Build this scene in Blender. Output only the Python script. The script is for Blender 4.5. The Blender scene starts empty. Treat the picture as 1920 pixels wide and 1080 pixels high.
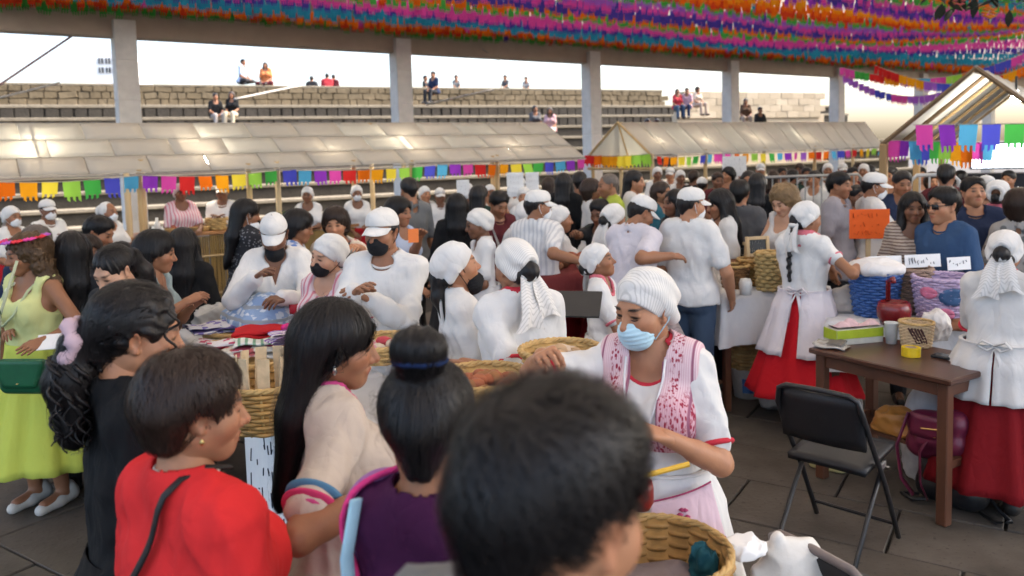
import bpy, math, random
import numpy as np
from mathutils import Vector, Matrix
R = math.radians
rng = np.random.default_rng(7)
random.seed(7)
scene = bpy.context.scene
COL = scene.collection

# ------------------------------------------------------------------ camera
CAMH = 1.9
F = 1500.0                      # focal length in pixels of the 1920 wide photograph
PITCH, ROLL = R(4.6), R(1.6)
f0 = np.array([0, math.cos(PITCH), -math.sin(PITCH)])
u0 = np.array([0, math.sin(PITCH), math.cos(PITCH)])
r0 = np.array([1.0, 0, 0])
RX = r0 * math.cos(ROLL) - u0 * math.sin(ROLL)
UX = u0 * math.cos(ROLL) + r0 * math.sin(ROLL)
CY = 406.0
cam = bpy.data.objects.new('camera', bpy.data.cameras.new('camera'))
COL.objects.link(cam)
cam.matrix_world = Matrix(((RX[0], UX[0], -f0[0], 0), (RX[1], UX[1], -f0[1], 0), (RX[2], UX[2], -f0[2], CAMH), (0, 0, 0, 1)))
cam.data.sensor_width = 36
cam.data.lens = 36 * F / 1920
cam.data.shift_y = -(540 - CY) / 1920
cam.data.clip_start = 0.05
cam.data.clip_end = 2000
cam.data.dof.use_dof = True
cam.data.dof.focus_distance = 3.0
cam.data.dof.aperture_fstop = 3.2
scene.camera = cam

def P(px, py, Y):
    """world point seen at photograph pixel px, py at world depth Y"""
    v = f0 + RX * (px - 960) / F + UX * (CY - py) / F
    v = v * (Y / v[1])
    return np.array([v[0], v[1], CAMH + v[2]])

def G(px, py, z=0.0):
    """world point seen at pixel px, py that lies at height z"""
    v = f0 + RX * (px - 960) / F + UX * (CY - py) / F
    v = v * ((z - CAMH) / v[2])
    return np.array([v[0], v[1], z])

# ------------------------------------------------------------------ sky, sun, exposure
world = bpy.data.worlds.new("World")
scene.world = world
world.use_nodes = True
nt = world.node_tree
bg = nt.nodes['Background']
sky = nt.nodes.new('ShaderNodeTexSky')
sky.sky_type = 'NISHITA'
sky.sun_disc = False
SUN_EL, SUN_AZ = R(50), R(82)       # azimuth measured from +Y, clockwise seen from above
sky.sun_elevation = SUN_EL
sky.sun_rotation = SUN_AZ
sky.air_density = 1.0
sky.dust_density = 4.5
sky.ozone_density = 0.6
nt.links.new(sky.outputs[0], bg.inputs[0])
bg.inputs[1].default_value = 0.15
sl = bpy.data.lights.new('sun', 'SUN')
sl.energy = 1.5
sl.angle = R(25)
sl.color = (1.0, 0.94, 0.84)
sun = bpy.data.objects.new('sun', sl)
COL.objects.link(sun)
sd = Vector((math.sin(SUN_AZ) * math.cos(SUN_EL), math.cos(SUN_AZ) * math.cos(SUN_EL), math.sin(SUN_EL)))
sun.rotation_euler = sd.to_track_quat('Z', 'Y').to_euler()
vs = scene.view_settings
vs.view_transform = 'Standard'
vs.look = 'None'
vs.gamma = 1
vs.use_curve_mapping = False
vs.exposure = 2.25
scene.cycles.max_bounces = 7
scene.cycles.diffuse_bounces = 4
scene.cycles.transparent_max_bounces = 8
# ------------------------------------------------------------------ materials
MATS = {}
def lin(h):
    h = h.lstrip('#')
    return tuple(((int(h[i:i+2], 16) / 255) ** 2.2) for i in (0, 2, 4))
def node(nt, t, **kw):
    n = nt.nodes.new(t)
    for k, v in kw.items():
        if hasattr(n, k): setattr(n, k, v)
        else: n.inputs[k].default_value = v
    return n
def rgba(c): return (c[0], c[1], c[2], 1)
def mixc(nt, fac, a, b):
    m = nt.nodes.new('ShaderNodeMix'); m.data_type = 'RGBA'
    if isinstance(fac, (int, float)): m.inputs[0].default_value = fac
    else: nt.links.new(fac, m.inputs[0])
    for s, v in ((6, a), (7, b)):
        if isinstance(v, tuple): m.inputs[s].default_value = rgba(v)
        else: nt.links.new(v, m.inputs[s])
    return m.outputs[2]
def ramp(nt, x, lo, hi):
    m = node(nt, 'ShaderNodeMapRange'); m.clamp = True
    nt.links.new(x, m.inputs[0]); m.inputs[1].default_value = lo; m.inputs[2].default_value = hi
    return m.outputs[0]
def math_(nt, op, a, b=None, c=None):
    m = node(nt, 'ShaderNodeMath', operation=op)
    for i, v in enumerate((a, b, c)):
        if v is None: continue
        if isinstance(v, (int, float)): m.inputs[i].default_value = v
        else: nt.links.new(v, m.inputs[i])
    return m.outputs[0]
def base(key, rough=0.8, coord='Object'):
    m = bpy.data.materials.new(key); m.use_nodes = True
    nt = m.node_tree
    b = nt.nodes['Principled BSDF']
    b.inputs['Roughness'].default_value = rough
    b.inputs['Specular IOR Level'].default_value = 0.3
    tc = nt.nodes.new('ShaderNodeTexCoord')
    return m, nt, b, tc.outputs[coord]
def noise(nt, co, scale, detail=3, rough=.5):
    n = node(nt, 'ShaderNodeTexNoise'); n.inputs['Scale'].default_value = scale
    n.inputs['Detail'].default_value = detail; n.inputs['Roughness'].default_value = rough
    nt.links.new(co, n.inputs['Vector']); return n
def bump(nt, b, h, strength=.3, dist=.01):
    n = node(nt, 'ShaderNodeBump'); n.inputs['Strength'].default_value = strength; n.inputs['Distance'].default_value = dist
    nt.links.new(h, n.inputs['Height']); nt.links.new(n.outputs[0], b.inputs['Normal'])
def mapping(nt, co, scale=(1, 1, 1), rot=(0, 0, 0)):
    m = node(nt, 'ShaderNodeMapping'); m.inputs['Scale'].default_value = scale; m.inputs['Rotation'].default_value = rot
    nt.links.new(co, m.inputs['Vector']); return m.outputs[0]
def wave(nt, co, scale, direction='X', dist=0, detail=1, dscale=1, profile='SIN'):
    w = node(nt, 'ShaderNodeTexWave', bands_direction=direction, wave_profile=profile)
    w.inputs['Scale'].default_value = scale; w.inputs['Distortion'].default_value = dist
    w.inputs['Detail'].default_value = detail; w.inputs['Detail Scale'].default_value = dscale
    nt.links.new(co, w.inputs['Vector']); return w.outputs['Fac']

def cloth(color, kind='plain', c2=None, rough=.85):
    key = 'cloth_%s_%s_%s' % (kind, '%.3f_%.3f_%.3f' % color, '' if c2 is None else '%.3f_%.3f_%.3f' % c2)
    if key in MATS: return MATS[key]
    m, nt, b, co = base('cloth_' + kind, rough)
    b.inputs['Specular IOR Level'].default_value = .15
    n1 = noise(nt, co, 7, 4)
    dk = tuple(c * .88 for c in color)
    c = mixc(nt, n1.outputs[0], dk, color)
    if kind == 'polka':
        v = node(nt, 'ShaderNodeTexVoronoi'); v.inputs['Scale'].default_value = 42
        nt.links.new(co, v.inputs['Vector'])
        c = mixc(nt, ramp(nt, v.outputs['Distance'], .33, .27), c, c2)
    elif kind == 'floral':
        v = node(nt, 'ShaderNodeTexVoronoi'); v.inputs['Scale'].default_value = 14
        nt.links.new(co, v.inputs['Vector'])
        c = mixc(nt, ramp(nt, v.outputs['Distance'], .36, .28), c, c2)
    elif kind == 'stripe':
        c = mixc(nt, ramp(nt, wave(nt, co, 9, 'X', .6, 1, 2), .55, .8), c, c2)
    elif kind == 'hstripe':
        c = mixc(nt, ramp(nt, wave(nt, co, 14, 'Z', 1.2, 1, 3), .4, .7), c, c2)
    elif kind == 'rib':
        w = wave(nt, mapping(nt, co, (1, 1, 1), (.35, 0, 0)), 38, 'Y', .5, 1, 2)
        c = mixc(nt, ramp(nt, w, .05, .35), c2 or tuple(x * .72 for x in color), c)
    elif kind == 'pattern':
        v = node(nt, 'ShaderNodeTexVoronoi', feature='F1', distance='CHEBYCHEV'); v.inputs['Scale'].default_value = 22
        nt.links.new(co, v.inputs['Vector'])
        c = mixc(nt, ramp(nt, v.outputs['Distance'], .35, .3), c, c2)
        c = mixc(nt, ramp(nt, wave(nt, co, 5, 'Z', 1, 1, 2), .8, .9), c, tuple(x * .5 for x in c2))
    nt.links.new(c, b.inputs['Base Color'])
    # long soft creases and a fine weave
    n2 = noise(nt, mapping(nt, co, (1, 1, .5), (.3, .4, 0)), 6.5, 2, .4); n2.inputs['Distortion'].default_value = 1.1
    n3 = noise(nt, mapping(nt, co, (1, 1, .6), (-.4, .2, .3)), 17, 2, .4); n3.inputs['Distortion'].default_value = .8
    cr = math_(nt, 'ADD', math_(nt, 'ABSOLUTE', math_(nt, 'SUBTRACT', n2.outputs[0], .5)), math_(nt, 'MULTIPLY', math_(nt, 'ABSOLUTE', math_(nt, 'SUBTRACT', n3.outputs[0], .5)), .4))
    wv = noise(nt, co, 300, 2)
    h = math_(nt, 'ADD', cr, math_(nt, 'MULTIPLY', wv.outputs[0], .012))
    bump(nt, b, h, .5, .03)
    MATS[key] = m
    return m

def plain(key, color, rough=.6, metal=0, var=.25, scale=12, bumpd=0, spec=.4, stretch=(1, 1, 1), emit=0, bscale=None):
    if key in MATS: return MATS[key]
    m, nt, b, co = base(key, rough)
    b.inputs['Specular IOR Level'].default_value = spec
    b.inputs['Metallic'].default_value = metal
    co = mapping(nt, co, stretch)
    n1 = noise(nt, co, scale, 5, .6)
    c = mixc(nt, ramp(nt, n1.outputs[0], .3, .7), tuple(x * (1 - var) for x in color), color)
    nt.links.new(c, b.inputs['Base Color'])
    if emit:
        nt.links.new(c, b.inputs['Emission Color']); b.inputs['Emission Strength'].default_value = emit
    if bumpd:
        n2 = noise(nt, co, bscale or scale * 3, 4, .6); bump(nt, b, n2.outputs[0], .6, bumpd)
    MATS[key] = m
    return m

def skin_mat(name, color):
    if name in MATS: return MATS[name]
    m, nt, b, co = base(name, .5)
    b.inputs['Specular IOR Level'].default_value = .35
    a = node(nt, 'ShaderNodeAttribute', attribute_name='fm')
    sp = node(nt, 'ShaderNodeSeparateColor'); nt.links.new(a.outputs['Color'], sp.inputs[0])
    n1 = noise(nt, co, 24, 3)
    c = mixc(nt, n1.outputs[0], tuple(x * .86 for x in color), tuple(min(1, x * 1.06) for x in color))
    c = mixc(nt, math_(nt, 'MULTIPLY', sp.outputs[2], .45), c, (color[0] * 1.02, color[1] * .68, color[2] * .62))
    c = mixc(nt, sp.outputs[0], c, (color[0] * .85, color[1] * .42, color[2] * .45))
    c = mixc(nt, sp.outputs[1], c, (.018, .012, .01))
    nt.links.new(c, b.inputs['Base Color'])
    n2 = noise(nt, co, 140, 2); bump(nt, b, n2.outputs[0], .12, .004)
    b.inputs['Subsurface Weight'].default_value = 0.0
    MATS[name] = m
    return m
SKIN = [skin_mat('skin_warm', (.42, .20, .108)), skin_mat('skin_brown', (.30, .135, .07)), skin_mat('skin_deep', (.19, .085, .046)), skin_mat('skin_light', (.52, .29, .185))]

def hair_mat(name, color, rough=.45, spec=.3):
    if name in MATS: return MATS[name]
    m, nt, b, co = base(name, rough)
    b.inputs['Specular IOR Level'].default_value = spec
    w = noise(nt, mapping(nt, co, (1, 1, .12)), 90, 3)
    nt.links.new(mixc(nt, w.outputs[0], tuple(c * .55 for c in color), tuple(c * 1.5 for c in color)), b.inputs['Base Color'])
    bump(nt, b, w.outputs[0], .5, .006)
    MATS[name] = m
    return m
HAIR = dict(black=hair_mat('hair_black', (.012, .010, .010)), brown=hair_mat('hair_brown', (.030, .017, .012)),
            grey=hair_mat('hair_grey', (.13, .105, .09), .6), blond=hair_mat('hair_blond', (.2, .125, .06), .5),
            curly=hair_mat('hair_tawny', (.075, .042, .02), .5))

# ------------------------------------------------------------------ meshes and objects
def mesh_np(name, V, Q, mats=(), fm=None, smooth=True, mi=None):
    """V (n,3) floats, Q (m,4) or (m,3) ints"""
    me = bpy.data.meshes.new(name)
    V = np.ascontiguousarray(V, np.float32); Q = np.ascontiguousarray(Q, np.int32)
    n, k = Q.shape
    me.vertices.add(len(V)); me.vertices.foreach_set('co', V.ravel())
    me.loops.add(n * k); me.loops.foreach_set('vertex_index', Q.ravel())
    me.polygons.add(n); me.polygons.foreach_set('loop_start', np.arange(0, n * k, k, dtype=np.int32))
    if mi is not None: me.polygons.foreach_set('material_index', np.asarray(mi, np.int32))
    me.update(calc_edges=True)
    for m in mats: me.materials.append(m)
    if fm is not None:
        a = me.color_attributes.new('fm', 'FLOAT_COLOR', 'POINT')
        a.data.foreach_set('color', np.ascontiguousarray(np.c_[fm, np.ones(len(fm))], np.float32).ravel())
    me.polygons.foreach_set('use_smooth', np.full(n, bool(smooth)))
    me.validate()
    return me

def link(name, data, parent=None, mat=None, M=None):
    o = bpy.data.objects.new(name, data); COL.objects.link(o)
    if mat is not None and data is not None: data.materials.append(mat)
    if parent is not None: o.parent = parent
    if M is not None: o.matrix_local = Matrix(M)
    return o
def thing(name, label, cat, loc=(0, 0, 0), rz=0, group=None):
    o = bpy.data.objects.new(name, None); COL.objects.link(o)
    o.empty_display_size = .1
    o.location = [float(x) for x in loc]; o.rotation_euler = (0, 0, rz)
    o['label'] = label; o['category'] = cat
    if group: o['group'] = group
    return o
def tag(o, label, cat, group=None):
    o['label'] = label; o['category'] = cat
    if group: o['group'] = group
    return o
def kind(o, k): o['kind'] = k; return o

class MB:
    """collects simple pieces; build() links them as one mesh object"""
    def __init__(s): s.v = []; s.q = []; s.t = []; s.n = 0; s.qm = []; s.tm = []; s.m = 0
    def add(s, V, Q):
        V = np.asarray(V, float); Q = np.asarray(Q, int)
        if len(V) == 0: return s
        s.v.append(V)
        if Q.shape[1] == 4: s.q.append(Q + s.n); s.qm += [s.m] * len(Q)
        else:
            s.q.append(np.c_[Q, Q[:, 2]] + s.n); s.qm += [s.m] * len(Q)
        s.n += len(V); return s
    def box(s, c, size, rot=None, bev=0.0):
        h = np.asarray(size, float) / 2
        b = bev
        if b <= 0:
            V = np.array([[x, y, z] for x in (-1, 1) for y in (-1, 1) for z in (-1, 1)]) * h
            Q = [(0, 1, 3, 2), (4, 6, 7, 5), (0, 4, 5, 1), (2, 3, 7, 6), (0, 2, 6, 4), (1, 5, 7, 3)]
        else:
            b = min(b, h.min() * .45)
            V = []; idx = {}
            for x in (-1, 1):
                for y in (-1, 1):
                    for z in (-1, 1):
                        for ax in range(3):
                            p = np.array([x, y, z]) * (h - b); p[ax] = (x, y, z)[ax] * h[ax]
                            idx[(x, y, z, ax)] = len(V); V.append(p)
            V = np.array(V); Q = []
            def qf(a, bq, c_, d):
                Q.append((a, bq, c_, d))
            for ax in range(3):
                o1, o2 = (ax + 1) % 3, (ax + 2) % 3
                for sg in (-1, 1):
                    def k(a1, a2, axx, sgn=sg):
                        p = [0, 0, 0]; p[ax] = sgn; p[o1] = a1; p[o2] = a2
                        return idx[(p[0], p[1], p[2], axx)]
                    f = [k(-1, -1, ax), k(1, -1, ax), k(1, 1, ax), k(-1, 1, ax)]
                    Q.append(tuple(f if sg > 0 else f[::-1]))
                for s1 in (-1, 1):
                    for s2 in (-1, 1):
                        def kk(a0, axx):
                            p = [0, 0, 0]; p[ax] = a0; p[o1] = s1; p[o2] = s2
                            return idx[(p[0], p[1], p[2], axx)]
                        f = [kk(-1, o1), kk(1, o1), kk(1, o2), kk(-1, o2)]
                        Q.append(tuple(f if s1 * s2 < 0 else f[::-1]))
            for x in (-1, 1):
                for y in (-1, 1):
                    for z in (-1, 1):
                        f = [idx[(x, y, z, a)] for a in range(3)]
                        if x * y * z < 0: f = f[::-1]
                        Q.append((f[0], f[1], f[2], f[2]))
        if rot is not None: V = V @ np.asarray(rot).T
        return s.add(V + np.asarray(c, float), Q)
    def tube(s, pts, r, n=8, close=False, cap=True, flat=1.0):
        pts = np.asarray(pts, float); m = len(pts)
        r = np.broadcast_to(np.asarray(r, float), (m,))
        T = np.gradient(pts, axis=0)
        if close: T = np.roll(pts, -1, 0) - np.roll(pts, 1, 0)
        T /= np.linalg.norm(T, axis=1, keepdims=True) + 1e-9
        up = np.array([0, 0, 1.0]) if abs(T[0][2]) < .9 else np.array([1.0, 0, 0])
        A = np.cross(T[0], up); A /= np.linalg.norm(A)
        V = []; a = np.linspace(0, 2 * math.pi, n, endpoint=False)
        for i in range(m):
            A = A - T[i] * A.dot(T[i]); A /= np.linalg.norm(A) + 1e-9
            B = np.cross(T[i], A)
            V.append(pts[i] + r[i] * (np.cos(a)[:, None] * A + flat * np.sin(a)[:, None] * B))
        V = np.concatenate(V); Q = []
        for i in range(m if close else m - 1):
            j = (i + 1) % m
            for k in range(n):
                k2 = (k + 1) % n
                Q.append((i * n + k, i * n + k2, j * n + k2, j * n + k))
        if cap and not close:
            for base_, fl in ((0, 1), ((m - 1) * n, 0)):
                c = [base_ + k for k in range(n)]
                if fl: c = c[::-1]
                for k in range(1, n - 1, 2):
                    Q.append((c[0], c[k], c[k + 1], c[(k + 2) % n] if k + 2 <= n else c[0]))
        return s.add(V, Q)
    def lathe(s, prof, n=24, c=(0, 0, 0), fun=None, arc=None):
        """prof: list of (r, z). fun(theta, r, z, i) -> (r, z)"""
        c = np.asarray(c, float); full = arc is None
        a = np.linspace(0, 2 * math.pi, n, endpoint=False) if full else np.linspace(arc[0], arc[1], n)
        V = []
        for i, (r, z) in enumerate(prof):
            for t in a:
                rr, zz = (r, z) if fun is None else fun(t, r, z, i)
                V.append((rr * math.cos(t), rr * math.sin(t), zz))
        Q = []
        for i in range(len(prof) - 1):
            for k in range(n if full else n - 1):
                k2 = (k + 1) % n
                Q.append((i * n + k, i * n + k2, (i + 1) * n + k2, (i + 1) * n + k))
        return s.add(np.array(V) + c, Q)
    def sheet(s, fn, nu, nv):
        """fn(u, v) arrays in 0..1 -> (...,3)"""
        u, v = np.meshgrid(np.linspace(0, 1, nu), np.linspace(0, 1, nv), indexing='ij')
        V = fn(u, v).reshape(-1, 3)
        i, j = np.meshgrid(np.arange(nu - 1), np.arange(nv - 1), indexing='ij')
        a = (i * nv + j).ravel()
        return s.add(V, np.c_[a, a + nv, a + nv + 1, a + 1])
    def mesh(s, name, mats, smooth=True):
        V = np.concatenate(s.v); Q = np.concatenate(s.q)
        tri = Q[:, 2] == Q[:, 3]
        me = bpy.data.meshes.new(name)
        qs, ts = Q[~tri], Q[tri][:, :3]
        qm = np.asarray(s.qm); mi = np.r_[qm[~tri], qm[tri]]
        me.vertices.add(len(V)); me.vertices.foreach_set('co', V.astype(np.float32).ravel())
        me.loops.add(len(qs) * 4 + len(ts) * 3)
        me.loops.foreach_set('vertex_index', np.r_[qs.ravel(), ts.ravel()].astype(np.int32))
        me.polygons.add(len(qs) + len(ts))
        me.polygons.foreach_set('loop_start', np.r_[np.arange(len(qs)) * 4, len(qs) * 4 + np.arange(len(ts)) * 3].astype(np.int32))
        me.polygons.foreach_set('material_index', mi.astype(np.int32))
        me.update(calc_edges=True)
        for m in (mats if isinstance(mats, (list, tuple)) else [mats]): me.materials.append(m)
        me.polygons.foreach_set('use_smooth', np.full(len(me.polygons), bool(smooth)))
        me.validate()
        return me
    def build(s, name, mats, parent=None, smooth=False, M=None):
        o = link(name, s.mesh(name, mats, smooth), parent, None, M)
        return o
def solidify(o, t, offset=0):
    m = o.modifiers.new('s', 'SOLIDIFY'); m.thickness = t; m.offset = offset; return o

# ------------------------------------------------------------------ implicit surfaces (smooth unions of tapered capsules and ellipsoids)
def cap_(a, b, ra, rb=None, k=.02, f=None, sy=1.0, op=1):
    return ('c', np.asarray(a, float), np.asarray(b, float), ra, ra if rb is None else rb, k, op, f, sy)
def ell(c, rad, k=.02, rot=None, op=1):
    return ('e', np.asarray(c, float), np.asarray(rad, float), rot, k, op)
def prim_d(p, X):
    if p[0] == 'c':
        _, a, b, ra, rb, k, op, f, sy = p
        X = X - a; ab = b - a
        if f is not None and sy != 1.0:
            X = X + (X @ f)[..., None] * f * (1 / sy - 1)
            ab = ab + ab.dot(f) * f * (1 / sy - 1)
        L = ab.dot(ab)
        t = np.clip((X @ ab) / L, 0, 1) if L > 1e-10 else np.zeros(X.shape[:-1])
        return np.linalg.norm(X - t[..., None] * ab, axis=-1) - (ra + (rb - ra) * t)
    _, c, rad, rot, k, op = p
    X = X - c
    if rot is not None: X = X @ rot
    n0 = np.linalg.norm(X / rad, axis=-1); n1 = np.linalg.norm(X / (rad * rad), axis=-1)
    return n0 * (n0 - 1) / np.maximum(n1, 1e-6)
def prim_box(p):
    if p[0] == 'c':
        m = max(p[3], p[4]); return np.minimum(p[1], p[2]) - m, np.maximum(p[1], p[2]) + m
    m = p[2].max() if p[3] is not None else p[2]
    return p[1] - m, p[1] + m
def smin(A, d, k):
    h = np.clip(.5 + .5 * (A - d) / k, 0, 1); return A + (d - A) * h - k * h * (1 - h)
def sdf_at(prims, X):
    A = np.full(X.shape[:-1], 1.0)
    for p in prims:
        k, op = (p[5], p[6]) if p[0] == 'c' else (p[4], p[5])
        d = prim_d(p, X)
        A = smin(A, d, k) if op > 0 else -smin(-A, d, k)
    return A
def sdf_grid(prims, vox, pad=None, post=None):
    bx = [prim_box(p) for p in prims if (p[6] if p[0] == 'c' else p[5]) > 0]
    lo = np.min([b[0] for b in bx], 0) - (pad or 2.5 * vox); hi = np.max([b[1] for b in bx], 0) + (pad or 2.5 * vox)
    n = np.ceil((hi - lo) / vox).astype(int) + 1
    ax = [(lo[i] + vox * np.arange(n[i])).astype(np.float32) for i in range(3)]
    A = np.full(n, .5, np.float32)
    for p in prims:
        k, op = (p[5], p[6]) if p[0] == 'c' else (p[4], p[5])
        b0, b1 = prim_box(p); mg = k + 2 * vox
        i0 = np.clip(np.floor((b0 - mg - lo) / vox).astype(int), 0, n); i1 = np.clip(np.ceil((b1 + mg - lo) / vox).astype(int) + 1, 0, n)
        if (i1 <= i0).any(): continue
        sl_ = tuple(slice(i0[i], i1[i]) for i in range(3))
        X = np.stack(np.meshgrid(ax[0][sl_[0]], ax[1][sl_[1]], ax[2][sl_[2]], indexing='ij'), -1)
        d = prim_d(p, X)
        A[sl_] = smin(A[sl_], d, k) if op > 0 else -smin(-A[sl_], d, k)
    if post is not None:
        ii = np.nonzero(A < .06)
        X = np.stack([ax[i][ii[i]] for i in range(3)], -1)
        A[ii] = post(A[ii], X)
    A[0], A[-1] = .5, .5; A[:, 0], A[:, -1] = .5, .5; A[:, :, 0], A[:, :, -1] = .5, .5
    return A, lo
CORN = np.array([(i, j, k) for i in (0, 1) for j in (0, 1) for k in (0, 1)])
EDG = [(a, b) for a in range(8) for b in range(a + 1, 8) if np.abs(CORN[a] - CORN[b]).sum() == 1]
def nets(A, lo, vox):
    ins = A < 0
    s = np.zeros(tuple(np.array(A.shape) - 1), np.int8)
    for c in CORN:
        s += ins[c[0]:A.shape[0] - 1 + c[0], c[1]:A.shape[1] - 1 + c[1], c[2]:A.shape[2] - 1 + c[2]]
    act = (s > 0) & (s < 8)
    idx = np.argwhere(act)
    if len(idx) == 0: return np.zeros((0, 3)), np.zeros((0, 4), int)
    C = np.stack([A[idx[:, 0] + c[0], idx[:, 1] + c[1], idx[:, 2] + c[2]] for c in CORN], 1)
    acc = np.zeros((len(idx), 3)); cnt = np.zeros(len(idx))
    for a, b in EDG:
        fa, fb = C[:, a], C[:, b]; m = (fa < 0) != (fb < 0)
        t = np.where(m, fa / np.where(m, fa - fb, 1), 0)
        acc += np.where(m[:, None], CORN[a] + t[:, None] * (CORN[b] - CORN[a]), 0); cnt += m
    V = lo + vox * (idx + acc / cnt[:, None])
    vid = np.full(act.shape, -1, np.int32); vid[act] = np.arange(len(idx))
    Q = []
    for ax in range(3):
        u, w = (ax + 1) % 3, (ax + 2) % 3
        sa = [slice(None)] * 3; sb = [slice(None)] * 3
        sa[ax] = slice(0, -1); sb[ax] = slice(1, None)
        ch = ins[tuple(sa)] != ins[tuple(sb)]
        e = np.argwhere(ch)
        e = e[(e[:, u] > 0) & (e[:, w] > 0) & (e[:, u] < A.shape[u] - 1) & (e[:, w] < A.shape[w] - 1)]
        def cell(du, dw):
            q = e.copy(); q[:, u] -= du; q[:, w] -= dw
            return vid[q[:, 0], q[:, 1], q[:, 2]]
        q = np.stack([cell(1, 1), cell(0, 1), cell(0, 0), cell(1, 0)], 1)
        fl = ~ins[e[:, 0], e[:, 1], e[:, 2]]
        q[fl] = q[fl][:, ::-1]
        Q.append(q)
    Q = np.concatenate(Q); Q = Q[(Q >= 0).all(1)]
    return V, Q
def sdf_mesh(prims, vox, post=None, pad=None):
    A, lo = sdf_grid(prims, vox, pad, post); return nets(A, lo, vox)
def rot(x=0, y=0, z=0):
    return np.array((Matrix.Rotation(z, 3, 'Z') @ Matrix.Rotation(y, 3, 'Y') @ Matrix.Rotation(x, 3, 'X')))
def wob(X, s, seed=0, n=5):
    """cheap smooth noise, about -1..1"""
    g = np.random.default_rng(seed); o = np.zeros(X.shape[:-1])
    for i in range(n):
        k = g.normal(size=3); k *= s * g.uniform(.7, 1.6) / np.linalg.norm(k)
        o += np.sin(X @ k + g.uniform(0, 6.28) + 1.3 * np.sin(X[..., i % 3] * s * .6 + i))
    return o / n * 1.3
def proj(p):
    v = np.asarray(p, float) - np.array([0, 0, CAMH]); w = v @ f0
    return 960 + F * (v @ RX) / w, CY - F * (v @ UX) / w
UROW = np.array([.8134, .5817, 0]); NIN = np.array([.5817, -.8134, 0])      # along the row of columns; towards the camera side
ROWA = math.atan2(UROW[1], UROW[0])
RROW = rot(0, 0, ROWA)
def at_px(p0, u, px, lo=-5., hi=60.):
    """distance along the line p0 + t u at which it crosses picture column px"""
    for _ in range(60):
        m = (lo + hi) / 2
        if proj(p0 + u * m)[0] < px: lo = m
        else: hi = m
    return m

# ------------------------------------------------------------------ ground
ground_m = plain('ground_dark', (.075, .066, .058), .8, scale=.6, var=.3)
mb = MB(); mb.box((0, 250, -.13), (900, 700, .2)); kind(mb.build('ground', ground_m), 'structure')
def stone_mat(key, c):
    m, nt, b, co = base(key, .62)
    b.inputs['Specular IOR Level'].default_value = .2
    oi = node(nt, 'ShaderNodeObjectInfo')
    gm = node(nt, 'ShaderNodeNewGeometry')
    n1 = noise(nt, gm.outputs['Position'], 3.5, 6, .6); n2 = noise(nt, gm.outputs['Position'], 38, 4)
    a = mixc(nt, ramp(nt, n1.outputs[0], .32, .68), tuple(x * .55 for x in c), c)
    a = mixc(nt, math_(nt, 'MULTIPLY', oi.outputs['Random'], .45), a, tuple(x * q for x, q in zip(c, (.68, .64, .60))))
    a = mixc(nt, ramp(nt, n2.outputs[0], .62, .72), a, tuple(x * .4 for x in c))
    nt.links.new(a, b.inputs['Base Color'])
    bump(nt, b, n2.outputs[0], .5, .006)
    return m
PAVE = stone_mat('paving_slate', (.112, .096, .080))
mb = MB(); mb.box((0, 10, -.045), (60, 40, .05)); pavement = kind(mb.build('pavement', plain('grout_dark', (.03, .026, .023), .9)), 'structure')
pave_meshes = []
for i in range(5):
    mb = MB(); g = np.random.default_rng(i)
    mb.box((0, 0, -.02), (.988, .988, .04 ), bev=.006); me = mb.mesh('paving_stone', PAVE, False)
    pave_meshes.append(me)
PA = R(-33); RP = rot(0, 0, PA)
pw, pl_ = .78, .52
npv = 0
for iy in range(-30, 40):
    x0 = (iy % 2) * .39 + .1 * math.sin(iy * 7.1)
    for ix in range(-30, 40):
        c = RP @ np.array([ix * pw + x0, iy * pl_, 0]) + np.array([1.5, 4, 0])
        if c[1] < .9 or c[1] > 9.5: continue
        px, py = proj(c)
        if px < -150 or px > 2080 or py > 1250: continue
        wd = pw
        o = link('paving_stone', pave_meshes[(ix * 7 + iy * 3) % 5], pavement)
        o.location = (c[0], c[1], float(rng.uniform(-.003, .003))); o.rotation_euler = (rng.normal(0, .0016), rng.normal(0, .0016), PA)
        o.scale = (pw - .004, pl_ - .006, 1); npv += 1

# ------------------------------------------------------------------ columns, beam, roof
C0 = np.array([*P(240, 200, 15.8)[:2], 0]); CSP = 6.02
CONC = plain('concrete_pale', (.80, .76, .71), .8, var=.22, scale=3, bumpd=.004, bscale=40)
BEAM = plain('beam_beige', (.52, .42, .33), .8, var=.2, scale=1.5, bumpd=.004, bscale=25)
col_label = ['pale concrete column at the far left, outside the long stall', 'leftmost pale concrete column rising behind the long stall roof', 'pale concrete column behind the long stall, between two seated groups on the wall',
             'pale concrete column in the gap between the long stall and the gabled stall', 'pale concrete column behind the middle of the gabled stall', 'pale concrete column behind the far end of the gabled stall',
             'slim looking pale column seen in the bright gap beside the right hand tent', 'pale column hidden mostly behind the right hand tent', 'farthest pale column of the roofed row']
mb = MB(); zz = 0
for k in range(6):
    h = .775; mb.box((0, 0, zz + h / 2), (.40, .40, h - .008), bev=.012); zz += h
mb.box((0, 0, 2.3), (.385, .385, 4.55))
shaft = mb.mesh('shaft', CONC, False)
mb = MB(); mb.box((0, 0, .10), (.56, .56, .2), bev=.02); plinth = mb.mesh('plinth', CONC, False)
for i in range(-1, 8):
    p = C0 + UROW * CSP * i
    t = thing('concrete_column', col_label[i + 1], 'column', p, ROWA, 'columns that carry the market roof')
    link('shaft', shaft, t); link('plinth', plinth, t)
roof = thing('market_roof', 'big pale market roof with a beige edge beam above the row of columns', 'roof', C0 - UROW * 12, ROWA)
LR = 70.0
mb = MB(); mb.box((LR / 2, .1, 4.55), (LR, .30, .46), bev=.02); mb.box((LR / 2, .30, 4.76), (LR, .75, .06)); mb.build('edge_beam', BEAM, roof)
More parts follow.
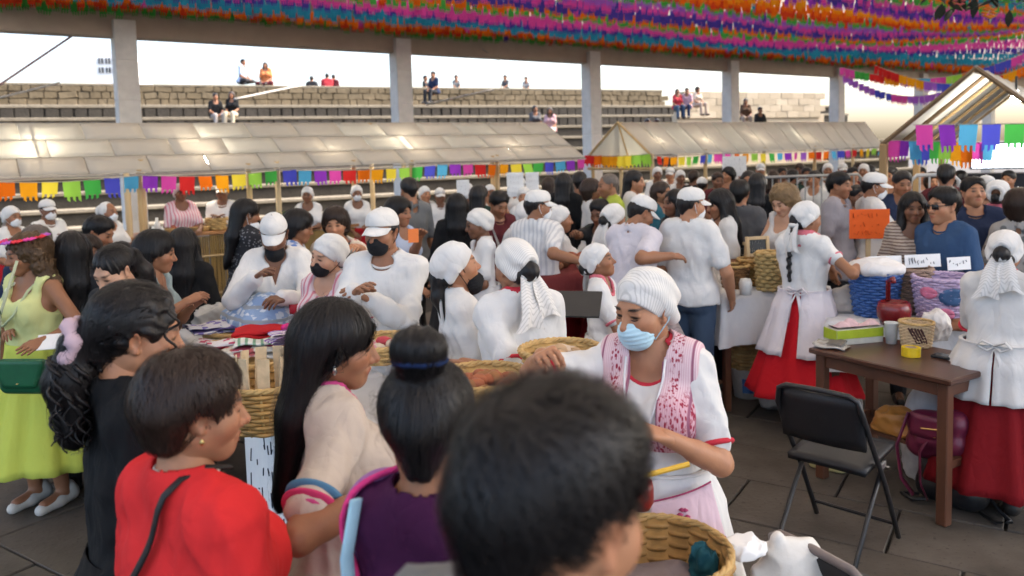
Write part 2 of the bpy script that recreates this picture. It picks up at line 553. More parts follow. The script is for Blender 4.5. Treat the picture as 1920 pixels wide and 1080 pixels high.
mb = MB(); mb.box((LR / 2, -.50, 4.97), (LR, 1.15, .05), rot(-.33, 0, 0)); mb.build('soffit_board', BEAM, roof)
def translucent(key, c, t=.5, rough=.7, var=.12):
    if key in MATS: return MATS[key]
    m, nt, b, co = base(key, .9)
    b.inputs['Specular IOR Level'].default_value = .04
    n1 = noise(nt, co, 6, 4); col = mixc(nt, n1.outputs[0], tuple(x * (1 - var) for x in c), c)
    nt.links.new(col, b.inputs['Base Color'])
    tr = node(nt, 'ShaderNodeBsdfTranslucent'); nt.links.new(col, tr.inputs[0])
    mx = node(nt, 'ShaderNodeMixShader'); mx.inputs[0].default_value = t
    nt.links.new(b.outputs[0], mx.inputs[1]); nt.links.new(tr.outputs[0], mx.inputs[2])
    nt.links.new(mx.outputs[0], nt.nodes['Material Output'].inputs[0])
    MATS[key] = m; return m
ROOFM = translucent('roof_sheet', (.80, .75, .68), .6)
W_ROOF = 26.0
mb = MB()
nb_ = 12
for k in range(nb_):
    x0 = LR * k / nb_; wl = LR / nb_
    mb.sheet(lambda u, v: np.stack([x0 + u * wl, .3 - v * W_ROOF, 4.86 + 4.2 * np.sin(v * 2.2) + .10 * np.sin(u * math.pi)], -1), 6, 12)
solidify(mb.build('roof_sheet', ROOFM, roof, True), .02)
mb = MB()
for k in range(nb_ + 1):
    pts = [(LR * k / nb_, .2 - v * W_ROOF, 4.80 + 4.2 * math.sin(v * 2.2)) for v in np.linspace(0, 1, 10)]
    if k % 2 == 0: mb.tube(pts, .05, 6)
mb.build('roof_ribs', plain('steel_grey', (.2, .19, .18), .5), roof)

# ------------------------------------------------------------------ bleachers of stone behind the columns
BA = R(90 - 63.7); UB = np.array([math.cos(BA), math.sin(BA), 0]); NB = np.array([math.sin(BA), -math.cos(BA), 0])
B0 = P(0, 154, 26.5); ZW = B0[2]; B0 = np.array([B0[0], B0[1], 0])
def stone2(key, c, var=.5, sc=2.2):
    m, nt, b, co = base(key, .85)
    gm = node(nt, 'ShaderNodeNewGeometry'); oi = node(nt, 'ShaderNodeObjectInfo')
    n1 = noise(nt, gm.outputs['Position'], sc, 6, .65); n2 = noise(nt, gm.outputs['Position'], 14, 4)
    a = mixc(nt, ramp(nt, n1.outputs[0], .3, .7), tuple(x * (1 - var) for x in c), c)
    a = mixc(nt, math_(nt, 'MULTIPLY', oi.outputs['Random'], .55), a, tuple(x * q for x, q in zip(c, (.5, .48, .42))))
    nt.links.new(a, b.inputs['Base Color']); bump(nt, b, n2.outputs[0], .7, .03); return m
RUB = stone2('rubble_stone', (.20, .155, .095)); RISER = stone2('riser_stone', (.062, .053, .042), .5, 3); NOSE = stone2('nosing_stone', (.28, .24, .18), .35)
MORT = plain('mortar_dark', (.13, .11, .085), .95)
bl = thing('stone_bleachers', 'grey stone bleachers stepping up behind the market columns', 'bleachers', B0, BA)
TR, RI = .72, .46
XB0, XB1 = -12.0, at_px(B0 + np.array([0, 0, ZW - 1.2]), UB, 1548)
ZL = ZW - .78                      # ledge under the rubble wall
mb = MB(); k = 0; z = ZL
while z > 0:
    y = -k * TR
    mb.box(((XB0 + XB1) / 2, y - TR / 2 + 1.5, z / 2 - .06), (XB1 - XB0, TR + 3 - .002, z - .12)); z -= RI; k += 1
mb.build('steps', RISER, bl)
nk = k
for k in range(nk):
    z = ZL - k * RI
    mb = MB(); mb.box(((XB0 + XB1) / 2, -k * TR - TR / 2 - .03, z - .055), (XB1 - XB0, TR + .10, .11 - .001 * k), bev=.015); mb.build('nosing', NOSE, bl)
sm = []
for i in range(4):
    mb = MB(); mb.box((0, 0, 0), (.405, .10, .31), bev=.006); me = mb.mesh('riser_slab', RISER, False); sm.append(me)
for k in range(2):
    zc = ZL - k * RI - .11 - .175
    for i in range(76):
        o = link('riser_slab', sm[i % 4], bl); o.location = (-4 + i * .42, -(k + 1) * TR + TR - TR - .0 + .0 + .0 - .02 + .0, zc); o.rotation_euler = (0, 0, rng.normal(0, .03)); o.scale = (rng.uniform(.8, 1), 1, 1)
# rubble wall on top
WALL_END = at_px(B0 + np.array([0, 0, ZW]), UB, 1243)
wall = thing('rubble_wall', 'long rubble stone wall with people sitting along its top', 'wall', B0, BA)
mb = MB(); mb.box(((XB0 + WALL_END) / 2, .45, ZL / 2 + ZW / 2 - .03), (WALL_END - XB0, .72, ZW - ZL - .06)); mb.build('mortar', MORT, wall)
mb = MB(); mb.box(((XB0 + WALL_END) / 2, .45, ZW - .045), (WALL_END - XB0 + .05, .84, .09), bev=.02); mb.build('coping', NOSE, wall)
st = []
for i in range(8):
    g = np.random.default_rng(50 + i); mb = MB(); mb.box((0, 0, 0), (1, .16, 1), bev=.045); V = mb.v[0]; V *= 1 + g.normal(0, .045, V.shape); st.append(mb.mesh('stone', RUB, False))
zrow = ZL + .005; row = 0; ns = 0
for hrow in (.25, .24, .20):
    x = XB0 + 6 + .2 * row
    while x < WALL_END - .2 and ns < 290:
        wd = rng.uniform(.26, .62)
        o = link('stone', st[int(rng.integers(8))], wall); o.location = (x + wd / 2, .06 + rng.uniform(0, .03), zrow + hrow / 2); o.scale = (wd - .02, 1, hrow - .015 + rng.uniform(-.01, .005)); o.rotation_euler = (0, rng.normal(0, .06), 0); ns += 1
        x += wd
    zrow += hrow; row += 1
# pale sunlit wall to the right, behind the gabled stall
PALE = stone2('pale_wall', (.52, .43, .31), .15, 1.2)
pa = P(1270, 180, 33); pw_ = thing('pale_wall', 'pale sunlit block wall beyond the gabled stall roof', 'wall', (pa[0], pa[1], 0), BA)
LPW = at_px(np.array([pa[0], pa[1], pa[2]]), UB, 1546)
mb = MB(); mb.box((.66 / 2, 0, .27 / 2), (.662, .3, .271), bev=.006); bmesh_ = mb.mesh('wall_block', PALE, False)
hz = pa[2] + .18; nb2 = 0
mb = MB(); mb.box((LPW / 2, .2, (hz - .95) / 2), (LPW, .35, hz - .95)); mb.build('wall_base', PALE, pw_)
for r_ in range(4):
    for i in range(int(LPW / .67)):
        o = link('wall_block', bmesh_, pw_); o.location = (i * .67 + (r_ % 2) * .3, .1 + rng.uniform(-.01, .01), hz - 1.09 + r_ * .275); nb2 += 1
# distant building, almost lost in the glare
db = P(150, 200, 75); dbt = thing('distant_building', 'pale distant building with rows of dark windows beyond the wall', 'building', (db[0], db[1], 0), R(8))
DBM = plain('pale_plaster', (.88, .87, .85), .9, var=.05)
mb = MB(); mb.box((3.2, 3, 6.1), (3.4, 6, 12.2)); mb.build('facade', DBM, dbt)
for r_ in range(2):
    for i in range(4):
        mb = MB(); mb.box((2.1 + i * .62, -.05, 11.4 - r_ * .85), (.42, .1, .5)); w_ = mb.build('window', plain('window_dark', (.05, .055, .06), .2), dbt)
        mb = MB(); mb.box((2.1 + i * .62, -.11, 11.4 - r_ * .85), (.04, .03, .5)); mb.build('mullion', DBM, w_)

# ------------------------------------------------------------------ papel picado
PCOL = dict(red=(.62, .03, .03), orange=(.80, .17, .012), amber=(.85, .36, .015), yellow=(.82, .66, .06), lime=(.34, .66, .09), green=(.07, .44, .08), blue=(.08, .09, .58), sky=(.10, .42, .70), purple=(.30, .05, .55), magenta=(.72, .08, .42), navy=(.075, .055, .38), teal=(.03, .30, .48), brick=(.60, .06, .02), violet=(.36, .12, .62))
def paper(n, k=1.0):
    return translucent('paper_%s_%d' % (n, k * 10), tuple(c * k for c in PCOL[n]), .30, .75, .25)
_flag = {}
def flag_V(w, h, seed, cuts=True):
    g = np.random.default_rng(seed); nu, nv = 7, 5
    def fn(u, v):
        ph = g.uniform(0, 6)
        return np.stack([(u - .5) * w * (1 - .06 * v), .03 * w * np.sin(u * 7 + ph) * v + .05 * w * v, -h * v * (1 - .10 * (np.round(u * 6) % 2) * (v > .9))], -1)
    mb = MB(); mb.sheet(fn, nu, nv); V, Q = mb.v[0], mb.q[0]
    if cuts:
        drop = {4 * k + 3 for k in ((1, 3, 5) if seed % 2 else (0, 2, 4))}
        Q = np.array([q for i, q in enumerate(Q) if i not in drop])
    return V, Q
def flag_mesh(n, w, h, seed, cuts=True):
    k = (n, round(w, 2), round(h, 2), seed, cuts)
    if k not in _flag: _flag[k] = mesh_np('paper_flag', *flag_V(w, h, seed, cuts), [paper(n)], smooth=True)
    return _flag[k]
CORD = plain('cord_pale', (.5, .45, .38), .8)
seq = ['green', 'brick', 'orange', 'teal', 'teal', 'navy', 'magenta', 'magenta', 'green', 'orange', 'navy', 'navy', 'magenta', 'violet', 'green', 'brick', 'orange', 'amber', 'purple', 'navy', 'magenta', 'green', 'orange', 'teal']
names = dict(green='green', brick='rust red', orange='orange', navy='dark blue', teal='teal', magenta='magenta', red='red', amber='amber', purple='purple', violet='violet')
FV = [flag_V(.128, .27, s) for s in range(4)]
NSTR = 32; used = {}
cand = []
strs = []
for j in range(NSTR):
    q = .35 + .36 * j; c = seq[j % len(seq)]
    used[c] = used.get(c, 0) + 1
    xs = np.arange(-16, 46, .15)
    rise = np.clip((q - 1.0) / 3, 0, 1)
    zs = 4.93 + .10 * np.sin(xs * .7 + j) * .3 + rise * np.where(xs > 14, .0045 * (xs - 14) ** 2, 0) + .02 * q
    zs = np.minimum(zs, 6.3 - .3 * (q < 3))
    pts = C0 + UROW * xs[:, None] + NIN * q; pts[:, 2] = zs
    PX = np.array([proj(p) if p[1] > 2 else (-9999, -9999) for p in pts])
    vis = (PX[:, 0] > -60) & (PX[:, 0] < 1980) & (PX[:, 1] > -80)
    if vis.sum() < 6: continue
    i0, i1 = np.argmax(vis), len(vis) - np.argmax(vis[::-1]); pts = pts[i0:i1]
    ORD = ['nearest', 'second', 'third', 'fourth', 'fifth', 'sixth', 'seventh', 'eighth', 'ninth', 'tenth', 'eleventh', 'twelfth', 'thirteenth', 'fourteenth', 'fifteenth', 'sixteenth', 'seventeenth', 'eighteenth', 'nineteenth', 'twentieth', 'twenty first', 'twenty second', 'twenty third', 'twenty fourth', 'twenty fifth', 'twenty sixth', 'twenty seventh', 'twenty eighth', 'twenty ninth', 'thirtieth', 'thirty first', 'thirty second']
    where = ORD[j] + ' from the beam'
    t = thing('papel_picado_string', 'string of %s paper flags under the roof, %s' % (names[c], where), 'bunting', pts[0], 0, 'papel picado strings under the market roof')
    mbc = MB(); mbc.tube(pts[::4] - pts[0], .006, 4); mbc.build('cord', CORD, t)
    mf = MB()
    ci = seq.index(c)
    for i, p in enumerate(pts):
        V, Q = FV[(i + j) % 4]
        M = rot(rng.normal(.05, .10), rng.normal(0, .05), ROWA - .25 + rng.normal(0, .15))
        s_ = rng.uniform(.85, 1.1)
        Vt = (V * s_) @ M.T + (p - pts[0]) + rng.normal(0, .02, 3)
        if rng.random() < .03 + .25 * (j < 4) * (i > 120): mf.m = 1
        elif rng.random() < .015: mf.m = 2
        else: mf.m = 0
        mf.add(Vt, Q)
    o = mf.build('paper_flags', [paper(c, 1.15), paper(seq[(ci + 1) % len(seq)], 1.15), paper(seq[(ci + 5) % len(seq)], 1.15)], t, True); kind(o, 'stuff')
# strings of large sheets at the far right
for k, (a, b, cols) in enumerate([((1575, 126, 20), (1960, 84, 18.5), ['magenta', 'green', 'red', 'amber', 'violet', 'sky', 'magenta', 'lime', 'orange', 'blue', 'blue', 'magenta', 'violet']),
                                  ((1640, 122, 19), (1960, 108, 17.5), ['red', 'red', 'amber', 'amber', 'violet', 'blue', 'sky', 'orange', 'orange', 'red', 'amber', 'orange', 'green']),
                                  ((1580, 140, 22), (1830, 150, 21), ['violet', 'violet', 'blue', 'magenta', 'violet', 'violet', 'magenta', 'violet'])]):
    A, B = P(*a), P(*b); n = len(cols) * 3
    t = thing('papel_picado_string', ['string of big mixed paper sheets high above the right hand tent', 'string of red and amber paper sheets beside the right hand tent roof', 'violet string of paper sheets next to the farthest column'][k], 'bunting', A, 0, 'papel picado strings under the market roof')
    mbc = MB(); mbc.tube([(B - A) * f - np.array([0, 0, .5 * math.sin(f * math.pi)]) for f in np.linspace(0, 1, 14)], .006, 4); mbc.build('cord', CORD, t)
    an = math.atan2(B[1] - A[1], B[0] - A[0])
    for i in range(n):
        f = (i + .5) / n; pos = (B - A) * f - np.array([0, 0, .5 * math.sin(f * math.pi)])
        o = link('paper_flag', flag_mesh(cols[i // 3], np.linalg.norm(B - A) / n * 1.02, .26, i % 4, True), t); o.location = pos; o.rotation_euler = (rng.normal(-.2, .15), 0, an + rng.normal(0, .15))

# ------------------------------------------------------------------ market stalls
BAMB = plain('bamboo_pole', (.55, .38, .18), .5, scale=6, var=.35, stretch=(1, 1, .15))
BAMB2 = plain('pale_timber', (.62, .46, .26), .6, scale=8, var=.3, stretch=(1, 1, .1))
FABR = [translucent('awning_fabric', (.68, .635, .565), .42, .8), translucent('awning_fabric_clear', (.78, .755, .69), .58, .8), translucent('awning_fabric_dull', (.63, .585, .515), .38, .8)]
STEEL = plain('frame_grey', (.30, .27, .24), .5)
ZE, ZR = 1.735, 2.37
E0 = P(0, 333, 8.75); ZE = E0[2]; E0 = np.array([E0[0], E0[1], 0])
RUN = .86
def ridge_z():
    z = 2.2
    p = E0 - NIN * RUN; t = at_px(p + np.array([0, 0, 2.3]), UROW, 0)
    q = p + UROW * t; return P(0, 231, q[1])[2]
ZR = ridge_z()
def bamboo(mb, a, b, r=.035):
    a = np.asarray(a, float); b = np.asarray(b, float); n = max(3, int(np.linalg.norm(b - a) / .28))
    pts = [a + (b - a) * f for f in np.linspace(0, 1, n * 3)]
    mb.tube(pts, [r * (1.12 if i % 3 == 0 else 1) for i in range(len(pts))], 7)
def stall(label, t0, t1, name, nrow, ncol, posts, clear, off0=0.0, off1=0.0, lamps=()):
    """stall in the row: awning from t0 to t1 along the eave line; the ridge is shortened by off0 / off1"""
    org = E0 + UROW * t0; L = t1 - t0
    st_ = thing('market_stall', label, 'market stall', org, ROWA)
    mbf = MB()
    g = np.random.default_rng(int(L * 100))
    def pt(x, s):                      # x along, s: 0 eave .. 1 ridge
        a0 = off0 * s; a1 = L - off1 * s
        return np.array([a0 + (a1 - a0) * x / L, RUN * s, ZE + (ZR - ZE) * s + .0])
    for r_ in range(nrow):
        sh = .5 * (r_ % 2) / ncol + (.13 if r_ == 2 else 0) / ncol
        xs = [0.0] + [min(1, max(0, (k + sh * ncol * 1.0) / ncol)) for k in range(0 if sh > 0 else 1, ncol)] + [1.0]
        for k in range(len(xs) - 1):
            if xs[k + 1] - xs[k] < .004: continue
            gap = .005; e = .005
            x0, x1 = xs[k] * L + gap, xs[k + 1] * L - gap; s0, s1 = (r_) / nrow + e, (r_ + 1) / nrow - e
            mbp = MB()
            def fn(u, v):
                X = x0 + (x1 - x0) * u; S = s0 + (s1 - s0) * v
                a0 = off0 * S; a1 = L - off1 * S
                sag = -.009 * np.sin(np.pi * u) * np.sin(np.pi * v)
                return np.stack([a0 + (a1 - a0) * X / L, RUN * S, ZE + (ZR - ZE) * S + sag], -1)
            mbp.sheet(fn, 6, 4)
            m = FABR[1] if (r_, k) in clear else FABR[int(g.choice([0, 0, 2]))]
            solidify(mbp.build('awning_panel', m, st_, True), .006)
    # frame under the fabric
    for s in np.linspace(0, 1, nrow + 1): mbf.tube([pt(0, s) - [0, 0, .02], pt(L, s) - [0, 0, .02]], .014, 6)
    nr = max(2, int(L / 1.4))
    for x in np.linspace(0, L, nr + 1): mbf.tube([pt(x, 0) - [0, 0, .025], pt(x, 1) - [0, 0, .025]], .016, 6)
    mbf.build('awning_frame', STEEL, st_)
    mb = MB()
    mb.sheet(lambda u, v: np.stack([off0 + (L - off0 - off1) * u, RUN * (1 + v), ZR + (ZE - ZR) * v], -1), 12, 3); solidify(mb.build('rear_awning', FABR[0], st_, True), .006)
    for k, (x, y) in enumerate(posts):
        mb = MB(); bamboo(mb, (x, y, 0), (x, y, ZE + (ZR - ZE) * abs(y) / RUN if y < RUN else ZR - (ZR - ZE) * (y - RUN) / RUN), .036)
        mb.build('post', BAMB if k % 2 else BAMB2, st_, True)
    # hanging lamps glow through the fabric
    for k, (x, y) in enumerate(lamps):
        mb = MB(); mb.lathe([(.001, -.05), (.025, -.04), (.034, -.012), (.028, .016), (.014, .03), (.014, .06), (.001, .06)], 12, (x, y, ZE + (ZR - ZE) * min(1, y / RUN) - .21))
        b = mb.build('lamp_bulb', plain('bulb_glow', (1, .93, .8), .4, emit=30), st_, True)
        ld = bpy.data.lights.new('stall_lamp', 'POINT'); ld.energy = 1.8; ld.color = (1, .92, .78); ld.shadow_soft_size = .05
        lo_ = bpy.data.objects.new('stall_lamp', ld); COL.objects.link(lo_); lo_.parent = st_; lo_.location = (x, y, ZE + (ZR - ZE) * min(1, y / RUN) - .32)
    return st_
E3 = E0 + np.array([0, 0, ZE])
tx = lambda px: at_px(E3, UROW, px)
tL0, tL1 = tx(-260), tx(1097)
RG = E0 - NIN * RUN + np.array([0, 0, ZR])
offL = tL1 - at_px(RG, UROW, 1020)
PL = [(tx(px) - tL0, y) for px, y in ((236, .0), (262, .05), (272, .22), (470, .1), (525, .12), (668, .1), (745, .85), (775, .06), (845, 1.5), (930, .1), (940, .12), (988, .9), (-60, .05))]
LL = tL1 - tL0
LAMPS = [(tx(px) - tL0, .45) for px in (70, 405, 640, 800, 985)] + [(tx(px) - tL0, .70) for px in (80, 380, 790)]
stall('long market stall at the left under a sagging pale fabric awning', tL0, tL1, 'left', 3, 14, PL, {(2, 3), (2, 6), (2, 9), (1, 3), (1, 6), (1, 9), (2, 12), (1, 11), (2, 2), (1, 2)}, 0, offL, LAMPS)
tC0, tC1 = tx(1222), tx(1657)
offC1 = tC1 - at_px(RG, UROW, 1622)
LC = tC1 - tC0
PC = [(tx(px) - tC0, y) for px, y in ((1224, .02), (1330, .1), (1440, .1), (1535, .1), (1607, .1))] + [(.05, 2 * RUN - .05), (.05, RUN)]
sc_ = stall('gabled market stall right of the middle column, its pale roof seen end on', tC0, tC1, 'centre', 1, 16, PC, {(0, 2), (0, 5), (0, 9)}, 0, offC1, [(tx(px) - tC0, .5) for px in (1260, 1350, 1450, 1540)])
mb = MB()                                       # gable infill
mb.sheet(lambda u, v: np.stack([0 * u - .004, u * 2 * RUN, ZE + (ZR - ZE) * (1 - np.abs(2 * u - 1)) * v], -1), 13, 4); solidify(mb.build('gable_panel', FABR[1], sc_), .006)
mb = MB(); mb.tube([(-.02, 0, ZE), (-.02, RUN, ZR), (-.02, 2 * RUN, ZE)], .025, 6); mb.tube([(-.02, RUN, ZR), (-.02, RUN * .7, ZE)], .018, 6); mb.tube([(-.03, 0, ZE - .25), (-.03, 2 * RUN, ZE - .25)], .03, 6); mb.build('gable_frame', BAMB, sc_)

# bunting under the eaves
RAIN = ['red', 'orange', 'amber', 'yellow', 'lime', 'green', 'blue', 'sky', 'purple', 'magenta']
def bunting(label, A, B, cols, w, h, gap=0.0, sag=.04, skip=()):
    A, B = np.asarray(A, float), np.asarray(B, float)
    t = thing('bunting', label, 'bunting', A, 0, 'paper bunting under the stall eaves')
    an = math.atan2(B[1] - A[1], B[0] - A[0]); n = len(cols)
    mbc = MB(); mbc.tube([(B - A) * f - np.array([0, 0, sag * math.sin(f * math.pi)]) for f in np.linspace(0, 1, 12)], .005, 4); mbc.build('cord', CORD, t)
    for i, c in enumerate(cols):
        if c is None: continue
        f = (i + .5) / n
        o = link('paper_flag', flag_mesh(c, w * (.74 if w > .22 else .86), h, i % 4), t); o.location = (B - A) * f - np.array([0, 0, sag * math.sin(f * math.pi)]); o.rotation_euler = (rng.normal(0, .12), rng.normal(0, .04), an + rng.normal(0, .18))
        o.scale = (rng.uniform(.9, 1.05), 1, rng.uniform(.85, 1.1))
def row_cols(start, n): return [RAIN[(start + i) % 10] for i in range(n)]
eb = lambda px: E0 + UROW * tx(px) + np.array([0, 0, ZE - .03]) + NIN * .05
nA = 8; bunting('paper bunting from red to sky blue at the left end of the long stall', eb(-55), eb(262), row_cols(0, 8), .235, .22)
bunting('paper bunting from purple to green on the long stall, past the timber posts', eb(262), eb(520), row_cols(8, 8), .25, .22)
bunting('paper bunting from blue to sky blue above the grey shirted man', eb(525), eb(838), row_cols(6, 12), .245, .21)
bunting('paper bunting from purple to magenta at the right end of the long stall', eb(838), eb(1095), row_cols(8, 12), .255, .21)
ec = lambda px: E0 + UROW * tx(px) + np.array([0, 0, ZE - .02]) + NIN * .04
bunting('paper bunting from red to sky blue along the gabled stall front', ec(1225), ec(1335), row_cols(0, 8), .17, .19)
bunting('mixed paper bunting along the far half of the gabled stall front', ec(1335), ec(1655), ['magenta', 'magenta', 'orange', 'amber', 'lime', 'yellow', 'green', 'sky', 'purple', 'magenta', 'violet', 'orange', 'red', 'orange', 'sky', 'blue', 'magenta', 'red', 'amber', 'yellow', 'lime', 'sky'], .26, .20)
g0 = E0 + UROW * tC0; gz = np.array([0, 0, ZE + .02])
bunting('bunting of red, orange, yellow and lime across the gable', g0 - NIN * 2 * RUN + gz - UROW * .06, g0 + gz - UROW * .06, ['red', 'orange', 'amber', 'amber', 'yellow', 'yellow', 'lime', 'lime'], .38, .26, sag=.03)

# tent at the right, open gable towards the camera
V3 = np.array([.609, .793, 0]); G3 = np.array([-.793, .609, 0]); A3 = math.atan2(V3[1], V3[0])
AP = P(1830, 128, 8.0)
hw = 1.0
for hw in np.arange(.4, 2, .01):
    if proj(AP + G3 * hw)[0] < 1657: break
EL = AP + G3 * hw; zeL = P(1657, 270, EL[1])[2]; rise = AP[2] - zeL
tent = thing('market_tent', 'white pitched tent at the right with dark rafters and hanging paper banners', 'tent', (AP[0], AP[1], 0), A3)
TW = translucent('tent_white', (.60, .585, .55), .2, .8)
RAFT = plain('rafter_brown', (.20, .13, .07), .6, scale=8, var=.3)
LT = 4.2; nbay = 5
for side in (1, -1):
    for k in range(nbay):
        mb = MB(); x0, x1 = LT * k / nbay + .02, LT * (k + 1) / nbay - .02
        mb.sheet(lambda u, v: np.stack([x0 + (x1 - x0) * u, side * hw * 1.04 * v, AP[2] + .03 - rise * 1.04 * v - .02 * np.sin(np.pi * u)], -1), 5, 5)
        solidify(mb.build('roof_panel', TW, tent, True), .006)
    for k in range(nbay + 1):
        mb = MB(); x = LT * k / nbay
        mb.tube([(x, side * .0, AP[2]), (x, side * hw * 1.02, AP[2] - rise * 1.02)], .026 if k < 2 else .02, 6); mb.build('rafter', RAFT if k < 2 else BAMB, tent)
    for k, x in enumerate((0.0, 1.7, 3.4)):
        mb = MB(); mb.box((x, side * hw * .99, zeL / 2), (.075, .075, zeL), bev=.008); mb.build('post', plain('tent_post', (.40, .25, .11), .6, scale=10, var=.35, stretch=(1, 1, .1)), tent)
mb = MB(); mb.tube([(0, 0, AP[2] - .02), (LT, 0, AP[2] - .02)], .028, 6); mb.build('ridge_pole', RAFT, tent)
for side in (1, -1):
    mb = MB(); mb.tube([(0, side * hw, zeL), (LT, side * hw, zeL)], .026, 6); mb.build('eave_pole', BAMB, tent)
lp = P(1905, 182, 8.6)
lt = thing('hanging_lamp', 'glowing bare bulb hanging under the white tent roof', 'lamp', lp)
mb = MB(); mb.lathe([(.001, -.07), (.035, -.055), (.05, -.02), (.042, .02), (.018, .05), (.018, .07), (.001, .07)], 14); mb.build('bulb', plain('bulb_white', (1, .97, .9), .4, emit=40), lt, True)
mb = MB(); mb.tube([(0, 0, .06), (0, 0, .22)], .012, 6); mb.build('socket', plain('socket_dark', (.03, .03, .03), .5), lt)
ld = bpy.data.lights.new('tent_lamp', 'POINT'); ld.energy = 14; ld.color = (1, .95, .85); ld.shadow_soft_size = .06
lo_ = bpy.data.objects.new('tent_lamp', ld); COL.objects.link(lo_); lo_.parent = lt; lo_.location = (0, -.02, -.14)
bunting('upper row of big paper banners in the tent, magenta to green', P(1712, 234, 8.2), P(1925, 232, 7.9), ['magenta', 'purple', 'sky', 'blue', 'green'], .20, .27, sag=0)
bunting('lower row of paper banners in the tent, pink, violet, lime and orange', P(1668, 263, 8.5), P(1862, 268, 8.2), ['magenta', 'purple', 'sky', 'blue', 'green', 'lime', 'amber', 'orange', 'magenta', 'sky'], .132, .26, sag=0)
# ------------------------------------------------------------------ people: heads, hands, hair
def tapered(pts, rad, k=.012, **kw):
    return [cap_(pts[i], pts[i + 1], rad[i], rad[i + 1], k, **kw) for i in range(len(pts) - 1)]
def head_prims(sex):
    m = sex == 'm'
    w = 1.0 if m else .96
    p = [ell((0, .014, .030), (.0745 * w, .094, .083), .02),
         ell((0, -.030, -.030), (.064 * w, .062, .075), .03),
         cap_((0, -.052, -.094), (0, -.058, -.088), .026 if m else .021, None, .03),
         cap_((-.040 * w, .0, -.060), (0, -.055, -.093), .023, .019, .03), cap_((.040 * w, .0, -.060), (0, -.055, -.093), .023, .019, .03),
         cap_((-.040, -.058, -.028), (-.046, -.048, -.032), .021, None, .03), cap_((.040, -.058, -.028), (.046, -.048, -.032), .021, None, .03),
         cap_((-.032, -.078, .020), (.032, -.078, .020), .0105, None, .022)]
    for s in (-1, 1):
        p.append(ell((s * .031, -.101, -.001), (.019, .017, .012), .014, op=-1))
    p += [cap_((0, -.083, .008), (0, -.107, -.034), .0075, .0125, .014),
          cap_((-.013, -.094, -.040), (.013, -.094, -.040), .0085, None, .008)]
    for s in (-1, 1):
        p.append(ell((s * .031, -.0745, -.001), (.0135, .0125, .0125), .003))
        p.append(cap_((s * .020, -.085, .0055), (s * .043, -.080, .0045), .0042, None, .006))
        # ear
        p.append(ell((s * .078 * w, .012, -.008), (.0085, .020, .033), .006, rot(0, s * .35, s * .25)))
        p.append(ell((s * .087 * w, .006, -.006), (.007, .010, .017), .006, rot(0, s * .35, s * .25), -1))
        p.append(cap_((s * .073 * w, .0, -.034), (s * .075 * w, .002, -.034), .0085, None, .006))
    p += [cap_((-.021, -.083, -.066), (0, -.0905, -.0635), .0040, .0056, .008), cap_((.021, -.083, -.066), (0, -.0905, -.0635), .0040, .0056, .008),
          cap_((-.016, -.083, -.0735), (.016, -.083, -.0735), .0060, None, .010)]
    p.append(cap_((-.022, -.098, -.0685), (.022, -.098, -.0685), .0022, None, .004, op=-1))
    r = .056 if m else .047
    p.append(cap_((0, .022, -.05), (0, .036, -.150), r, r * 1.02, .03))
    return p
_heads = {}
def head_mesh(sex, vox):
    key = (sex, vox)
    if key not in _heads:
        V, Q = sdf_mesh(head_prims(sex), vox)
        x, y, z = np.abs(V[:, 0]), V[:, 1], V[:, 2]
        fm = np.zeros((len(V), 3))
        def blob(cx, cz, sx, sz): return np.clip(1.35 - (((x - cx) / sx) ** 2 + ((z - cz) / sz) ** 2), 0, 1)
        front = y < -.05
        fm[:, 0] = .75 * blob(0, -.069, .026, .0105) * (y < -.074)
        brow = blob(.032, .0235, .019, .0048 + vox * .3) * front
        eye = blob(.031, -.001, .0155, .0050 + vox * .3) * front
        fm[:, 1] = np.clip(np.maximum(.85 * brow, eye), 0, 1)
        fm[:, 2] = np.clip(blob(.045, -.035, .03, .026) * front * .6 + blob(0, -.038, .02, .014) * (y < -.09) * .6 + (x > .077) * .5, 0, 1)
        _heads[key] = (V, Q, fm)
    return _heads[key]

def hand_prims(curl, spread=.12):
    p = []
    bx = [.029, .010, -.010, -.028]; ln = [.070, .079, .073, .056]; rr = [.0088, .0092, .0088, .0076]
    for i in range(4):
        b = np.array([bx[i], .088 - abs(i - 1.2) * .004, 0])
        p.append(cap_((bx[i] * .55, .0, 0), b, .0150, .0118, .014))
    for i in range(4):
        b = np.array([bx[i], .088 - abs(i - 1.2) * .004, 0]); a = 0; pts = [b]
        az = (bx[i] / .028) * spread * .8
        for j, (fr, t) in enumerate(((.45, .9), (.31, 1.2), (.24, .8))):
            a += curl * t * .5 * (1 + .12 * i)
            d = np.array([math.sin(az) * math.cos(a), math.cos(az) * math.cos(a), -math.sin(a)])
            pts.append(pts[-1] + d * ln[i] * fr)
        p += tapered(pts, [rr[i], rr[i] * .95, rr[i] * .88, rr[i] * .74], .004)
    c = min(curl, 1.2)
    t0 = np.array([.020, .018, -.004]); t1 = t0 + .045 * np.array([.68 - .2 * c, .66, -.25 - .35 * c]); t2 = t1 + .032 * np.array([.35 - .5 * c, .85, -.3 - .35 * c]); t3 = t2 + .026 * np.array([.15 - .6 * c, .9, -.2 - .4 * c])
    p += tapered([t0, t1, t2, t3], [.0165, .0115, .0100, .0078], .008)
    p.append(cap_((0, -.03, 0), (0, .012, 0), .0235, .021, .016, np.array([0, 0, 1.0]), .72))
    return p
_hands = {}
def hand_mesh(pose, vox):
    key = (pose, vox)
    if key not in _hands:
        _hands[key] = sdf_mesh(hand_prims({'relax': .55, 'grip': 1.35, 'flat': .12, 'pinch': .95}[pose]), vox)
    return _hands[key]

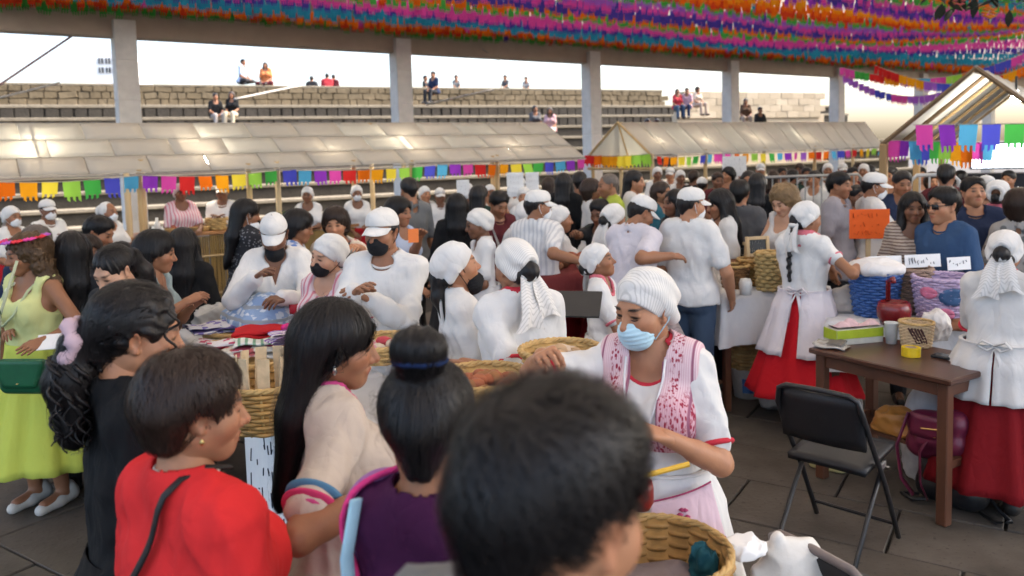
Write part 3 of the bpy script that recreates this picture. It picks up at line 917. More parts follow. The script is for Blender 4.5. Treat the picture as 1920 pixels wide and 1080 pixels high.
# hair, in head space (ears at the origin, face towards -Y)
FR = lambda y=-.098, z=.0, r=(.060, .075, .088): ell((0, y, z - .028), r, .012, op=-1)
def hair_prims(style):
    cap0 = [ell((0, .020, .036), (.086, .101, .089), .02)]
    face = [ell((0, -.118, -.030), (.068, .086, .104), .022, op=-1)]
    ears = [ell((s * .084, -.008, -.035), (.03, .036, .048), .01, op=-1) for s in (-1, 1)]
    C = cap_
    if style == 'short':
        return cap0 + [ell((0, .0, .072), (.072, .082, .052), .03), C((0, .08, .0), (0, .075, -.05), .045, .03, .03)] + face + ears, .004
    if style == 'undercap':
        return [ell((0, .022, .020), (.080, .096, .075), .02), C((0, .08, .0), (0, .075, -.05), .042, .03, .03)] + [ell((0, -.110, -.01), (.08, .10, .115), .012, op=-1)] + ears, .003
    if style == 'thin':
        return [ell((0, .022, .034), (.081, .098, .086), .02), C((0, .08, .0), (0, .075, -.05), .04, .028, .03)] + [ell((0, -.115, -.01), (.068, .09, .115), .012, op=-1)] + ears, .002
    if style == 'crop':
        return cap0 + [ell((0, .022, .046), (.087, .104, .084), .03), C((0, .080, .0), (0, .076, -.055), .050, .030, .04), C((-.045, .07, -.0), (-.04, .065, -.05), .045, .028, .04), C((.045, .07, -.0), (.04, .065, -.05), .045, .028, .04),
                       C((-.07, -.005, .03), (-.073, -.012, .01), .016, .008, .02), C((.07, -.005, .03), (.073, -.012, .01), .016, .008, .02)] + \
            [ell((0, -.118, -.030), (.085, .088, .110), .014, op=-1)] + [ell((s * .088, .0, -.035), (.03, .040, .050), .01, op=-1) for s in (-1, 1)], .005
    if style == 'bob':
        return cap0 + [ell((0, .018, .05), (.098, .112, .090), .03), C((-.07, .01, .0), (-.072, .03, -.05), .04, .03, .03), C((.07, .01, .0), (.072, .03, -.05), .04, .03, .03),
                       C((0, .085, .0), (0, .075, -.085), .06, .035, .04), C((-.05, .07, -.0), (-.04, .065, -.085), .05, .03, .04), C((.05, .07, -.0), (.04, .065, -.085), .05, .03, .04)] + \
            [ell((0, -.122, -.035), (.07, .085, .099), .012, op=-1)] + [ell((s * .084, -.03, -.05), (.03, .045, .04), .01, op=-1) for s in (-1, 1)], .005
    if style == 'curly':
        pr = cap0 + [ell((0, .03, .04), (.115, .12, .105), .03), C((-.085, .03, .0), (-.10, .04, -.10), .05, .05, .04), C((.085, .03, .0), (.10, .04, -.10), .05, .05, .04), C((0, .10, .0), (0, .10, -.13), .07, .07, .05)]
        return pr + face, .011
    if style == 'bigcurly':
        pr = cap0 + [ell((0, .03, .03), (.105, .118, .10), .03), C((-.08, .03, .0), (-.11, .07, -.20), .05, .06, .05), C((.08, .03, .0), (.11, .07, -.20), .05, .06, .05), C((0, .10, .0), (0, .13, -.26), .07, .08, .05)]
        return pr + face, .012
    if style in ('long', 'longback'):
        pr = cap0 + [ell((0, .02, .034), (.087, .104, .090), .02),
                     C((-.045, .062, .0), (-.058, .085, -.20), .045, .036, .04), C((.045, .062, .0), (.058, .085, -.20), .045, .036, .04), C((0, .080, .0), (0, .100, -.20), .05, .040, .04),
                     C((-.058, .085, -.20), (-.035, .11, -.42), .034, .014, .04), C((.058, .085, -.20), (.035, .11, -.42), .034, .014, .04), C((0, .10, -.20), (0, .115, -.46), .040, .016, .04)]
        if style == 'long':
            pr += [C((-.074, .005, .02), (-.088, -.005, -.14), .03, .034, .03), C((.074, .005, .02), (.088, -.005, -.14), .03, .034, .03),
                   C((-.088, -.005, -.14), (-.092, -.03, -.30), .034, .018, .03), C((.088, -.005, -.14), (.092, -.03, -.30), .034, .018, .03)]
            return pr + face, .005
        return pr + face + ears, .005
    if style == 'ponytail':
        pr = cap0 + [C((0, .10, .02), (0, .135, -.01), .03, .03, .02), C((0, .135, -.01), (0, .15, -.12), .035, .045, .03), C((0, .15, -.12), (.01, .13, -.34), .045, .02, .03), C((0, .08, .0), (0, .075, -.05), .045, .03, .03)]
        return pr + face + ears, .005
    if style == 'curltail':
        pr = cap0 + [ell((0, .015, .040), (.088, .104, .086), .03), C((0, .10, -.01), (0, .138, -.04), .032, .028, .02), C((0, .138, -.04), (0, .150, -.13), .036, .046, .03), C((0, .15, -.13), (.015, .125, -.27), .046, .03, .03), C((-.02, .14, -.12), (-.035, .12, -.24), .03, .016, .03), C((.03, .14, -.12), (.05, .12, -.30), .028, .012, .03),
                     C((0, .08, .0), (0, .075, -.06), .05, .035, .03)]
        return pr + face + [ell((s * .084, -.004, -.035), (.03, .032, .045), .01, op=-1) for s in (-1, 1)], .010
    if style == 'bun':
        pr = cap0 + [C((0, .08, .0), (0, .075, -.055), .05, .032, .03), C((0, .06, .10), (0, .075, .135), .035, .035, .01), ell((0, .078, .150), (.050, .046, .042), .01)]
        return pr + face + ears, .004
    if style == 'lowbun':
        pr = cap0 + [C((0, .08, .0), (0, .075, -.05), .05, .034, .03), ell((0, .125, -.03), (.046, .042, .05), .015)]
        return pr + face + ears, .004
    if style == 'scarfbun':
        return [ell((0, .118, -.032), (.044, .042, .046), .015), C((-.03, .07, -.05), (.03, .07, -.05), .034, .034, .03)], .004
    if style == 'scarfbraid':
        pr = [ell((0, .108, -.02), (.040, .034, .05), .015), C((-.03, .07, -.05), (.03, .07, -.05), .034, .034, .03)]
        for i in range(14): pr.append(ell((.006 * (-1) ** i, .112 + .012 * math.sin(i * .3), -.07 - .030 * i), (.021 - .0008 * i, .019, .023), .006))
        return pr, .004
    if style == 'scarftail':
        return [C((0, .115, -.03), (0, .13, -.13), .034, .034, .02), C((0, .13, -.13), (.01, .12, -.30), .034, .015, .03), C((-.03, .07, -.05), (.03, .07, -.05), .034, .034, .03)], .005
    if style == 'braid':
        pr = cap0 + [C((0, .08, .0), (0, .075, -.05), .05, .034, .03)]
        for i in range(12):
            pr.append(ell((.006 * (-1) ** i, .105 + .012 * math.sin(i * .3), -.06 - .030 * i), (.021 - .0008 * i, .019, .023), .006))
        return pr + face + ears, .004
    raise KeyError(style)
_hair = {}
def hair_mesh(style, vox, mat):
    key = (style, vox, mat.name)
    if key not in _hair:
        pr, amp = hair_prims(style)
        def post(A, X):
            # locks: ridges that run down the head
            th = np.arctan2(X[..., 0], X[..., 1] + .001)
            fl = np.sin(th * 17 + 2.5 * wob(X, 26, 3)) * .5 + np.sin(th * 31 + X[..., 2] * 40 + 2 * wob(X, 40, 5)) * .3
            if style in ('curly', 'bigcurly', 'curltail'): fl = wob(X, 95, 4, 7) + .6 * wob(X, 170, 8, 6)
            near = np.abs(A) < .03
            A = A - np.where(near, amp * fl, 0)
            if style.startswith('long'): A = A + np.where(near, .006 * np.clip((-.2 - X[..., 2]) * 6, 0, 1) * (1 + np.sin(th * 25)), 0)
            return A
        V, Q = sdf_mesh(pr, vox, post)
        _hair[key] = mesh_np('hair_' + style, V, Q, [mat])
    return _hair[key]

def strands(prims, n, length, flow, mat, width=.0022, lift=.004, seed=1, start=None, vox=.006, curl=0, seg=9, inset=.004, wig=.15, name='hair_strands'):
    """thin ribbons of hair that start on an implicit surface and follow flow(X) along it"""
    g = np.random.default_rng(seed)
    V, Q = sdf_mesh(prims, vox)
    if start is not None: V = V[start(V)]
    X = V[g.integers(0, len(V), n)] + g.normal(0, vox * .4, (n, 3))
    L = length * g.uniform(.55, 1.1, n); st = (L / seg)[:, None]
    def grad(X):
        e = .003
        d0 = sdf_at(prims, X)
        Gd = np.stack([sdf_at(prims, X + np.eye(3)[i] * e) - d0 for i in range(3)], -1)
        return d0, Gd / (np.linalg.norm(Gd, axis=1, keepdims=True) + 1e-9)
    lf = lift * g.uniform(-.6, 1.4, n); ph = g.uniform(0, 6.28, n); wa = g.normal(0, wig, (n, 1))
    T0 = None; pts = []; nor = []
    for i in range(seg + 1):
        d, N = grad(X)
        X = X - N * (d - lf - inset * 0 + inset * ((i / seg) ** 2) * 0)[:, None] * (1 if i == 0 else .8)
        pts.append(X); nor.append(N)
        T = flow(X); T = T - N * (T * N).sum(1, keepdims=True); T /= np.linalg.norm(T, axis=1, keepdims=True) + 1e-9
        B = np.cross(N, T); T = T + B * (wa + .1 * np.sin(ph[:, None] + i * .9))
        if curl: T = T + B * (curl * np.sin(ph + i * 1.9))[:, None] + N * (curl * .5 * np.cos(ph + i * 1.9))[:, None]
        if T0 is not None: T = .5 * T + .5 * T0
        T /= np.linalg.norm(T, axis=1, keepdims=True) + 1e-9
        T0 = T; X = X + T * st
    pts = np.array(pts); nor = np.array(nor)
    W = np.gradient(pts, axis=0); B = np.cross(nor, W); B /= np.linalg.norm(B, axis=2, keepdims=True) + 1e-9
    tp = (np.sin(np.linspace(.25, math.pi * .98, seg + 1)) ** .6)[:, None, None] * width * .5
    A0, A1 = pts - B * tp, pts + B * tp
    VV = np.stack([A0, A1], 2).transpose(1, 0, 2, 3).reshape(-1, 3)
    i, s = np.meshgrid(np.arange(n), np.arange(seg), indexing='ij'); b0 = (i * (seg + 1) * 2 + s * 2).ravel()
    return mesh_np(name, VV, np.c_[b0, b0 + 1, b0 + 3, b0 + 2], [mat])

_mids = {}
def mid_strands(style, mat, d):
    key = (style, mat.name, d < 4.6)
    if key not in _mids:
        pr, amp = hair_prims(style)
        c0 = np.array([.006, .05, .125]); ties = {'bun': (0, .075, .125), 'ponytail': (0, .12, .0), 'lowbun': (0, .11, -.03), 'braid': (0, .09, -.05)}
        def fl(X):
            if style in ties:
                on = (np.linalg.norm(X - np.array(ties[style]), axis=1) > .05)[:, None] & (X[:, 2:3] > -.08)
                return np.where(on, np.array(ties[style]) - X, np.array([0, .1, -1.0]) * np.ones_like(X))
            v = X - c0; return v / (np.linalg.norm(v, axis=1, keepdims=True) + 1e-6) + np.array([0, .15, -.7])
        cu = .7 if 'curly' in style else 0
        L_ = .24 if style.startswith('long') else .09 if 'curly' in style else .075 if style in ('short', 'thin') else .12
        st = lambda V: ~((V[:, 1] < -.035) & (V[:, 2] < .09)) & ~((np.abs(V[:, 0]) > .06) & (V[:, 1] < .03) & (V[:, 2] < .03) & (V[:, 2] > -.1))
        _mids[key] = strands(pr, 1500 if d < 4.6 else 800, L_, fl, mat, width=.0032 if d < 4.6 else .0048, lift=.006, seed=3, start=st, vox=.009, curl=cu, seg=7, wig=.2)
    return _mids[key]

# head wear
def cap_dome_prims(): return [ell((0, .012, .042), (.085, .103, .086), .01), cap_((0, -.05, .075), (0, .05, .07), .045, .045, .04)]
def clip_below(z0, tilt=0.0):
    def post(A, X): return np.maximum(A, (z0 + tilt * X[..., 1]) - X[..., 2])
    return post
_wear = {}
def wear(kindn, vox, mats):
    key = (kindn, vox, tuple(m.name for m in mats))
    if key in _wear: return _wear[key]
    if kindn == 'cap':
        V, Q = sdf_mesh(cap_dome_prims(), vox, clip_below(.036, -.10)); me = [('crown_dome', mesh_np('cap', V, Q, mats[:1]))]
        mb = MB()
        def br(u, v):
            a = (u - .5) * 2.4; L_ = .078 * np.cos(a * 1.15) ** .6
            x = .082 * np.sin(a); y = -.096 * np.cos(a) + .010
            return np.stack([x * (1 - .12 * v), y - L_ * v, .047 - .02 * np.abs(np.sin(a)) - .40 * L_ * v - 2.0 * x * x * v], -1)
        mb.sheet(lambda u, v: br(u, v), 18, 7); mb.sheet(lambda u, v: br(u, v) - np.array([0, 0, .004]), 18, 7)
        me.append(('brim', mb.mesh('brim', mats[:1], True)))
        mb = MB(); mb.lathe([(.001, 0), (.007, .002), (.008, .006), (.001, .009)], 8, (0, .01, .131)); me.append(('button', mb.mesh('button', mats[:1], True)))
    elif kindn in ('scarf', 'scarfback', 'ringscarf', 'scarfdown'):
        pr = [ell((0, .016, .038), (.088, .105, .093), .02), cap_((0, .085, .01), (0, .085, -.045), .062, .04, .03), cap_((-.06, .03, .0), (-.05, .06, -.04), .034, .03, .02), cap_((.06, .03, .0), (.05, .06, -.04), .034, .03, .02)]
        if kindn == 'scarfback': pr.append(ell((0, .150, -.035), (.042, .070, .05), .02, op=-1))
        if kindn == 'ringscarf': pr = [ell((0, .04, .03), (.098, .085, .098), .02), ell((0, .14, .01), (.056, .07, .056), .02, op=-1)]
        def post(A, X):
            A = np.maximum(A, (.052 - 1.02 * (X[..., 1] + .085)) - X[..., 2])
            A = np.maximum(A, -.075 - X[..., 2])
            nr = np.abs(A) < .02
            return A - np.where(nr, .0022 * np.sin(70 * X[..., 1] + 60 * X[..., 2] + 2 * wob(X, 30, 2)), 0)
        V, Q = sdf_mesh(pr, vox, post); me = [('wrap', mesh_np('scarf', V, Q, mats[:1]))]
        mb = MB()
        def tail(x0, L, tw):
            def fn(u, v):
                w = .018 + .06 * v
                x = x0 + (u - .5) * w * 2 * (1 + .2 * np.sin(v * 6)); fold = .007 * np.sin(u * 9 + x0 * 50) * (.3 + v)
                return np.stack([x + tw * v * v, .105 + .035 * np.sin(v * 2.2) + fold, -.045 - L * v - .01 * np.cos(u * 7) * v], -1)
            return fn
        if kindn == 'scarf': mb.sheet(tail(0, .30, .0), 14, 12); mb.sheet(lambda u, v: tail(0, .30, 0)(u, v) + np.array([0, .006, 0]), 14, 12)
        elif kindn == 'scarfback':
            for x0, L, tw in ((-.03, .20, -.03), (.03, .24, .03)):
                mb.sheet(tail(x0, L, tw), 10, 10); mb.sheet(lambda u, v: tail(x0, L, tw)(u, v) + np.array([0, .006, 0]), 10, 10)
            mb.tube([(-.04, .10, -.05), (0, .135, -.06), (.04, .10, -.05)], [.016, .02, .016], 8)
        elif kindn == 'scarfdown': mb.sheet(tail(0, .46, .0), 14, 14); mb.sheet(lambda u, v: tail(0, .46, 0)(u, v) + np.array([0, .006, 0]), 14, 14)
        if mb.v: me.append(('tail', mb.mesh('tail', mats[:1], True)))
        else:
            mb.tube([(0.056 * math.cos(a), .125, .01 + .056 * math.sin(a)) for a in np.linspace(0, 6.283, 20, endpoint=False)], .02, 8, True)
            me.append(('rolled_edge', mb.mesh('rolled_edge', mats[:1], True)))
    elif kindn.startswith('mask'):
        low = kindn == 'maskchin'
        dz = -.045 if low else 0
        pr = [ell((0, -.050, -.058 + dz), (.061, .056, .056), .01), cap_((0, -.084, -.030 + dz), (0, -.093, -.048 + dz), .016, .020, .03), ell((0, -.052, -.082 + dz), (.050, .048, .040), .015)]
        def post(A, X):
            A = np.maximum(A, X[..., 1] + .020 + .25 * (X[..., 2] + .06 - dz) * 0)
            A = np.maximum(A, X[..., 2] + .024 - dz - .14 * (-.06 - X[..., 1]) * (X[..., 1] < -.06))
            A = np.maximum(A, -.118 + dz - X[..., 2])
            nr = np.abs(A) < .012
            return A - np.where(nr & (np.abs(X[..., 2] + .062 - dz) < .034), .0016 * np.sin((X[..., 2] - .1 * np.abs(X[..., 0])) * 420), 0)
        V, Q = sdf_mesh(pr, vox, post); me = [('panel', mesh_np('mask', V, Q, mats[:1]))]
        for s in (-1, 1):
            mb = MB()
            mb.tube([(s * .055, -.032, -.035 + dz), (s * .072, -.008, .0), (s * .083, .016, .018), (s * .088, .026, .0), (s * .080, .012, -.035), (s * .052, -.028, -.088 + dz)], .0022, 5)
            me.append(('ear_loop', mb.mesh('ear_loop', mats[:1], True)))
    _wear[key] = me
    return me

def snap(pr, p, it=9):
    for _ in range(it):
        d0 = sdf_at(pr, p[None])[0]; g = np.array([sdf_at(pr, (p + np.eye(3)[i] * .004)[None])[0] - d0 for i in range(3)]) / .004
        p = p - .8 * g * d0 / (g.dot(g) + 1e-6)
    return p
# ------------------------------------------------------------------ people: bodies and clothes
def ik(s, t, l1, l2, pole):
    d = t - s; D = np.linalg.norm(d); 
    if D > (l1 + l2) * .985: t = s + d * ((l1 + l2) * .985 / D); d = t - s; D = np.linalg.norm(d)
    D = max(D, abs(l1 - l2) + .02)
    a = (l1 * l1 - l2 * l2 + D * D) / (2 * D); h = math.sqrt(max(l1 * l1 - a * a, 0))
    u = d / np.linalg.norm(d); pole = pole - u * pole.dot(u); pole /= np.linalg.norm(pole) + 1e-9
    return s + u * a + pole * h, t
FOLDR = rot(.5, .3, .2) * np.array([1, 1, .45])
def grid_quads(nu, nv, wrap):
    i, j = np.meshgrid(np.arange(nu - 1), np.arange(nv if wrap else nv - 1), indexing='ij')
    a = (i * nv + j).ravel(); b = (i * nv + (j + 1) % nv).ravel()
    return np.c_[a, b, b + nv, a + nv]

def person(label, px, py, d, yaw=0, sex='f', skin=1, hair=('long', 'black'), top=None, low=None, apron=None, wearing=(), mask=None,
           lean=0, head=(0, 0, 0), L='down', Rr='down', w=1.0, belly=0, sit=None, top_off=.009, hem=None, child=False, group=None,
           bust=1.0, hands=('relax', 'relax'), extra=None, twist=0, z_feet=0, hs=1.0, cat=None, near=None, cross=False, neckup=.016):
    """px, py: where the top of the head is in the photograph; d: how far away; yaw: 0 faces the camera, 90 faces right, 180 away"""
    T = P(px, py, d)
    yaw = yaw - math.degrees(math.atan((px - 960) / F))
    dist = d if near is None else near
    vb = float(np.clip(dist * .0026, .0085, .026)); vh = float(np.clip(round(dist * .00125 * 1000) / 1000, .003, .010))
    vhh = float(np.clip(round(dist * .00135 * 1000) / 1000, .004, .012)); vc = float(np.clip(dist * .0026, .0075, .024)); vn = float(np.clip(round(dist * .0011 * 1000) / 1000, .003, .008))
    ln = R(lean); hs = hs * (.92 if child else 1.0) * (.93 if sex == 'm' else .905); w = 1 + (w - 1) * .7
    hat = .02 if (wearing or hair) else 0
    Rh0 = rot(R(head[1]) + ln * .35, R(head[2]), R(head[0]))
    ztop = T[2] - z_feet
    hh = (.229 + neckup) * hs
    if sit is not None: S = 1.6 if not cross else min(1.9, max(1.2, (ztop - (sit - z_feet) - .07 - hh) / (.29 * math.cos(ln))))
    else: S = (ztop - hh) / (.53 + .295 * math.cos(ln))
    Rt = rot(ln, 0, R(twist)); tf = Rt @ np.array([0, 1.0, 0])
    htop = .124 + (.012 if hair and not wearing else .010 if wearing else 0) + (.012 if any(q[0] == 'cap' for q in wearing) else 0)
    for _ in range(3):
        S = float(np.clip(S, .8, 1.95)); u = S / 1.6
        zp = .53 * S if sit is None else sit + .07
        o = np.array([0, 0, zp])
        tl = lambda x, y, z, o=o, u=u: o + Rt @ (np.array([x, y, z]) * u)
        nb = tl(0, .015, .472)
        hc = nb + Rt @ np.array([0, .0, .03 + neckup]) + Rh0 @ np.array([0, -.018, .105 * hs])
        tz = (hc + Rh0 @ np.array([0, .02, htop * hs]))[2]
        if sit is None: S += (ztop - tz) / (.53 + .295 * math.cos(ln))
    if sit is not None:
        z_feet += ztop - tz          # seated figures slide in height, not in size
    topv = hc + Rh0 @ np.array([0, .02, htop * hs])
    ry = R(yaw); Rz = rot(0, 0, ry)
    root_xy = T - Rz @ topv
    root = thing('person', label, cat or 'person', (root_xy[0], root_xy[1], z_feet if sit is None else z_feet), ry, group)
    RW = np.array([root_xy[0], root_xy[1], z_feet])
    tolocal = lambda p: Rz.T @ (np.asarray(p, float) - RW)
    ws = (.97 if sex == 'm' else .87) * (1 + (w - 1) * .6); af = (.95 if sex == 'm' else .86) * (1 + (w - 1) * .8); w *= .96
    sho = {s: tl(s * .153 * ws, .012, .425) for s in (-1, 1)}
    # arms: person's right hand is at -x
    l1, l2 = .285 * u, .235 * u
    arm = {}
    for s, tgt in ((1, L), (-1, Rr)):
        pole = np.array([s * .6, .7, -.5])
        if isinstance(tgt, str):
            t = {'down': o + np.array([s * .225, -.035 - .5 * math.sin(ln), -.075]) * u + np.array([0, 0, -.01]),
                 'front': sho[s] + np.array([-s * .06, -.36, -.26]) * u, 'low': sho[s] + np.array([-s * .05, -.22, -.38]) * u,
                 'chest': sho[s] + np.array([-s * .13, -.27, -.12]) * u, 'lap': o + np.array([s * .09, -.30, .06]), 'back': o + np.array([s * .08, .17, .12]),
                 'belly': o + np.array([s * .05, -.24, .15]) * u}[tgt]
        else: t = tolocal(tgt)
        e, t = ik(sho[s], t, l1, l2, pole)
        arm[s] = (sho[s], e, t)
    # legs
    hip = {s: o + np.array([s * .085, 0, -.02]) * u for s in (-1, 1)}
    if sit is None:
        g = rng.uniform(-.03, .05)
        kn = {s: np.array([s * .085 * u, -.02 + s * g, .285 * S]) for s in (-1, 1)}; an = {s: np.array([s * .09 * u, .02 + s * g * 1.5, .05 * S]) for s in (-1, 1)}
    else:
        kn = {s: o + np.array([s * .12, -.40, .02]) for s in (-1, 1)}; an = {s: kn[s] + np.array([0, -.04, -.40]) for s in (-1, 1)}
        if cross: kn = {s: o + np.array([s * .27, -.27, .0]) for s in (-1, 1)}; an = {s: o + np.array([-s * .10, -.34, -.02]) for s in (-1, 1)}
    def torso(off, k=.03):
        a = off; pr = [cap_(tl(-.07, 0, 0), tl(.07, 0, 0), .105 * w * u + a, None, k, tf, .9),
              cap_(tl(0, 0, .06), tl(0, 0, .20), (.118 if sex == 'm' else .108) * w * u + a, None, k, tf, .85),
              cap_(tl(-.055, 0, .10), tl(-.06, 0, .26), .085 * w * u + a, .085 * w * u + a, k, tf, 1), cap_(tl(.055, 0, .10), tl(.06, 0, .26), .085 * w * u + a, .085 * w * u + a, k, tf, 1),
              cap_(tl(-.068 * ws, 0, .33), tl(.068 * ws, 0, .33), .104 * ws * u + a, None, k, tf, .88),
              cap_(tl(-.128 * ws, .012, .425), tl(.128 * ws, .012, .425), .054 * u + a, None, k),
              cap_(tl(0, .025, .49), tl(-.12 * ws, .018, .44), .045 * u + a * .6, .05 * u + a, k), cap_(tl(0, .025, .49), tl(.12 * ws, .018, .44), .045 * u + a * .6, .05 * u + a, k),
              ell(tl(-.062, .055, -.02), np.array([.098, .088, .10]) * w * u + a, k, Rt), ell(tl(.062, .055, -.02), np.array([.098, .088, .10]) * w * u + a, k, Rt)]
        if sex == 'f' and not child and bust > 0:
            for s in (-1, 1): pr.append(ell(tl(s * .066, -.080 * (1 + (w - 1) * .7), .30), np.array([.066, .062, .068]) * u * (.7 + .3 * w) * bust + a, k, Rt))
        if belly: pr.append(ell(tl(0, -.04, .12), np.array([.14, .10, .14]) * u * (1 + belly) + a, k, Rt))
        return pr
    neckp = cap_(tl(0, -.004, .445), hc + Rh0 @ np.array([0, .026, -.07]), (.050 if sex == 'm' else .043), (.050 if sex == 'm' else .042), .03)
    def arms(off, f0_, f1_):
        pr = []
        for s in (-1, 1):
            a, b, c = arm[s]
            r0_, r1, r2 = .047 * af * u, .039 * af * u, .0265 * af * u
            u1 = min(f1_, 1.0)
            pr.append(cap_(a, a + (b - a) * u1, r0_ + off, r0_ + (r1 - r0_) * u1 + off * 1.25, .03))
            if f1_ > 1: pr.append(cap_(b, b + (c - b) * (f1_ - 1), r1 + off * 1.2, r1 + (r2 - r1) * (f1_ - 1) + off * 1.5, .02))
        return pr
    # body: one continuous skin
    pr = torso(0) + [neckp] + arms(0, 0, 2)
    for s in (-1, 1):
        pr += [cap_(hip[s], kn[s], .088 * w * u, .056 * u, .03), cap_(kn[s], an[s], .054 * u, .037 * u, .02), cap_(an[s] + np.array([0, .02, -.02]), an[s] + np.array([0, -.13, -.03]), .036 * u, .028 * u, .02)]
        b, c = arm[s][1], arm[s][2]
        pr.append(cap_(b + (c - b) * .25, b + (c - b) * .45, .036 * af * u, .035 * af * u, .02))
    V, Q = sdf_mesh(pr, vb)
    fm = np.zeros((len(V), 3))
    Vh, Qh, fh = head_mesh(sex, vh)
    parts = [(V, Q, fm), (hc + (Vh * hs) @ Rh0.T, Qh, fh)]
    for s in (-1, 1):
        a, b, c = arm[s]; pose = hands[0 if s > 0 else 1]
        Vn, Qn = hand_mesh(pose, vn)
        dy = (c - b) / np.linalg.norm(c - b); dy = dy + np.array([0, 0, -.12]); dy /= np.linalg.norm(dy)
        if dy[2] < -.75: nz = np.array([s * 1.0, 0.15, 0])         # palm towards the thigh
        else: nz = np.array([s * .55, 0, 1.0])
        nz = nz - dy * nz.dot(dy); nz /= np.linalg.norm(nz); tx = np.cross(dy, nz)
        fl = -1 if s > 0 else 1
        # thumb side: towards the body's middle / front
        want = np.array([-s * 1.0, -.6, 0.4])
        if tx.dot(want) < 0: tx = -tx; flip = True
        else: flip = False
        hsz = .93 * (1 if sex == 'm' else .92) * (.85 if child else 1)
        M = np.stack([tx, dy, nz], 1)
        q = Qn[:, ::-1] if np.linalg.det(M) < 0 else Qn
        parts.append((c - dy * .012 + (Vn * hsz) @ M.T, q, np.zeros((len(Vn), 3))))
    VV = []; QQ = []; n = 0
    for v, q, _ in parts: VV.append(v); QQ.append(q + n); n += len(v)
    body = link('body', mesh_np('body', np.concatenate(VV), np.concatenate(QQ), [SKIN[skin]], np.concatenate([p[2] for p in parts])), root)
    ctx = dict(root=root, hc=hc, Rh=Rh0, hs=hs, tl=tl, Rt=Rt, o=o, u=u, S=S, arm=arm, w=w, nb=nb, hip=hip, kn=kn, an=an, tolocal=tolocal, sho=sho, ws=ws, af=af, top_off=top_off, tf=tf, torso=torso, arms=arms, vc=vc)
    Mh = np.eye(4); Mh[:3, :3] = Rh0 * hs; Mh[:3, 3] = hc
    # upper garment
    seed = int(rng.integers(1e6))
    if top:
        mat, sleeve, hemz = top[0], top[1], top[2] if len(top) > 2 else -.06
        neck = top[3] if len(top) > 3 else 'round'
        pr = torso(top_off, .04)
        fl = {'none': 0, 'cap': .35, 'short': .72, 'elbow': 1.05, 'long': 1.92, 'roll': 1.55}[sleeve]
        if fl: pr += arms(top_off * 1.25, 0, fl)
        if low and low[0] in ('dress', 'skirt') and hemz > -.11: hemz = .085
        if hemz < -.02:
            pr.append(cap_(tl(-.06, 0, 0), tl(-.065, 0, hemz), .122 * w * u + top_off, .128 * w * u + top_off, .04, tf, .98)); pr.append(cap_(tl(.06, 0, 0), tl(.065, 0, hemz), .122 * w * u + top_off, .128 * w * u + top_off, .04, tf, .98))
        iR = Rt.T
        nbl = np.array([0, .012, .47])
        dep, rx_ = {'round': (.085, .082), 'wide': (.105, .105), 'polo': (.042, .058), 'tank': (.15, .085), 'v': (.05, .064)}[neck]
        def neck_cut(q):
            c1 = np.sqrt((q[..., 0] / .066) ** 2 + ((q[..., 1] + .0) / .066) ** 2) - 1
            c1 = np.maximum(c1 * .06, -.06 - q[..., 2])
            e = np.stack([q[..., 0] / rx_, (q[..., 1] + .062) / .092, (q[..., 2] - .0) / dep], -1)
            c2 = (np.linalg.norm(e, axis=-1) - 1) * min(rx_, dep)
            c = np.minimum(c1, c2)
            if neck == 'v':
                c3 = np.maximum(np.abs(q[..., 0]) - np.clip(.05 + q[..., 2] * .30, .0, .06), np.maximum(q[..., 1] + .02, -.165 - q[..., 2])); c = np.minimum(c, c3)
            return c
        def post(A, X):
            near = np.abs(A) < .045
            Y = ((X - o) @ Rt) / u
            fold = .017 * (.40 - np.abs(wob(X * np.array([1, 1, .55]), 20, seed))) + .010 * (.40 - np.abs(wob(X @ FOLDR, 44, seed + 1))) + .005 * (.40 - np.abs(wob(X @ FOLDR.T, 85, seed + 5)))
            fold = fold + .004 * np.sin(Y[..., 2] * 62 + 3 * wob(X, 13, seed + 2)) * np.clip(1 - np.abs(Y[..., 2] - .08) * 5, 0, 1)
            C_ = neck_cut(Y - nbl)
            fold = fold * np.clip(C_ / .05, 0, 1)
            A = A - .005 * np.exp(-(C_ / .03) ** 2)
            fold = np.maximum(fold * (1.25 if sex == 'm' else 1) + .002, -.0045)
            A = A - np.where(near, fold, 0)
            A = np.maximum(A, (hemz + .006 * np.sin(Y[..., 0] * 30)) - Y[..., 2])
            A = np.maximum(A, -C_ * u)
            if sleeve == 'none':
                for s in (-1, 1):
                    X2 = Y - np.array([s * .190 * ws, .0, .385]); A = np.maximum(A, -(np.sqrt((X2[..., 0] / .055) ** 2 + (X2[..., 1] / .11) ** 2 + (X2[..., 2] / .105) ** 2) - 1) * .055)
            return A
        V, Q = sdf_mesh(pr, vc, post)
        nm = {'none': 'sleeveless_top', 'cap': 'blouse', 'short': 'shirt' if sex == 'm' else 'blouse', 'elbow': 'shirt' if sex == 'm' else 'blouse', 'long': 'shirt', 'roll': 'shirt'}[sleeve]
        tob = link(nm, mesh_np(nm, V, Q, [mat]), root)
        ctx['top'] = tob
        if neck == 'polo':
            mb = MB(); a = np.linspace(0, 6.283, 22, endpoint=False)
            mb.tube([tl(.060 * math.sin(t), .004 - .060 * math.cos(t), .470 - .030 * math.cos(t)) for t in a], .013, 8, True, flat=.5)
            mb.build('collar', mat, tob, True)
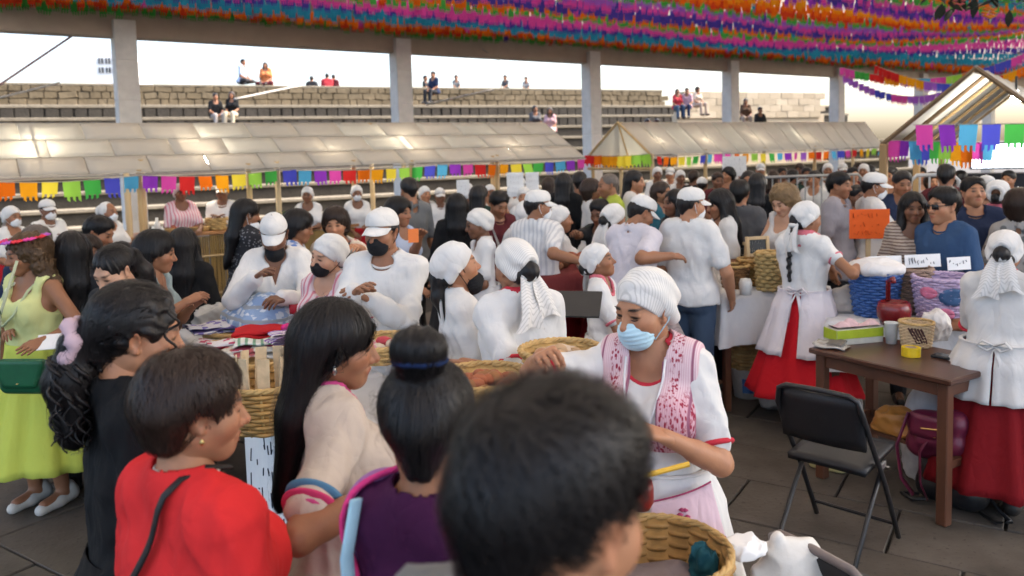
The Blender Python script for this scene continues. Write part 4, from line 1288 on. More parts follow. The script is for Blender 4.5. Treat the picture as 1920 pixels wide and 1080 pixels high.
        if len(top) > 4 and top[4]:                       # coloured edging at neck and sleeves
            tk = max(.0065, vc * .8)
            def post2(A, X):
                Y = ((X - o) @ Rt) / u
                q_ = Y - nbl
                return np.maximum(np.maximum(np.abs(A - .001) - tk, np.abs(neck_cut(q_) * u + .001) - tk * 1.15), np.where(q_[..., 1] > -.01, -.05 - q_[..., 2], -1))
            bx_ = [q for q in pr if True]
            V, Q = sdf_mesh([q for q in torso(top_off, .04)][4:8], vc, post2)
            if len(V): link('collar_trim', mesh_np('collar_trim', V, Q, [top[4]]), tob)
            if fl and fl <= 1.05:
                for s in (-1, 1):
                    a_, b_, c_ = arm[s]; dv = (b_ - a_) / np.linalg.norm(b_ - a_); c0 = a_ + (b_ - a_) * fl + dv * (.036 * af * u)
                    e1 = np.cross(dv, [.2, .1, 1]); e1 /= np.linalg.norm(e1); e2 = np.cross(dv, e1); rs = .046 * af * u + top_off
                    mb = MB(); n_ = 28 if d < 3 else 14
                    mb.tube([c0 - dv * .012 + rs * (math.cos(t) * e1 + math.sin(t) * e2) + dv * .004 * math.sin(t * 14) for t in np.linspace(0, 6.283, n_, endpoint=False)], .0085, 6, True)
                    mb.build('sleeve_trim', top[4], tob, True)
    def skirt_axes(z):
        t = np.clip((zp + .115 * u - z) / (.13 * u), 0, 1); t = t * t * (3 - 2 * t)
        q = np.clip((zp - .05 - z) / .5, 0, 1)
        return (.146 + .036 * t) * w * u + top_off + .006 + .01 * q, (.106 + .026 * t) * w * u + top_off + .006 + .02 * q, (.0 + .022 * t) * u
    # lower garment
    SK = None
    if low:
        kd, mat = low[0], low[1]
        if kd in ('skirt', 'dress'):
            zh = low[2] if len(low) > 2 else .22
            flare = low[3] if len(low) > 3 else .34
            n_, m_ = (64 if d < 6 else 36), 16
            SK = (zh, flare)
            th = np.linspace(0, 2 * math.pi, n_, endpoint=False)
            V = []
            zt = zp + .115 * u
            ph = rng.uniform(0, 6)
            for i in range(m_):
                f = i / (m_ - 1); z = zt + (zh - zt) * f
                ax_, ay_, cy_ = skirt_axes(z)
                ex = (flare - .18) * max(0, f - .2) ** 1.1
                pl = (np.sin(th * 11 + ph + .8 * np.sin(th * 3)) + .5 * np.sin(th * 19 + 2)) * .022 * f ** .8
                V.append(np.stack([np.cos(th) * (ax_ + ex + pl), np.sin(th) * (ay_ + ex + pl) + cy_, np.full(n_, z) + .006 * np.sin(th * 5) * f], -1))
            V = np.concatenate(V); Q = grid_quads(m_, n_, True)
            nm = 'skirt' if kd == 'skirt' else 'dress_skirt'
            ctx['skirt'] = solidify(link(nm, mesh_np(nm, V, Q[:, ::-1], [mat]), root), .004)
        else:
            pr = [cap_(tl(-.07, 0, .03), tl(.07, 0, .03), .105 * w * u + .003, None, .03, tf, .9), ell(tl(-.062, .055, -.02), np.array([.098, .088, .10]) * w * u + .003, .03), ell(tl(.062, .055, -.02), np.array([.098, .088, .10]) * w * u + .003, .03)]
            for s in (-1, 1):
                pr += [cap_(hip[s], kn[s], .095 * w * u, .068 * u, .025), cap_(kn[s], an[s] + (np.array([0, 0, -.02])), .066 * u, .055 * u, .02)]
            def post(A, X):
                near = np.abs(A) < .03
                A = A - np.where(near, .008 * (.4 - np.abs(wob(X, 20, seed))) + .002 * np.sin(X[..., 2] * 60 + 3 * wob(X, 15, 3)) * (np.abs(X[..., 2] - kn[1][2]) < .12), 0)
                return np.maximum(A, X[..., 2] - (zp + .12 * u)) if not lean > 20 else A
            V, Q = sdf_mesh(pr, vc * 1.15, post)
            ctx['trousers'] = link('trousers', mesh_np('trousers', V, Q, [mat]), root)
    if d < 8 or sit is not None:
        sm = low[4] if low and len(low) > 4 else plain('shoe_dark', (.03, .025, .022), .5)
        key = ('shoe', round(u, 2), d < 5)
        if key not in _wear:
            _wear[key] = sdf_mesh([cap_((0, .05, -.005), (0, -.04, -.012), .042 * u, .038 * u, .03), cap_((0, -.04, -.012), (0, -.15, -.022), .038 * u, .032 * u, .03), cap_((0, .04, .02), (0, .03, .04), .04 * u, .042 * u, .03)], .010 if d < 5 else .016, lambda A, X: np.maximum(A, -.048 - X[..., 2]))
        for s in (-1, 1):
            V, Q = _wear[key]
            if sit is None: off = np.array([an[s][0], an[s][1], .049])
            else: off = an[s]
            link('shoe', mesh_np('shoe', V + off, Q, [sm]), root)
    # head
    if any('scarf' in q[0] for q in wearing):
        if hair and hair[0] == 'undercap': hair = None
        elif hair: hair = ({'lowbun': 'scarfbun', 'braid': 'scarfbraid', 'ponytail': 'scarftail'}.get(hair[0], 'scarfbun'), hair[1])
    elif not hair and any(q[0] == 'cap' for q in wearing): hair = ('undercap', 'black')
    if hair:
        hm = HAIR[hair[1]]
        ctx['hair'] = link('hair', hair_mesh(hair[0], vhh, hm), root, None, Mh)
        if 2.2 < d < 7.2 and sit is None and not hair[0].startswith('scarf') and hair[0] != 'undercap':
            link('hair_strands', mid_strands(hair[0], hm, d), root, None, Mh)
    for it in wearing:
        k_, m_ = it[0], it[1:]
        me = wear(k_, vhh, m_)
        nm = {'cap': 'cap', 'scarf': 'headscarf', 'scarfback': 'headscarf', 'scarfdown': 'headscarf', 'ringscarf': 'headscarf'}[k_]
        ob = link(nm, me[0][1], root, None, Mh)
        for nm2, m2 in me[1:]: link(nm2, m2, ob)
        ctx['wear'] = ob
    if mask:
        me = wear(mask[0], vhh, mask[1:])
        ob = link('face_mask', me[0][1], root, None, Mh)
        for nm2, m2 in me[1:]: link(nm2, m2, ob)
    # apron worn over the skirt, open at the back
    if apron:
        mat = apron[0]; za = apron[1] if len(apron) > 1 else .45; back = apron[2] if len(apron) > 2 else .25
        n_, m_ = (56 if d < 6 else 30), 14
        a0 = math.pi / 2 + back; th = np.linspace(a0, a0 + 2 * math.pi - 2 * back, n_)
        V = []; zt = zp + .13 * u; ph = rng.uniform(0, 6)
        for i in range(m_):
            f = i / (m_ - 1); z = zt + (za - zt) * f
            ax_, ay_, cy_ = skirt_axes(z); fs = (zt - z) / (zt - SK[0]) if SK else f; ex = .020 + (SK[1] - .18 if SK else .08) * max(0, fs - .2) ** 1.1 + .012 * f
            pl = (np.sin(th * 13 + ph) + .5 * np.sin(th * 23 + 1)) * (.002 + .011 * f)
            V.append(np.stack([np.cos(th) * (ax_ + ex + pl), np.sin(th) * (ay_ + ex + pl) + cy_, np.full(n_, z)], -1))
        ob = solidify(link('apron', mesh_np('apron', np.concatenate(V), grid_quads(m_, n_, False)[:, ::-1], [mat]), root), .004)
        ctx['apron'] = ob
        # waist tie and bow
        mb = MB(); tw = zt - .005
        ax_, ay_, cy_ = skirt_axes(tw)
        mb.tube([(math.cos(t) * (ax_ + .016), math.sin(t) * (ay_ + .016) + cy_, tw) for t in np.linspace(0, 6.283, 30, endpoint=False)], .012, 6, True, flat=.4)
        yb = ay_ + cy_ + .02
        for s in (-1, 1):
            mb.tube([(0, yb, tw), (s * .05, yb + .03, tw + .03), (s * .075, yb + .02, tw), (s * .03, yb + .02, tw - .02), (0, yb, tw)], .012, 6, flat=.45)
            mb.tube([(0, yb, tw), (s * .03, yb + .03, tw - .08), (s * .05, yb + .03, tw - .20)], [.01, .013, .018], 6, flat=.3)
        mb.build('apron_tie', mat, ob, True)
    if extra: extra(ctx)
    return ctx
# ------------------------------------------------------------------ cloth colours
WH = cloth((.69, .68, .665)); WH2 = cloth((.63, .615, .60)); CREAM = cloth((.50, .42, .355)); BEIGE = cloth((.42, .33, .26))
RED = cloth((.68, .030, .032)); SKRED = cloth((.38, .012, .018)); BLK = cloth((.012, .012, .013)); BLK2 = cloth((.03, .03, .033)); GREY = cloth((.16, .165, .17)); NAVY = cloth((.022, .032, .07)); DENIM = cloth((.055, .085, .135))
BLUE = cloth((.035, .075, .16)); RIB = cloth((.74, .72, .69), 'rib'); RIB2 = cloth((.72, .70, .68), 'rib'); STRIPE = cloth((.70, .69, .68), 'stripe', (.50, .50, .52)); TRIM = cloth((.55, .04, .06)); PINKT = cloth((.62, .16, .20))
LIME = cloth((.52, .58, .10)); LIME2 = cloth((.66, .68, .30)); LAV = cloth((.36, .16, .40)); PLUM = cloth((.055, .010, .045)); POLKA = cloth((.03, .03, .034), 'polka', (.20, .20, .21)); FLOR = cloth((.66, .58, .47), 'floral', (.45, .12, .12)); FLOR2 = cloth((.60, .60, .64), 'floral', (.12, .20, .45))
SAGE = cloth((.30, .37, .37)); GREENP = cloth((.36, .42, .06)); TEAL = cloth((.03, .12, .16)); PINK = cloth((.60, .36, .36)); DKRED = cloth((.10, .02, .025)); DKGRN = cloth((.02, .045, .035)); SLATE = cloth((.09, .09, .095)); LBLUE = cloth((.42, .50, .66)); BROWN = cloth((.12, .07, .045)); ZIG = cloth((.45, .37, .31), 'hstripe', (.16, .11, .09)); YEL = cloth((.6, .5, .2)); GREY2 = cloth((.30, .28, .30))
MBLUE = cloth((.50, .72, .82)); MWH = cloth((.74, .76, .78)); MBLK = cloth((.018, .018, .02)); PKST = cloth((.70, .58, .60), 'stripe', (.55, .2, .25))
SHW = plain('shoe_white', (.62, .60, .55), .5)
TR_J = ('trousers', DENIM); TR_D = ('trousers', BLK2)
SK_R = ('skirt', SKRED, .16, .36); SK_D = ('skirt', BLK2, .12, .32)
CAPW = ('cap', WH)

def hair_extra(style, n, length, flow, col, **kw):
    def fn(c):
        pr, amp = hair_prims(style)
        me = strands(pr, n, length, flow, HAIR[col], **kw)
        Mh = np.eye(4); Mh[:3, :3] = c['Rh'] * c['hs']; Mh[:3, 3] = c['hc']
        link('hair_strands', me, c['root'], None, Mh)
        k2 = dict(kw); k2.update(width=.0011, lift=.016, wig=.75, seed=9)
        link('flyaway_hair', strands(pr, 420, length * .9, flow, HAIR[col], **k2), c['root'], None, Mh)
    return fn
def radial(c, g=.35, sw=0.0):
    c = np.array(c, float)
    def fl(X):
        v = X - c; r = np.linalg.norm(v, axis=1, keepdims=True) + 1e-6
        T = v / r; T = T + np.array([0, 0, -g]) + sw * np.cross(np.array([0, .5, .8]), T)
        return T
    return fl
def tailflow(X):
    on = ((X[:, 1] < .112) & (X[:, 2] > -.07))[:, None]
    return np.where(on, np.array([0, .14, -.03]) - X, np.array([0, -.15, -1.0]) * np.ones_like(X))
def toward(c):
    c = np.array(c, float)
    return lambda X: c - X

# ------------------------------------------------------------------ the front customers, seen from behind
def ex_front(c):
    hair_extra('short', 11000, .055, radial((.005, .075, .105), .1, .5), 'black', width=.0015, lift=.010, seg=8, wig=.45, start=lambda V: (V[:, 2] > -.085) & ~((np.abs(V[:, 0]) > .062) & (V[:, 1] < .05) & (V[:, 2] < .02)))(c)
person('person in front with short black hair, face turned away and out of focus', 1044, 703, .75, 138, 'm', 0, ('short', 'black'), (GREY, 'short', -.15, 'round'), TR_D, head=(0, 12, 0), extra=ex_front, near=1.2)
def ex_bun(c):
    hair_extra('bun', 4500, .16, toward((0, .075, .125)), 'black', width=.002, lift=.003, seg=9, wig=.03)(c)
    Mh = np.eye(4); Mh[:3, :3] = c['Rh']; Mh[:3, 3] = c['hc']
    mb = MB(); a = np.linspace(0, 6.283, 26, endpoint=False)
    mb.tube([(.043 * math.cos(t), .070 + .043 * math.sin(t), .126 + .0012 * math.sin(t * 9)) for t in a], .008, 8, True); mb.build('hair_tie', cloth((.015, .03, .09)), c['root'], True, Mh)
    # lavender apron yoke with pink edge over the plum top, pale blue strap
    pr = c['torso'](.026, .04); tl, u, Rt, o = c['tl'], c['u'], c['Rt'], c['o']
    def post(A, X):
        Y = ((X - o) @ Rt) / u
        e = np.stack([Y[..., 0] / .150, (Y[..., 1] - .10) / .12, (Y[..., 2] - .43) / .185], -1); cut = (np.linalg.norm(e, axis=-1) - 1) * .12
        f = np.stack([Y[..., 0] / .10, (Y[..., 1] + .08) / .12, (Y[..., 2] - .47) / .12], -1); cut = np.minimum(cut, (np.linalg.norm(f, axis=-1) - 1) * .1)
        return np.maximum(np.maximum(A - .012 * (.4 - np.abs(wob(X, 18, 3))), -cut), .0 - Y[..., 2])
    V, Q = sdf_mesh(pr, .008, post); ap = link('apron', mesh_np('apron', V, Q, [LAV]), c['root'])
    def post2(A, X):
        Y = ((X - o) @ Rt) / u
        e = np.stack([Y[..., 0] / .150, (Y[..., 1] - .10) / .12, (Y[..., 2] - .43) / .185], -1); cut = (np.linalg.norm(e, axis=-1) - 1) * .12
        return np.maximum(np.maximum(np.abs(A) - .006, np.abs(cut) - .006), -(Y[..., 1]))
    V, Q = sdf_mesh(pr, .006, post2); link('apron_trim', mesh_np('apron_trim', V, Q, [cloth((.72, .05, .22))]), ap)
    mb = MB(); pts = [tl(.122, .118, y) for y in (.0, .1)] + [tl(.122, .120, .2), tl(.118, .120, .3), tl(.112, .100, .40), tl(.10, .06, .47)]
    pts = [snap(c['torso'](.044, .04), p) for p in pts]
    mb.tube(pts, .017, 8, flat=.35); mb.build('strap', cloth((.36, .58, .72)), ap, True)
person('person with a black bun and blue hair tie, lavender apron over a plum top', 798, 660, 1.42, 142, 'f', 1, ('bun', 'black'), (PLUM, 'cap', -.1, 'polo'), SK_D, head=(26, 6, 0), L='low', Rr='low', extra=ex_bun, hs=1.08, near=1.8, w=.92)
def ex_tee(c):
    hair_extra('longback', 6000, .50, radial((0, .03, .13), 1.1), 'black', width=.0024, lift=.004, seg=12, wig=.03, start=lambda V: (V[:, 2] > -.12) & ~((np.abs(V[:, 0]) > .06) & (V[:, 1] < .045) & (V[:, 2] < .05)))(c)
    # striped edging: blue over pink at the sleeve
    for s in (-1, 1):
        a_, b_, _ = c['arm'][s]; dv = (b_ - a_) / np.linalg.norm(b_ - a_); L_ = np.linalg.norm(b_ - a_)
        e1 = np.cross(dv, [.2, .1, 1]); e1 /= np.linalg.norm(e1); e2 = np.cross(dv, e1)
        for k, (f, m) in enumerate(((.67, cloth((.08, .20, .33))), (.755, cloth((.50, .04, .13))))):
            mb = MB(); mb.tube([a_ + dv * L_ * f + ((.047 - .008 * f) * c['af'] * c['u'] + .0205) * (math.cos(t) * e1 + math.sin(t) * e2) for t in np.linspace(0, 6.283, 30, endpoint=False)], .013, 8, True, flat=.45); mb.build('sleeve_band', m, c['top'], True)
    mb = MB(); mb.lathe([(.002, -.012), (.008, -.004), (.003, .01)], 8, c['hc'] + c['Rh'] @ np.array([-.076, .0, -.048])); mb.build('earring', plain('silver', (.6, .6, .6), .25, 1), c['root'], True)
person('person with long straight black hair in a cream tee with blue and pink sleeve bands', 628, 553, 1.98, 100, 'f', 1, ('longback', 'black'), (CREAM, 'short', -.14, 'round', cloth((.5, .06, .2))), ('trousers', NAVY), head=(-14, 8, 0), L='low', Rr=P(745, 905, 1.72), extra=ex_tee, w=1.05, near=1.9, hs=1.0)
def ex_redtop(c):
    hair_extra('crop', 8500, .08, radial((.01, .045, .125), .4, .25), 'brown', width=.0022, lift=.009, seg=9, wig=.38, start=lambda V: (V[:, 2] > -.05) & ~((V[:, 1] < -.045) & (V[:, 2] < .085)) & ~((np.abs(V[:, 0]) > .06) & (V[:, 1] < .04) & (V[:, 2] < .03)))(c)
    tl = c['tl']; pr = c['torso'](.030, .04) + c['arms'](.026, 0, .6)
    mb = MB(); pts = []
    for f in np.linspace(-.12, 1, 28):
        p = tl(-.075 + .23 * max(f, 0), .24 if f > 0 else .24 + 2.6 * f, .475 - .40 * max(f, 0) + .06 * (f < .08))
        for _ in range(9):
            d0 = sdf_at(pr, p[None])[0]; g = np.array([sdf_at(pr, (p + np.eye(3)[i] * .004)[None])[0] - d0 for i in range(3)]) / .004
            p = p - .8 * g * d0 / (g.dot(g) + 1e-6)
        pts.append(p)
    pts = np.array(pts)
    for _ in range(6): pts[1:-1] = (pts[:-2] + 2 * pts[1:-1] + pts[2:]) / 4
    pts = np.array([snap(pr, p, 5) for p in pts])
    for _ in range(1): pts[1:-1] = (pts[:-2] + 2 * pts[1:-1] + pts[2:]) / 4
    mb.tube(pts, .0115, 8, flat=.35); mb.build('bag_strap', plain('strap_black', (.012, .01, .01), .6), c['root'], True)
    mb = MB()
    for i in range(34):
        t = i / 34 * 6.283; p = c['nb'] + c['Rt'] @ np.array([.058 * math.sin(t), .0 + .058 * math.cos(t), .030 + .014 * math.cos(t)])
        mb.lathe([(.0006, -.005), (.0048, 0), (.0006, .005)], 6, p)
    mb.build('pearl_necklace', plain('pearl', (.75, .72, .66), .25), c['root'], True)
    mb = MB(); mb.lathe([(.001, -.007), (.006, 0), (.001, .007)], 8, c['hc'] + c['Rh'] @ np.array([-.08, .002, -.045])); mb.build('earring', plain('gold', (.7, .5, .2), .3, 1), c['root'], True)
person('person with short dark brown hair in a red blouse with a black bag strap', 356, 654, 1.55, 116, 'f', 0, ('crop', 'brown'), (RED, 'elbow', -.14, 'wide'), ('trousers', BEIGE), head=(-18, 6, 0), L='down', Rr='down', extra=ex_redtop, w=1.5, near=1.7, hs=.97, neckup=.03)
def ex_blackcurl(c):
    hair_extra('curltail', 5200, .16, tailflow, 'black', width=.0022, lift=.007, seg=12, wig=.2, curl=.5, start=lambda V: ((V[:, 1] > -.02) | (V[:, 2] > .10)) & ~((np.abs(V[:, 0]) > .06) & (V[:, 1] < .04) & (V[:, 2] < .04)))(c)
    Mh = np.eye(4); Mh[:3, :3] = c['Rh']; Mh[:3, 3] = c['hc']
    mb = MB(); a = np.linspace(0, 6.283, 30, endpoint=False)
    mb.tube([(.040 * math.cos(t), .137 + .008 * math.cos(3 * t), -.03 + .046 * math.sin(t)) for t in a], [.017 + .005 * math.sin(7 * t) for t in a], 8, True); mb.build('hair_tie', cloth((.55, .40, .45)), c['root'], True, Mh)
    mb = MB(); t = np.linspace(0, 1, 40)
    mb.tube([(-.062 - .012 * math.sin(q * 22), -.068 + .014 * math.cos(q * 22), .07 - .20 * q) for q in t], .0035, 5); mb.build('loose_curl', HAIR['black'], c['root'], True, Mh)
    mb = MB(); g = np.random.default_rng(4)
    for k in range(46):
        x0, y0 = g.uniform(-.05, .05), g.uniform(.10, .17); L_ = g.uniform(.08, .20); ph = g.uniform(0, 6); rr = g.uniform(.008, .016); t = np.linspace(0, 1, 26)
        mb.tube(np.stack([x0 * (1 + t) + rr * np.cos(t * 20 * L_ / .2 + ph), y0 - .03 * t + rr * np.sin(t * 20 * L_ / .2 + ph), -.07 - L_ * t], -1), .0055 * (1 - .7 * t), 5)
    kind(mb.build('tail_curls', HAIR['black'], c['root'], True, Mh), 'stuff')
person('person in black with curly black hair gathered in a lilac scrunchie', 256, 527, 1.86, 102, 'f', 0, ('curltail', 'black'), (BLK, 'long', -.14, 'round'), ('skirt', BLK, .06, .36), head=(-14, 10, 0), L='low', Rr='down', extra=ex_blackcurl, w=1.05, near=1.9)

# ------------------------------------------------------------------ the vendor with the blue mask
EMB_N = [0]
def emb_mat():
    m, nt, b, co = base('embroidered_cotton', .85)
    at = node(nt, 'ShaderNodeAttribute', attribute_name='fm')
    sp = node(nt, 'ShaderNodeSeparateColor'); nt.links.new(at.outputs['Color'], sp.inputs[0])
    x, y, z = sp.outputs
    white = (.74, .72, .73); pink = (.62, .42, .47); wine = (.30, .02, .05)
    ax = math_(nt, 'ABSOLUTE', math_(nt, 'SUBTRACT', x, .5))
    lines = wave(nt, at.outputs['Color'], 19, 'X', .4, 1, 4)
    c = mixc(nt, ramp(nt, lines, .55, .8), pink, (.70, .55, .58))
    v = node(nt, 'ShaderNodeTexVoronoi'); v.inputs['Scale'].default_value = 46; nt.links.new(at.outputs['Color'], v.inputs['Vector'])
    n1 = noise(nt, at.outputs['Color'], 30, 3)
    flow = math_(nt, 'MULTIPLY', ramp(nt, v.outputs['Distance'], .55, .38), ramp(nt, n1.outputs[0], .40, .52))
    band = math_(nt, 'MULTIPLY', ramp(nt, math_(nt, 'ABSOLUTE', math_(nt, 'SUBTRACT', ax, .235)), .055, .035), ramp(nt, z, .30, .36))
    low = ramp(nt, z, .40, .36)
    c = mixc(nt, math_(nt, 'MULTIPLY', low, .45), c, (.50, .20, .27))
    c = mixc(nt, math_(nt, 'MULTIPLY', flow, math_(nt, 'MAXIMUM', band, low)), c, wine)
    edge = math_(nt, 'MAXIMUM', ramp(nt, math_(nt, 'ABSOLUTE', math_(nt, 'SUBTRACT', ax, .355)), .012, .006), ramp(nt, math_(nt, 'ABSOLUTE', math_(nt, 'SUBTRACT', ax, .13)), .010, .004))
    c = mixc(nt, edge, c, (.28, .10, .16))
    nt.links.new(c, b.inputs['Base Color']); bump(nt, b, n1.outputs[0], .3, .004)
    return m
EMB = emb_mat()
def ex_mask(c):
    tl, u, Rt, o, root = c['tl'], c['u'], c['Rt'], c['o'], c['root']
    pr = c['torso'](.026, .04)
    def cutf(Y):
        ax = np.abs(Y[..., 0])
        strip = np.maximum(ax - .158, .050 - ax)                       # two shoulder bands
        bib = np.maximum(np.maximum(ax - .150, .235 - 0 - Y[..., 2] - .2), Y[..., 2] - .275)
        return np.minimum(strip, bib)
    def post(A, X):
        Y = ((X - o) @ Rt) / u
        A = A - .010 * (.4 - np.abs(wob(X * np.array([1, 1, .5]), 22, 8)))
        A = np.maximum(A, cutf(Y) * .9); A = np.maximum(A, .20 - Y[..., 2])
        # keep clear of the neck
        e = np.sqrt((Y[..., 0] / .07) ** 2 + ((Y[..., 1] + .01) / .075) ** 2) - 1
        return np.maximum(A, np.where(Y[..., 2] > .36, -e * .07, -1))
    V, Q = sdf_mesh(pr, .0055, post)
    Y = ((V - o) @ Rt) / u; fm = np.clip(np.c_[Y[:, 0] * 2.5 + .5, Y[:, 1] * 2.5 + .5, Y[:, 2]], 0, 1)
    link('apron_yoke', mesh_np('apron_yoke', V, Q, [EMB], fm), c['apron'])
    # apron pocket with scalloped pink top
    ap = c['apron']
    def pk(s, t):
        a = -math.pi / 2 + .55 + s * .85
        z = c['o'][2] + .005 - t * .13 - (.035 * s) * (1 - t)
        return a, z
    mb = MB()
    def fn(u_, v_):
        a = -math.pi / 2 + .15 + u_ * .80; zz = .88 + .05 * u_ * (1 - v_) - v_ * (.09 + .006 * np.abs(np.sin(u_ * 26)))
        return np.stack([np.cos(a) * (.236 + .055 * v_), np.sin(a) * (.195 + .05 * v_) + .02, zz], -1)
    mb.sheet(fn, 40, 10); solidify(mb.build('apron_pocket', cloth((.68, .50, .56)), ap, True), .004)
    mb = MB(); mb.tube([fn(np.array(q), np.array(1.0)) * 1.004 for q in np.linspace(0, 1, 60)], .003, 5); mb.tube([fn(np.array(q), np.array(0.0)) * 1.004 for q in np.linspace(0, 1, 20)], .0026, 5)
    cc = fn(np.array(.45), np.array(.5)) * 1.012
    for k in range(7):
        t = k / 7 * 6.283; q = fn(np.array(.45 + .05 * math.cos(t)), np.array(.5 + .17 * math.sin(t))) * 1.008
        mb.lathe([(.001, -.006), (.010, 0), (.001, .006)], 7, q)
    mb.build('pocket_stitching', cloth((.40, .06, .14)), ap, True)
    # lanyard with white card
    mb = MB(); pts = []
    prb = c['torso'](.036, .04)
    for x0, z0 in ((-.062, .475), (-.060, .42), (-.045, .34), (-.02, .26), (0, .20), (.02, .26), (.045, .34), (.060, .42), (.062, .475)):
        p = tl(x0, -.16, z0)
        for _ in range(30):
            d0 = sdf_at(prb, p[None])[0]
            if d0 < .004: break
            p = p + Rt @ np.array([0, .006, 0])
        pts.append(p)
    mb.tube(pts, .0035, 6); ly = mb.build('lanyard', cloth((.72, .72, .74)), root, True)
    # eyelashes and brows as finer hair pieces
    Mh = np.eye(4); Mh[:3, :3] = c['Rh']; Mh[:3, 3] = c['hc']
    for s in (-1, 1):
        mb = MB(); mb.tube([(s * (.019 + .024 * q), -.0885 + .008 * q * q, -.006 - .003 * math.sin(q * 3.14)) for q in np.linspace(0, 1, 8)], [.0006, .0014, .0017, .0018, .0018, .0016, .0012, .0006], 5); mb.build('eyelashes', HAIR['black'], root, True, Mh)
        mb = MB(); mb.tube([(s * (.014 + .034 * q), -.091 + .012 * q * q, .0205 + .006 * math.sin(q * 2.4)) for q in np.linspace(0, 1, 8)], [.0012, .0026, .003, .003, .0026, .002, .0015, .0006], 5, flat=.6); mb.build('eyebrow', HAIR['black'], root, True, Mh)
person('vendor with a pale blue surgical mask, ribbed white headscarf and embroidered pink apron', 1207, 498, 2.40, -14, 'f', 0, ('undercap', 'black'), (WH, 'short', -.1, 'round', TRIM), SK_R, apron=(WH, .40, .3), wearing=(('scarf', RIB),), mask=('mask', MBLUE),
       head=(-26, 9, 0), Rr=P(1016, 668, 2.16), L=P(1245, 818, 2.16), hands=('pinch', 'grip'), extra=ex_mask, w=1.08, hs=1.06, near=2.0)

# ------------------------------------------------------------------ vendors behind the long table
person('vendor in a white scarf seen from behind, red edged sleeve reaching to the table', 962, 444, 3.3, 205, 'f', 1, ('lowbun', 'black'), (WH, 'short', -.1, 'wide', TRIM), SK_R, apron=(WH, .4, .25), wearing=(('scarfback', RIB),), head=(12, 10, 0), L=P(868, 682, 2.95), Rr='low', w=1.18)
person('vendor in profile with a white headscarf and black mask pulled under the nose', 838, 453, 3.62, 98, 'f', 0, ('ponytail', 'black'), (WH, 'short', -.1, 'wide'), SK_R, apron=(WH, .4, .3), wearing=(('scarf', WH),), mask=('maskchin', MBLK), head=(4, -12, 0), L='low', Rr='low', w=1.15)
person('burly vendor in white cap, white jacket and black mask, arms in front', 716, 384, 4.0, -18, 'm', 1, None, (WH, 'long', -.16, 'polo'), ('trousers', WH2), wearing=(CAPW,), mask=('mask', MBLK), head=(-14, 4, 0), L=P(690, 560, 3.7), Rr=P(668, 548, 3.65), w=1.05, belly=.04)
person('vendor in a floppy white headscarf and black mask looking sideways', 622, 437, 4.2, -42, 'f', 3, ('bob', 'black'), (PKST, 'elbow', -.1, 'round'), SK_R, apron=(WH, .4, .3), wearing=(('scarf', WH),), mask=('mask', MBLK), head=(-8, 6, 14), L='low', Rr='low')
person('vendor in white cap looking down over open white collar, dark mask', 510, 398, 4.65, -8, 'm', 2, None, (WH, 'long', -.18, 'v'), ('trousers', WH2), wearing=(CAPW,), mask=('maskchin', MBLK), head=(0, 24, 0), L=P(529, 560, 4.35), Rr=P(480, 520, 4.4), hands=('pinch', 'relax'), w=1.0)

# ------------------------------------------------------------------ customers at the left
def ex_yellow(c):
    Mh = np.eye(4); Mh[:3, :3] = c['Rh']; Mh[:3, 3] = c['hc']
    cr = bpy.data.objects.new('flower_crown', None); COL.objects.link(cr); cr.parent = c['root']; cr.matrix_local = Matrix(Mh)
    for i, (a, col) in enumerate(((-2.6, (.75, .03, .05)), (-2.1, (.8, .06, .35)), (-1.6, (.75, .03, .05)), (-1.1, (.45, .1, .5)), (-.6, (.8, .06, .35)), (0, (.8, .5, .1)), (.6, (.75, .03, .05)), (1.2, (.8, .06, .35)))):
        mb = MB(); ce = np.array([.086 * math.cos(a), .010 + .10 * math.sin(a), .085])
        for k in range(6):
            t = k / 6 * 6.283
            mb.lathe([(.001, -.008), (.019, .0), (.001, .010)], 7, ce + np.array([.02 * math.cos(t), .02 * math.sin(t), .006 * math.sin(3 * t)]))
        mb.build('flower', plain('petal_%d' % (i % 4), col, .7), cr, True)
    sp_ = c['tl']
    mb = MB(); mb.tube([sp_(-.07, .05, .5), sp_(-.08, -.09, .42), sp_(-.06, -.17, .30), sp_(.0, -.19, .24), sp_(.06, -.17, .30), sp_(.08, -.09, .42), sp_(.07, .05, .5)], .008, 6); mb.build('necklace', cloth((.45, .5, .3), 'floral', (.8, .8, .7)), c['root'], True)
ytop = person('person in a lime green tank dress with a red flower crown and tawny hair', 44, 434, 4.35, -50, 'f', 1, ('bigcurly', 'curly'), (LIME2, 'none', -.1, 'tank'), ('dress', LIME, .26, .36, SHW), head=(-22, 8, 0), L=P(78, 640, 4.05), Rr=P(20, 620, 4.3), extra=ex_yellow, w=1.15, hands=('flat', 'relax'))
person('person with pulled back black hair looking down, dark top, beside the green dress', 196, 461, 3.6, -38, 'f', 3, ('ponytail', 'black'), (BLK2, 'short', -.1, 'round'), TR_D, head=(-10, 28, 0), L='low', Rr='low')
person('balding grey haired person in a navy shirt, back turned, at the far left', 66, 416, 4.9, 205, 'm', 1, ('thin', 'grey'), (NAVY, 'short', -.15, 'polo'), TR_D, head=(10, 0, 0))
person('person with very long black hair, back turned, next to the navy shirt', 132, 430, 4.5, 172, 'f', 1, ('long', 'black'), (BLK2, 'short', -.1, 'round'), TR_D)
person('person with brown face half hidden behind the long black hair', 160, 440, 5.2, 20, 'f', 2, ('bob', 'brown'), (BROWN, 'short', -.1, 'round'), TR_D)
person('person with thick black hair bending right near the reed counter', 192, 403, 5.6, 62, 'm', 1, ('short', 'black'), (GREY, 'short', -.15, 'round'), TR_D, head=(0, 22, 0))
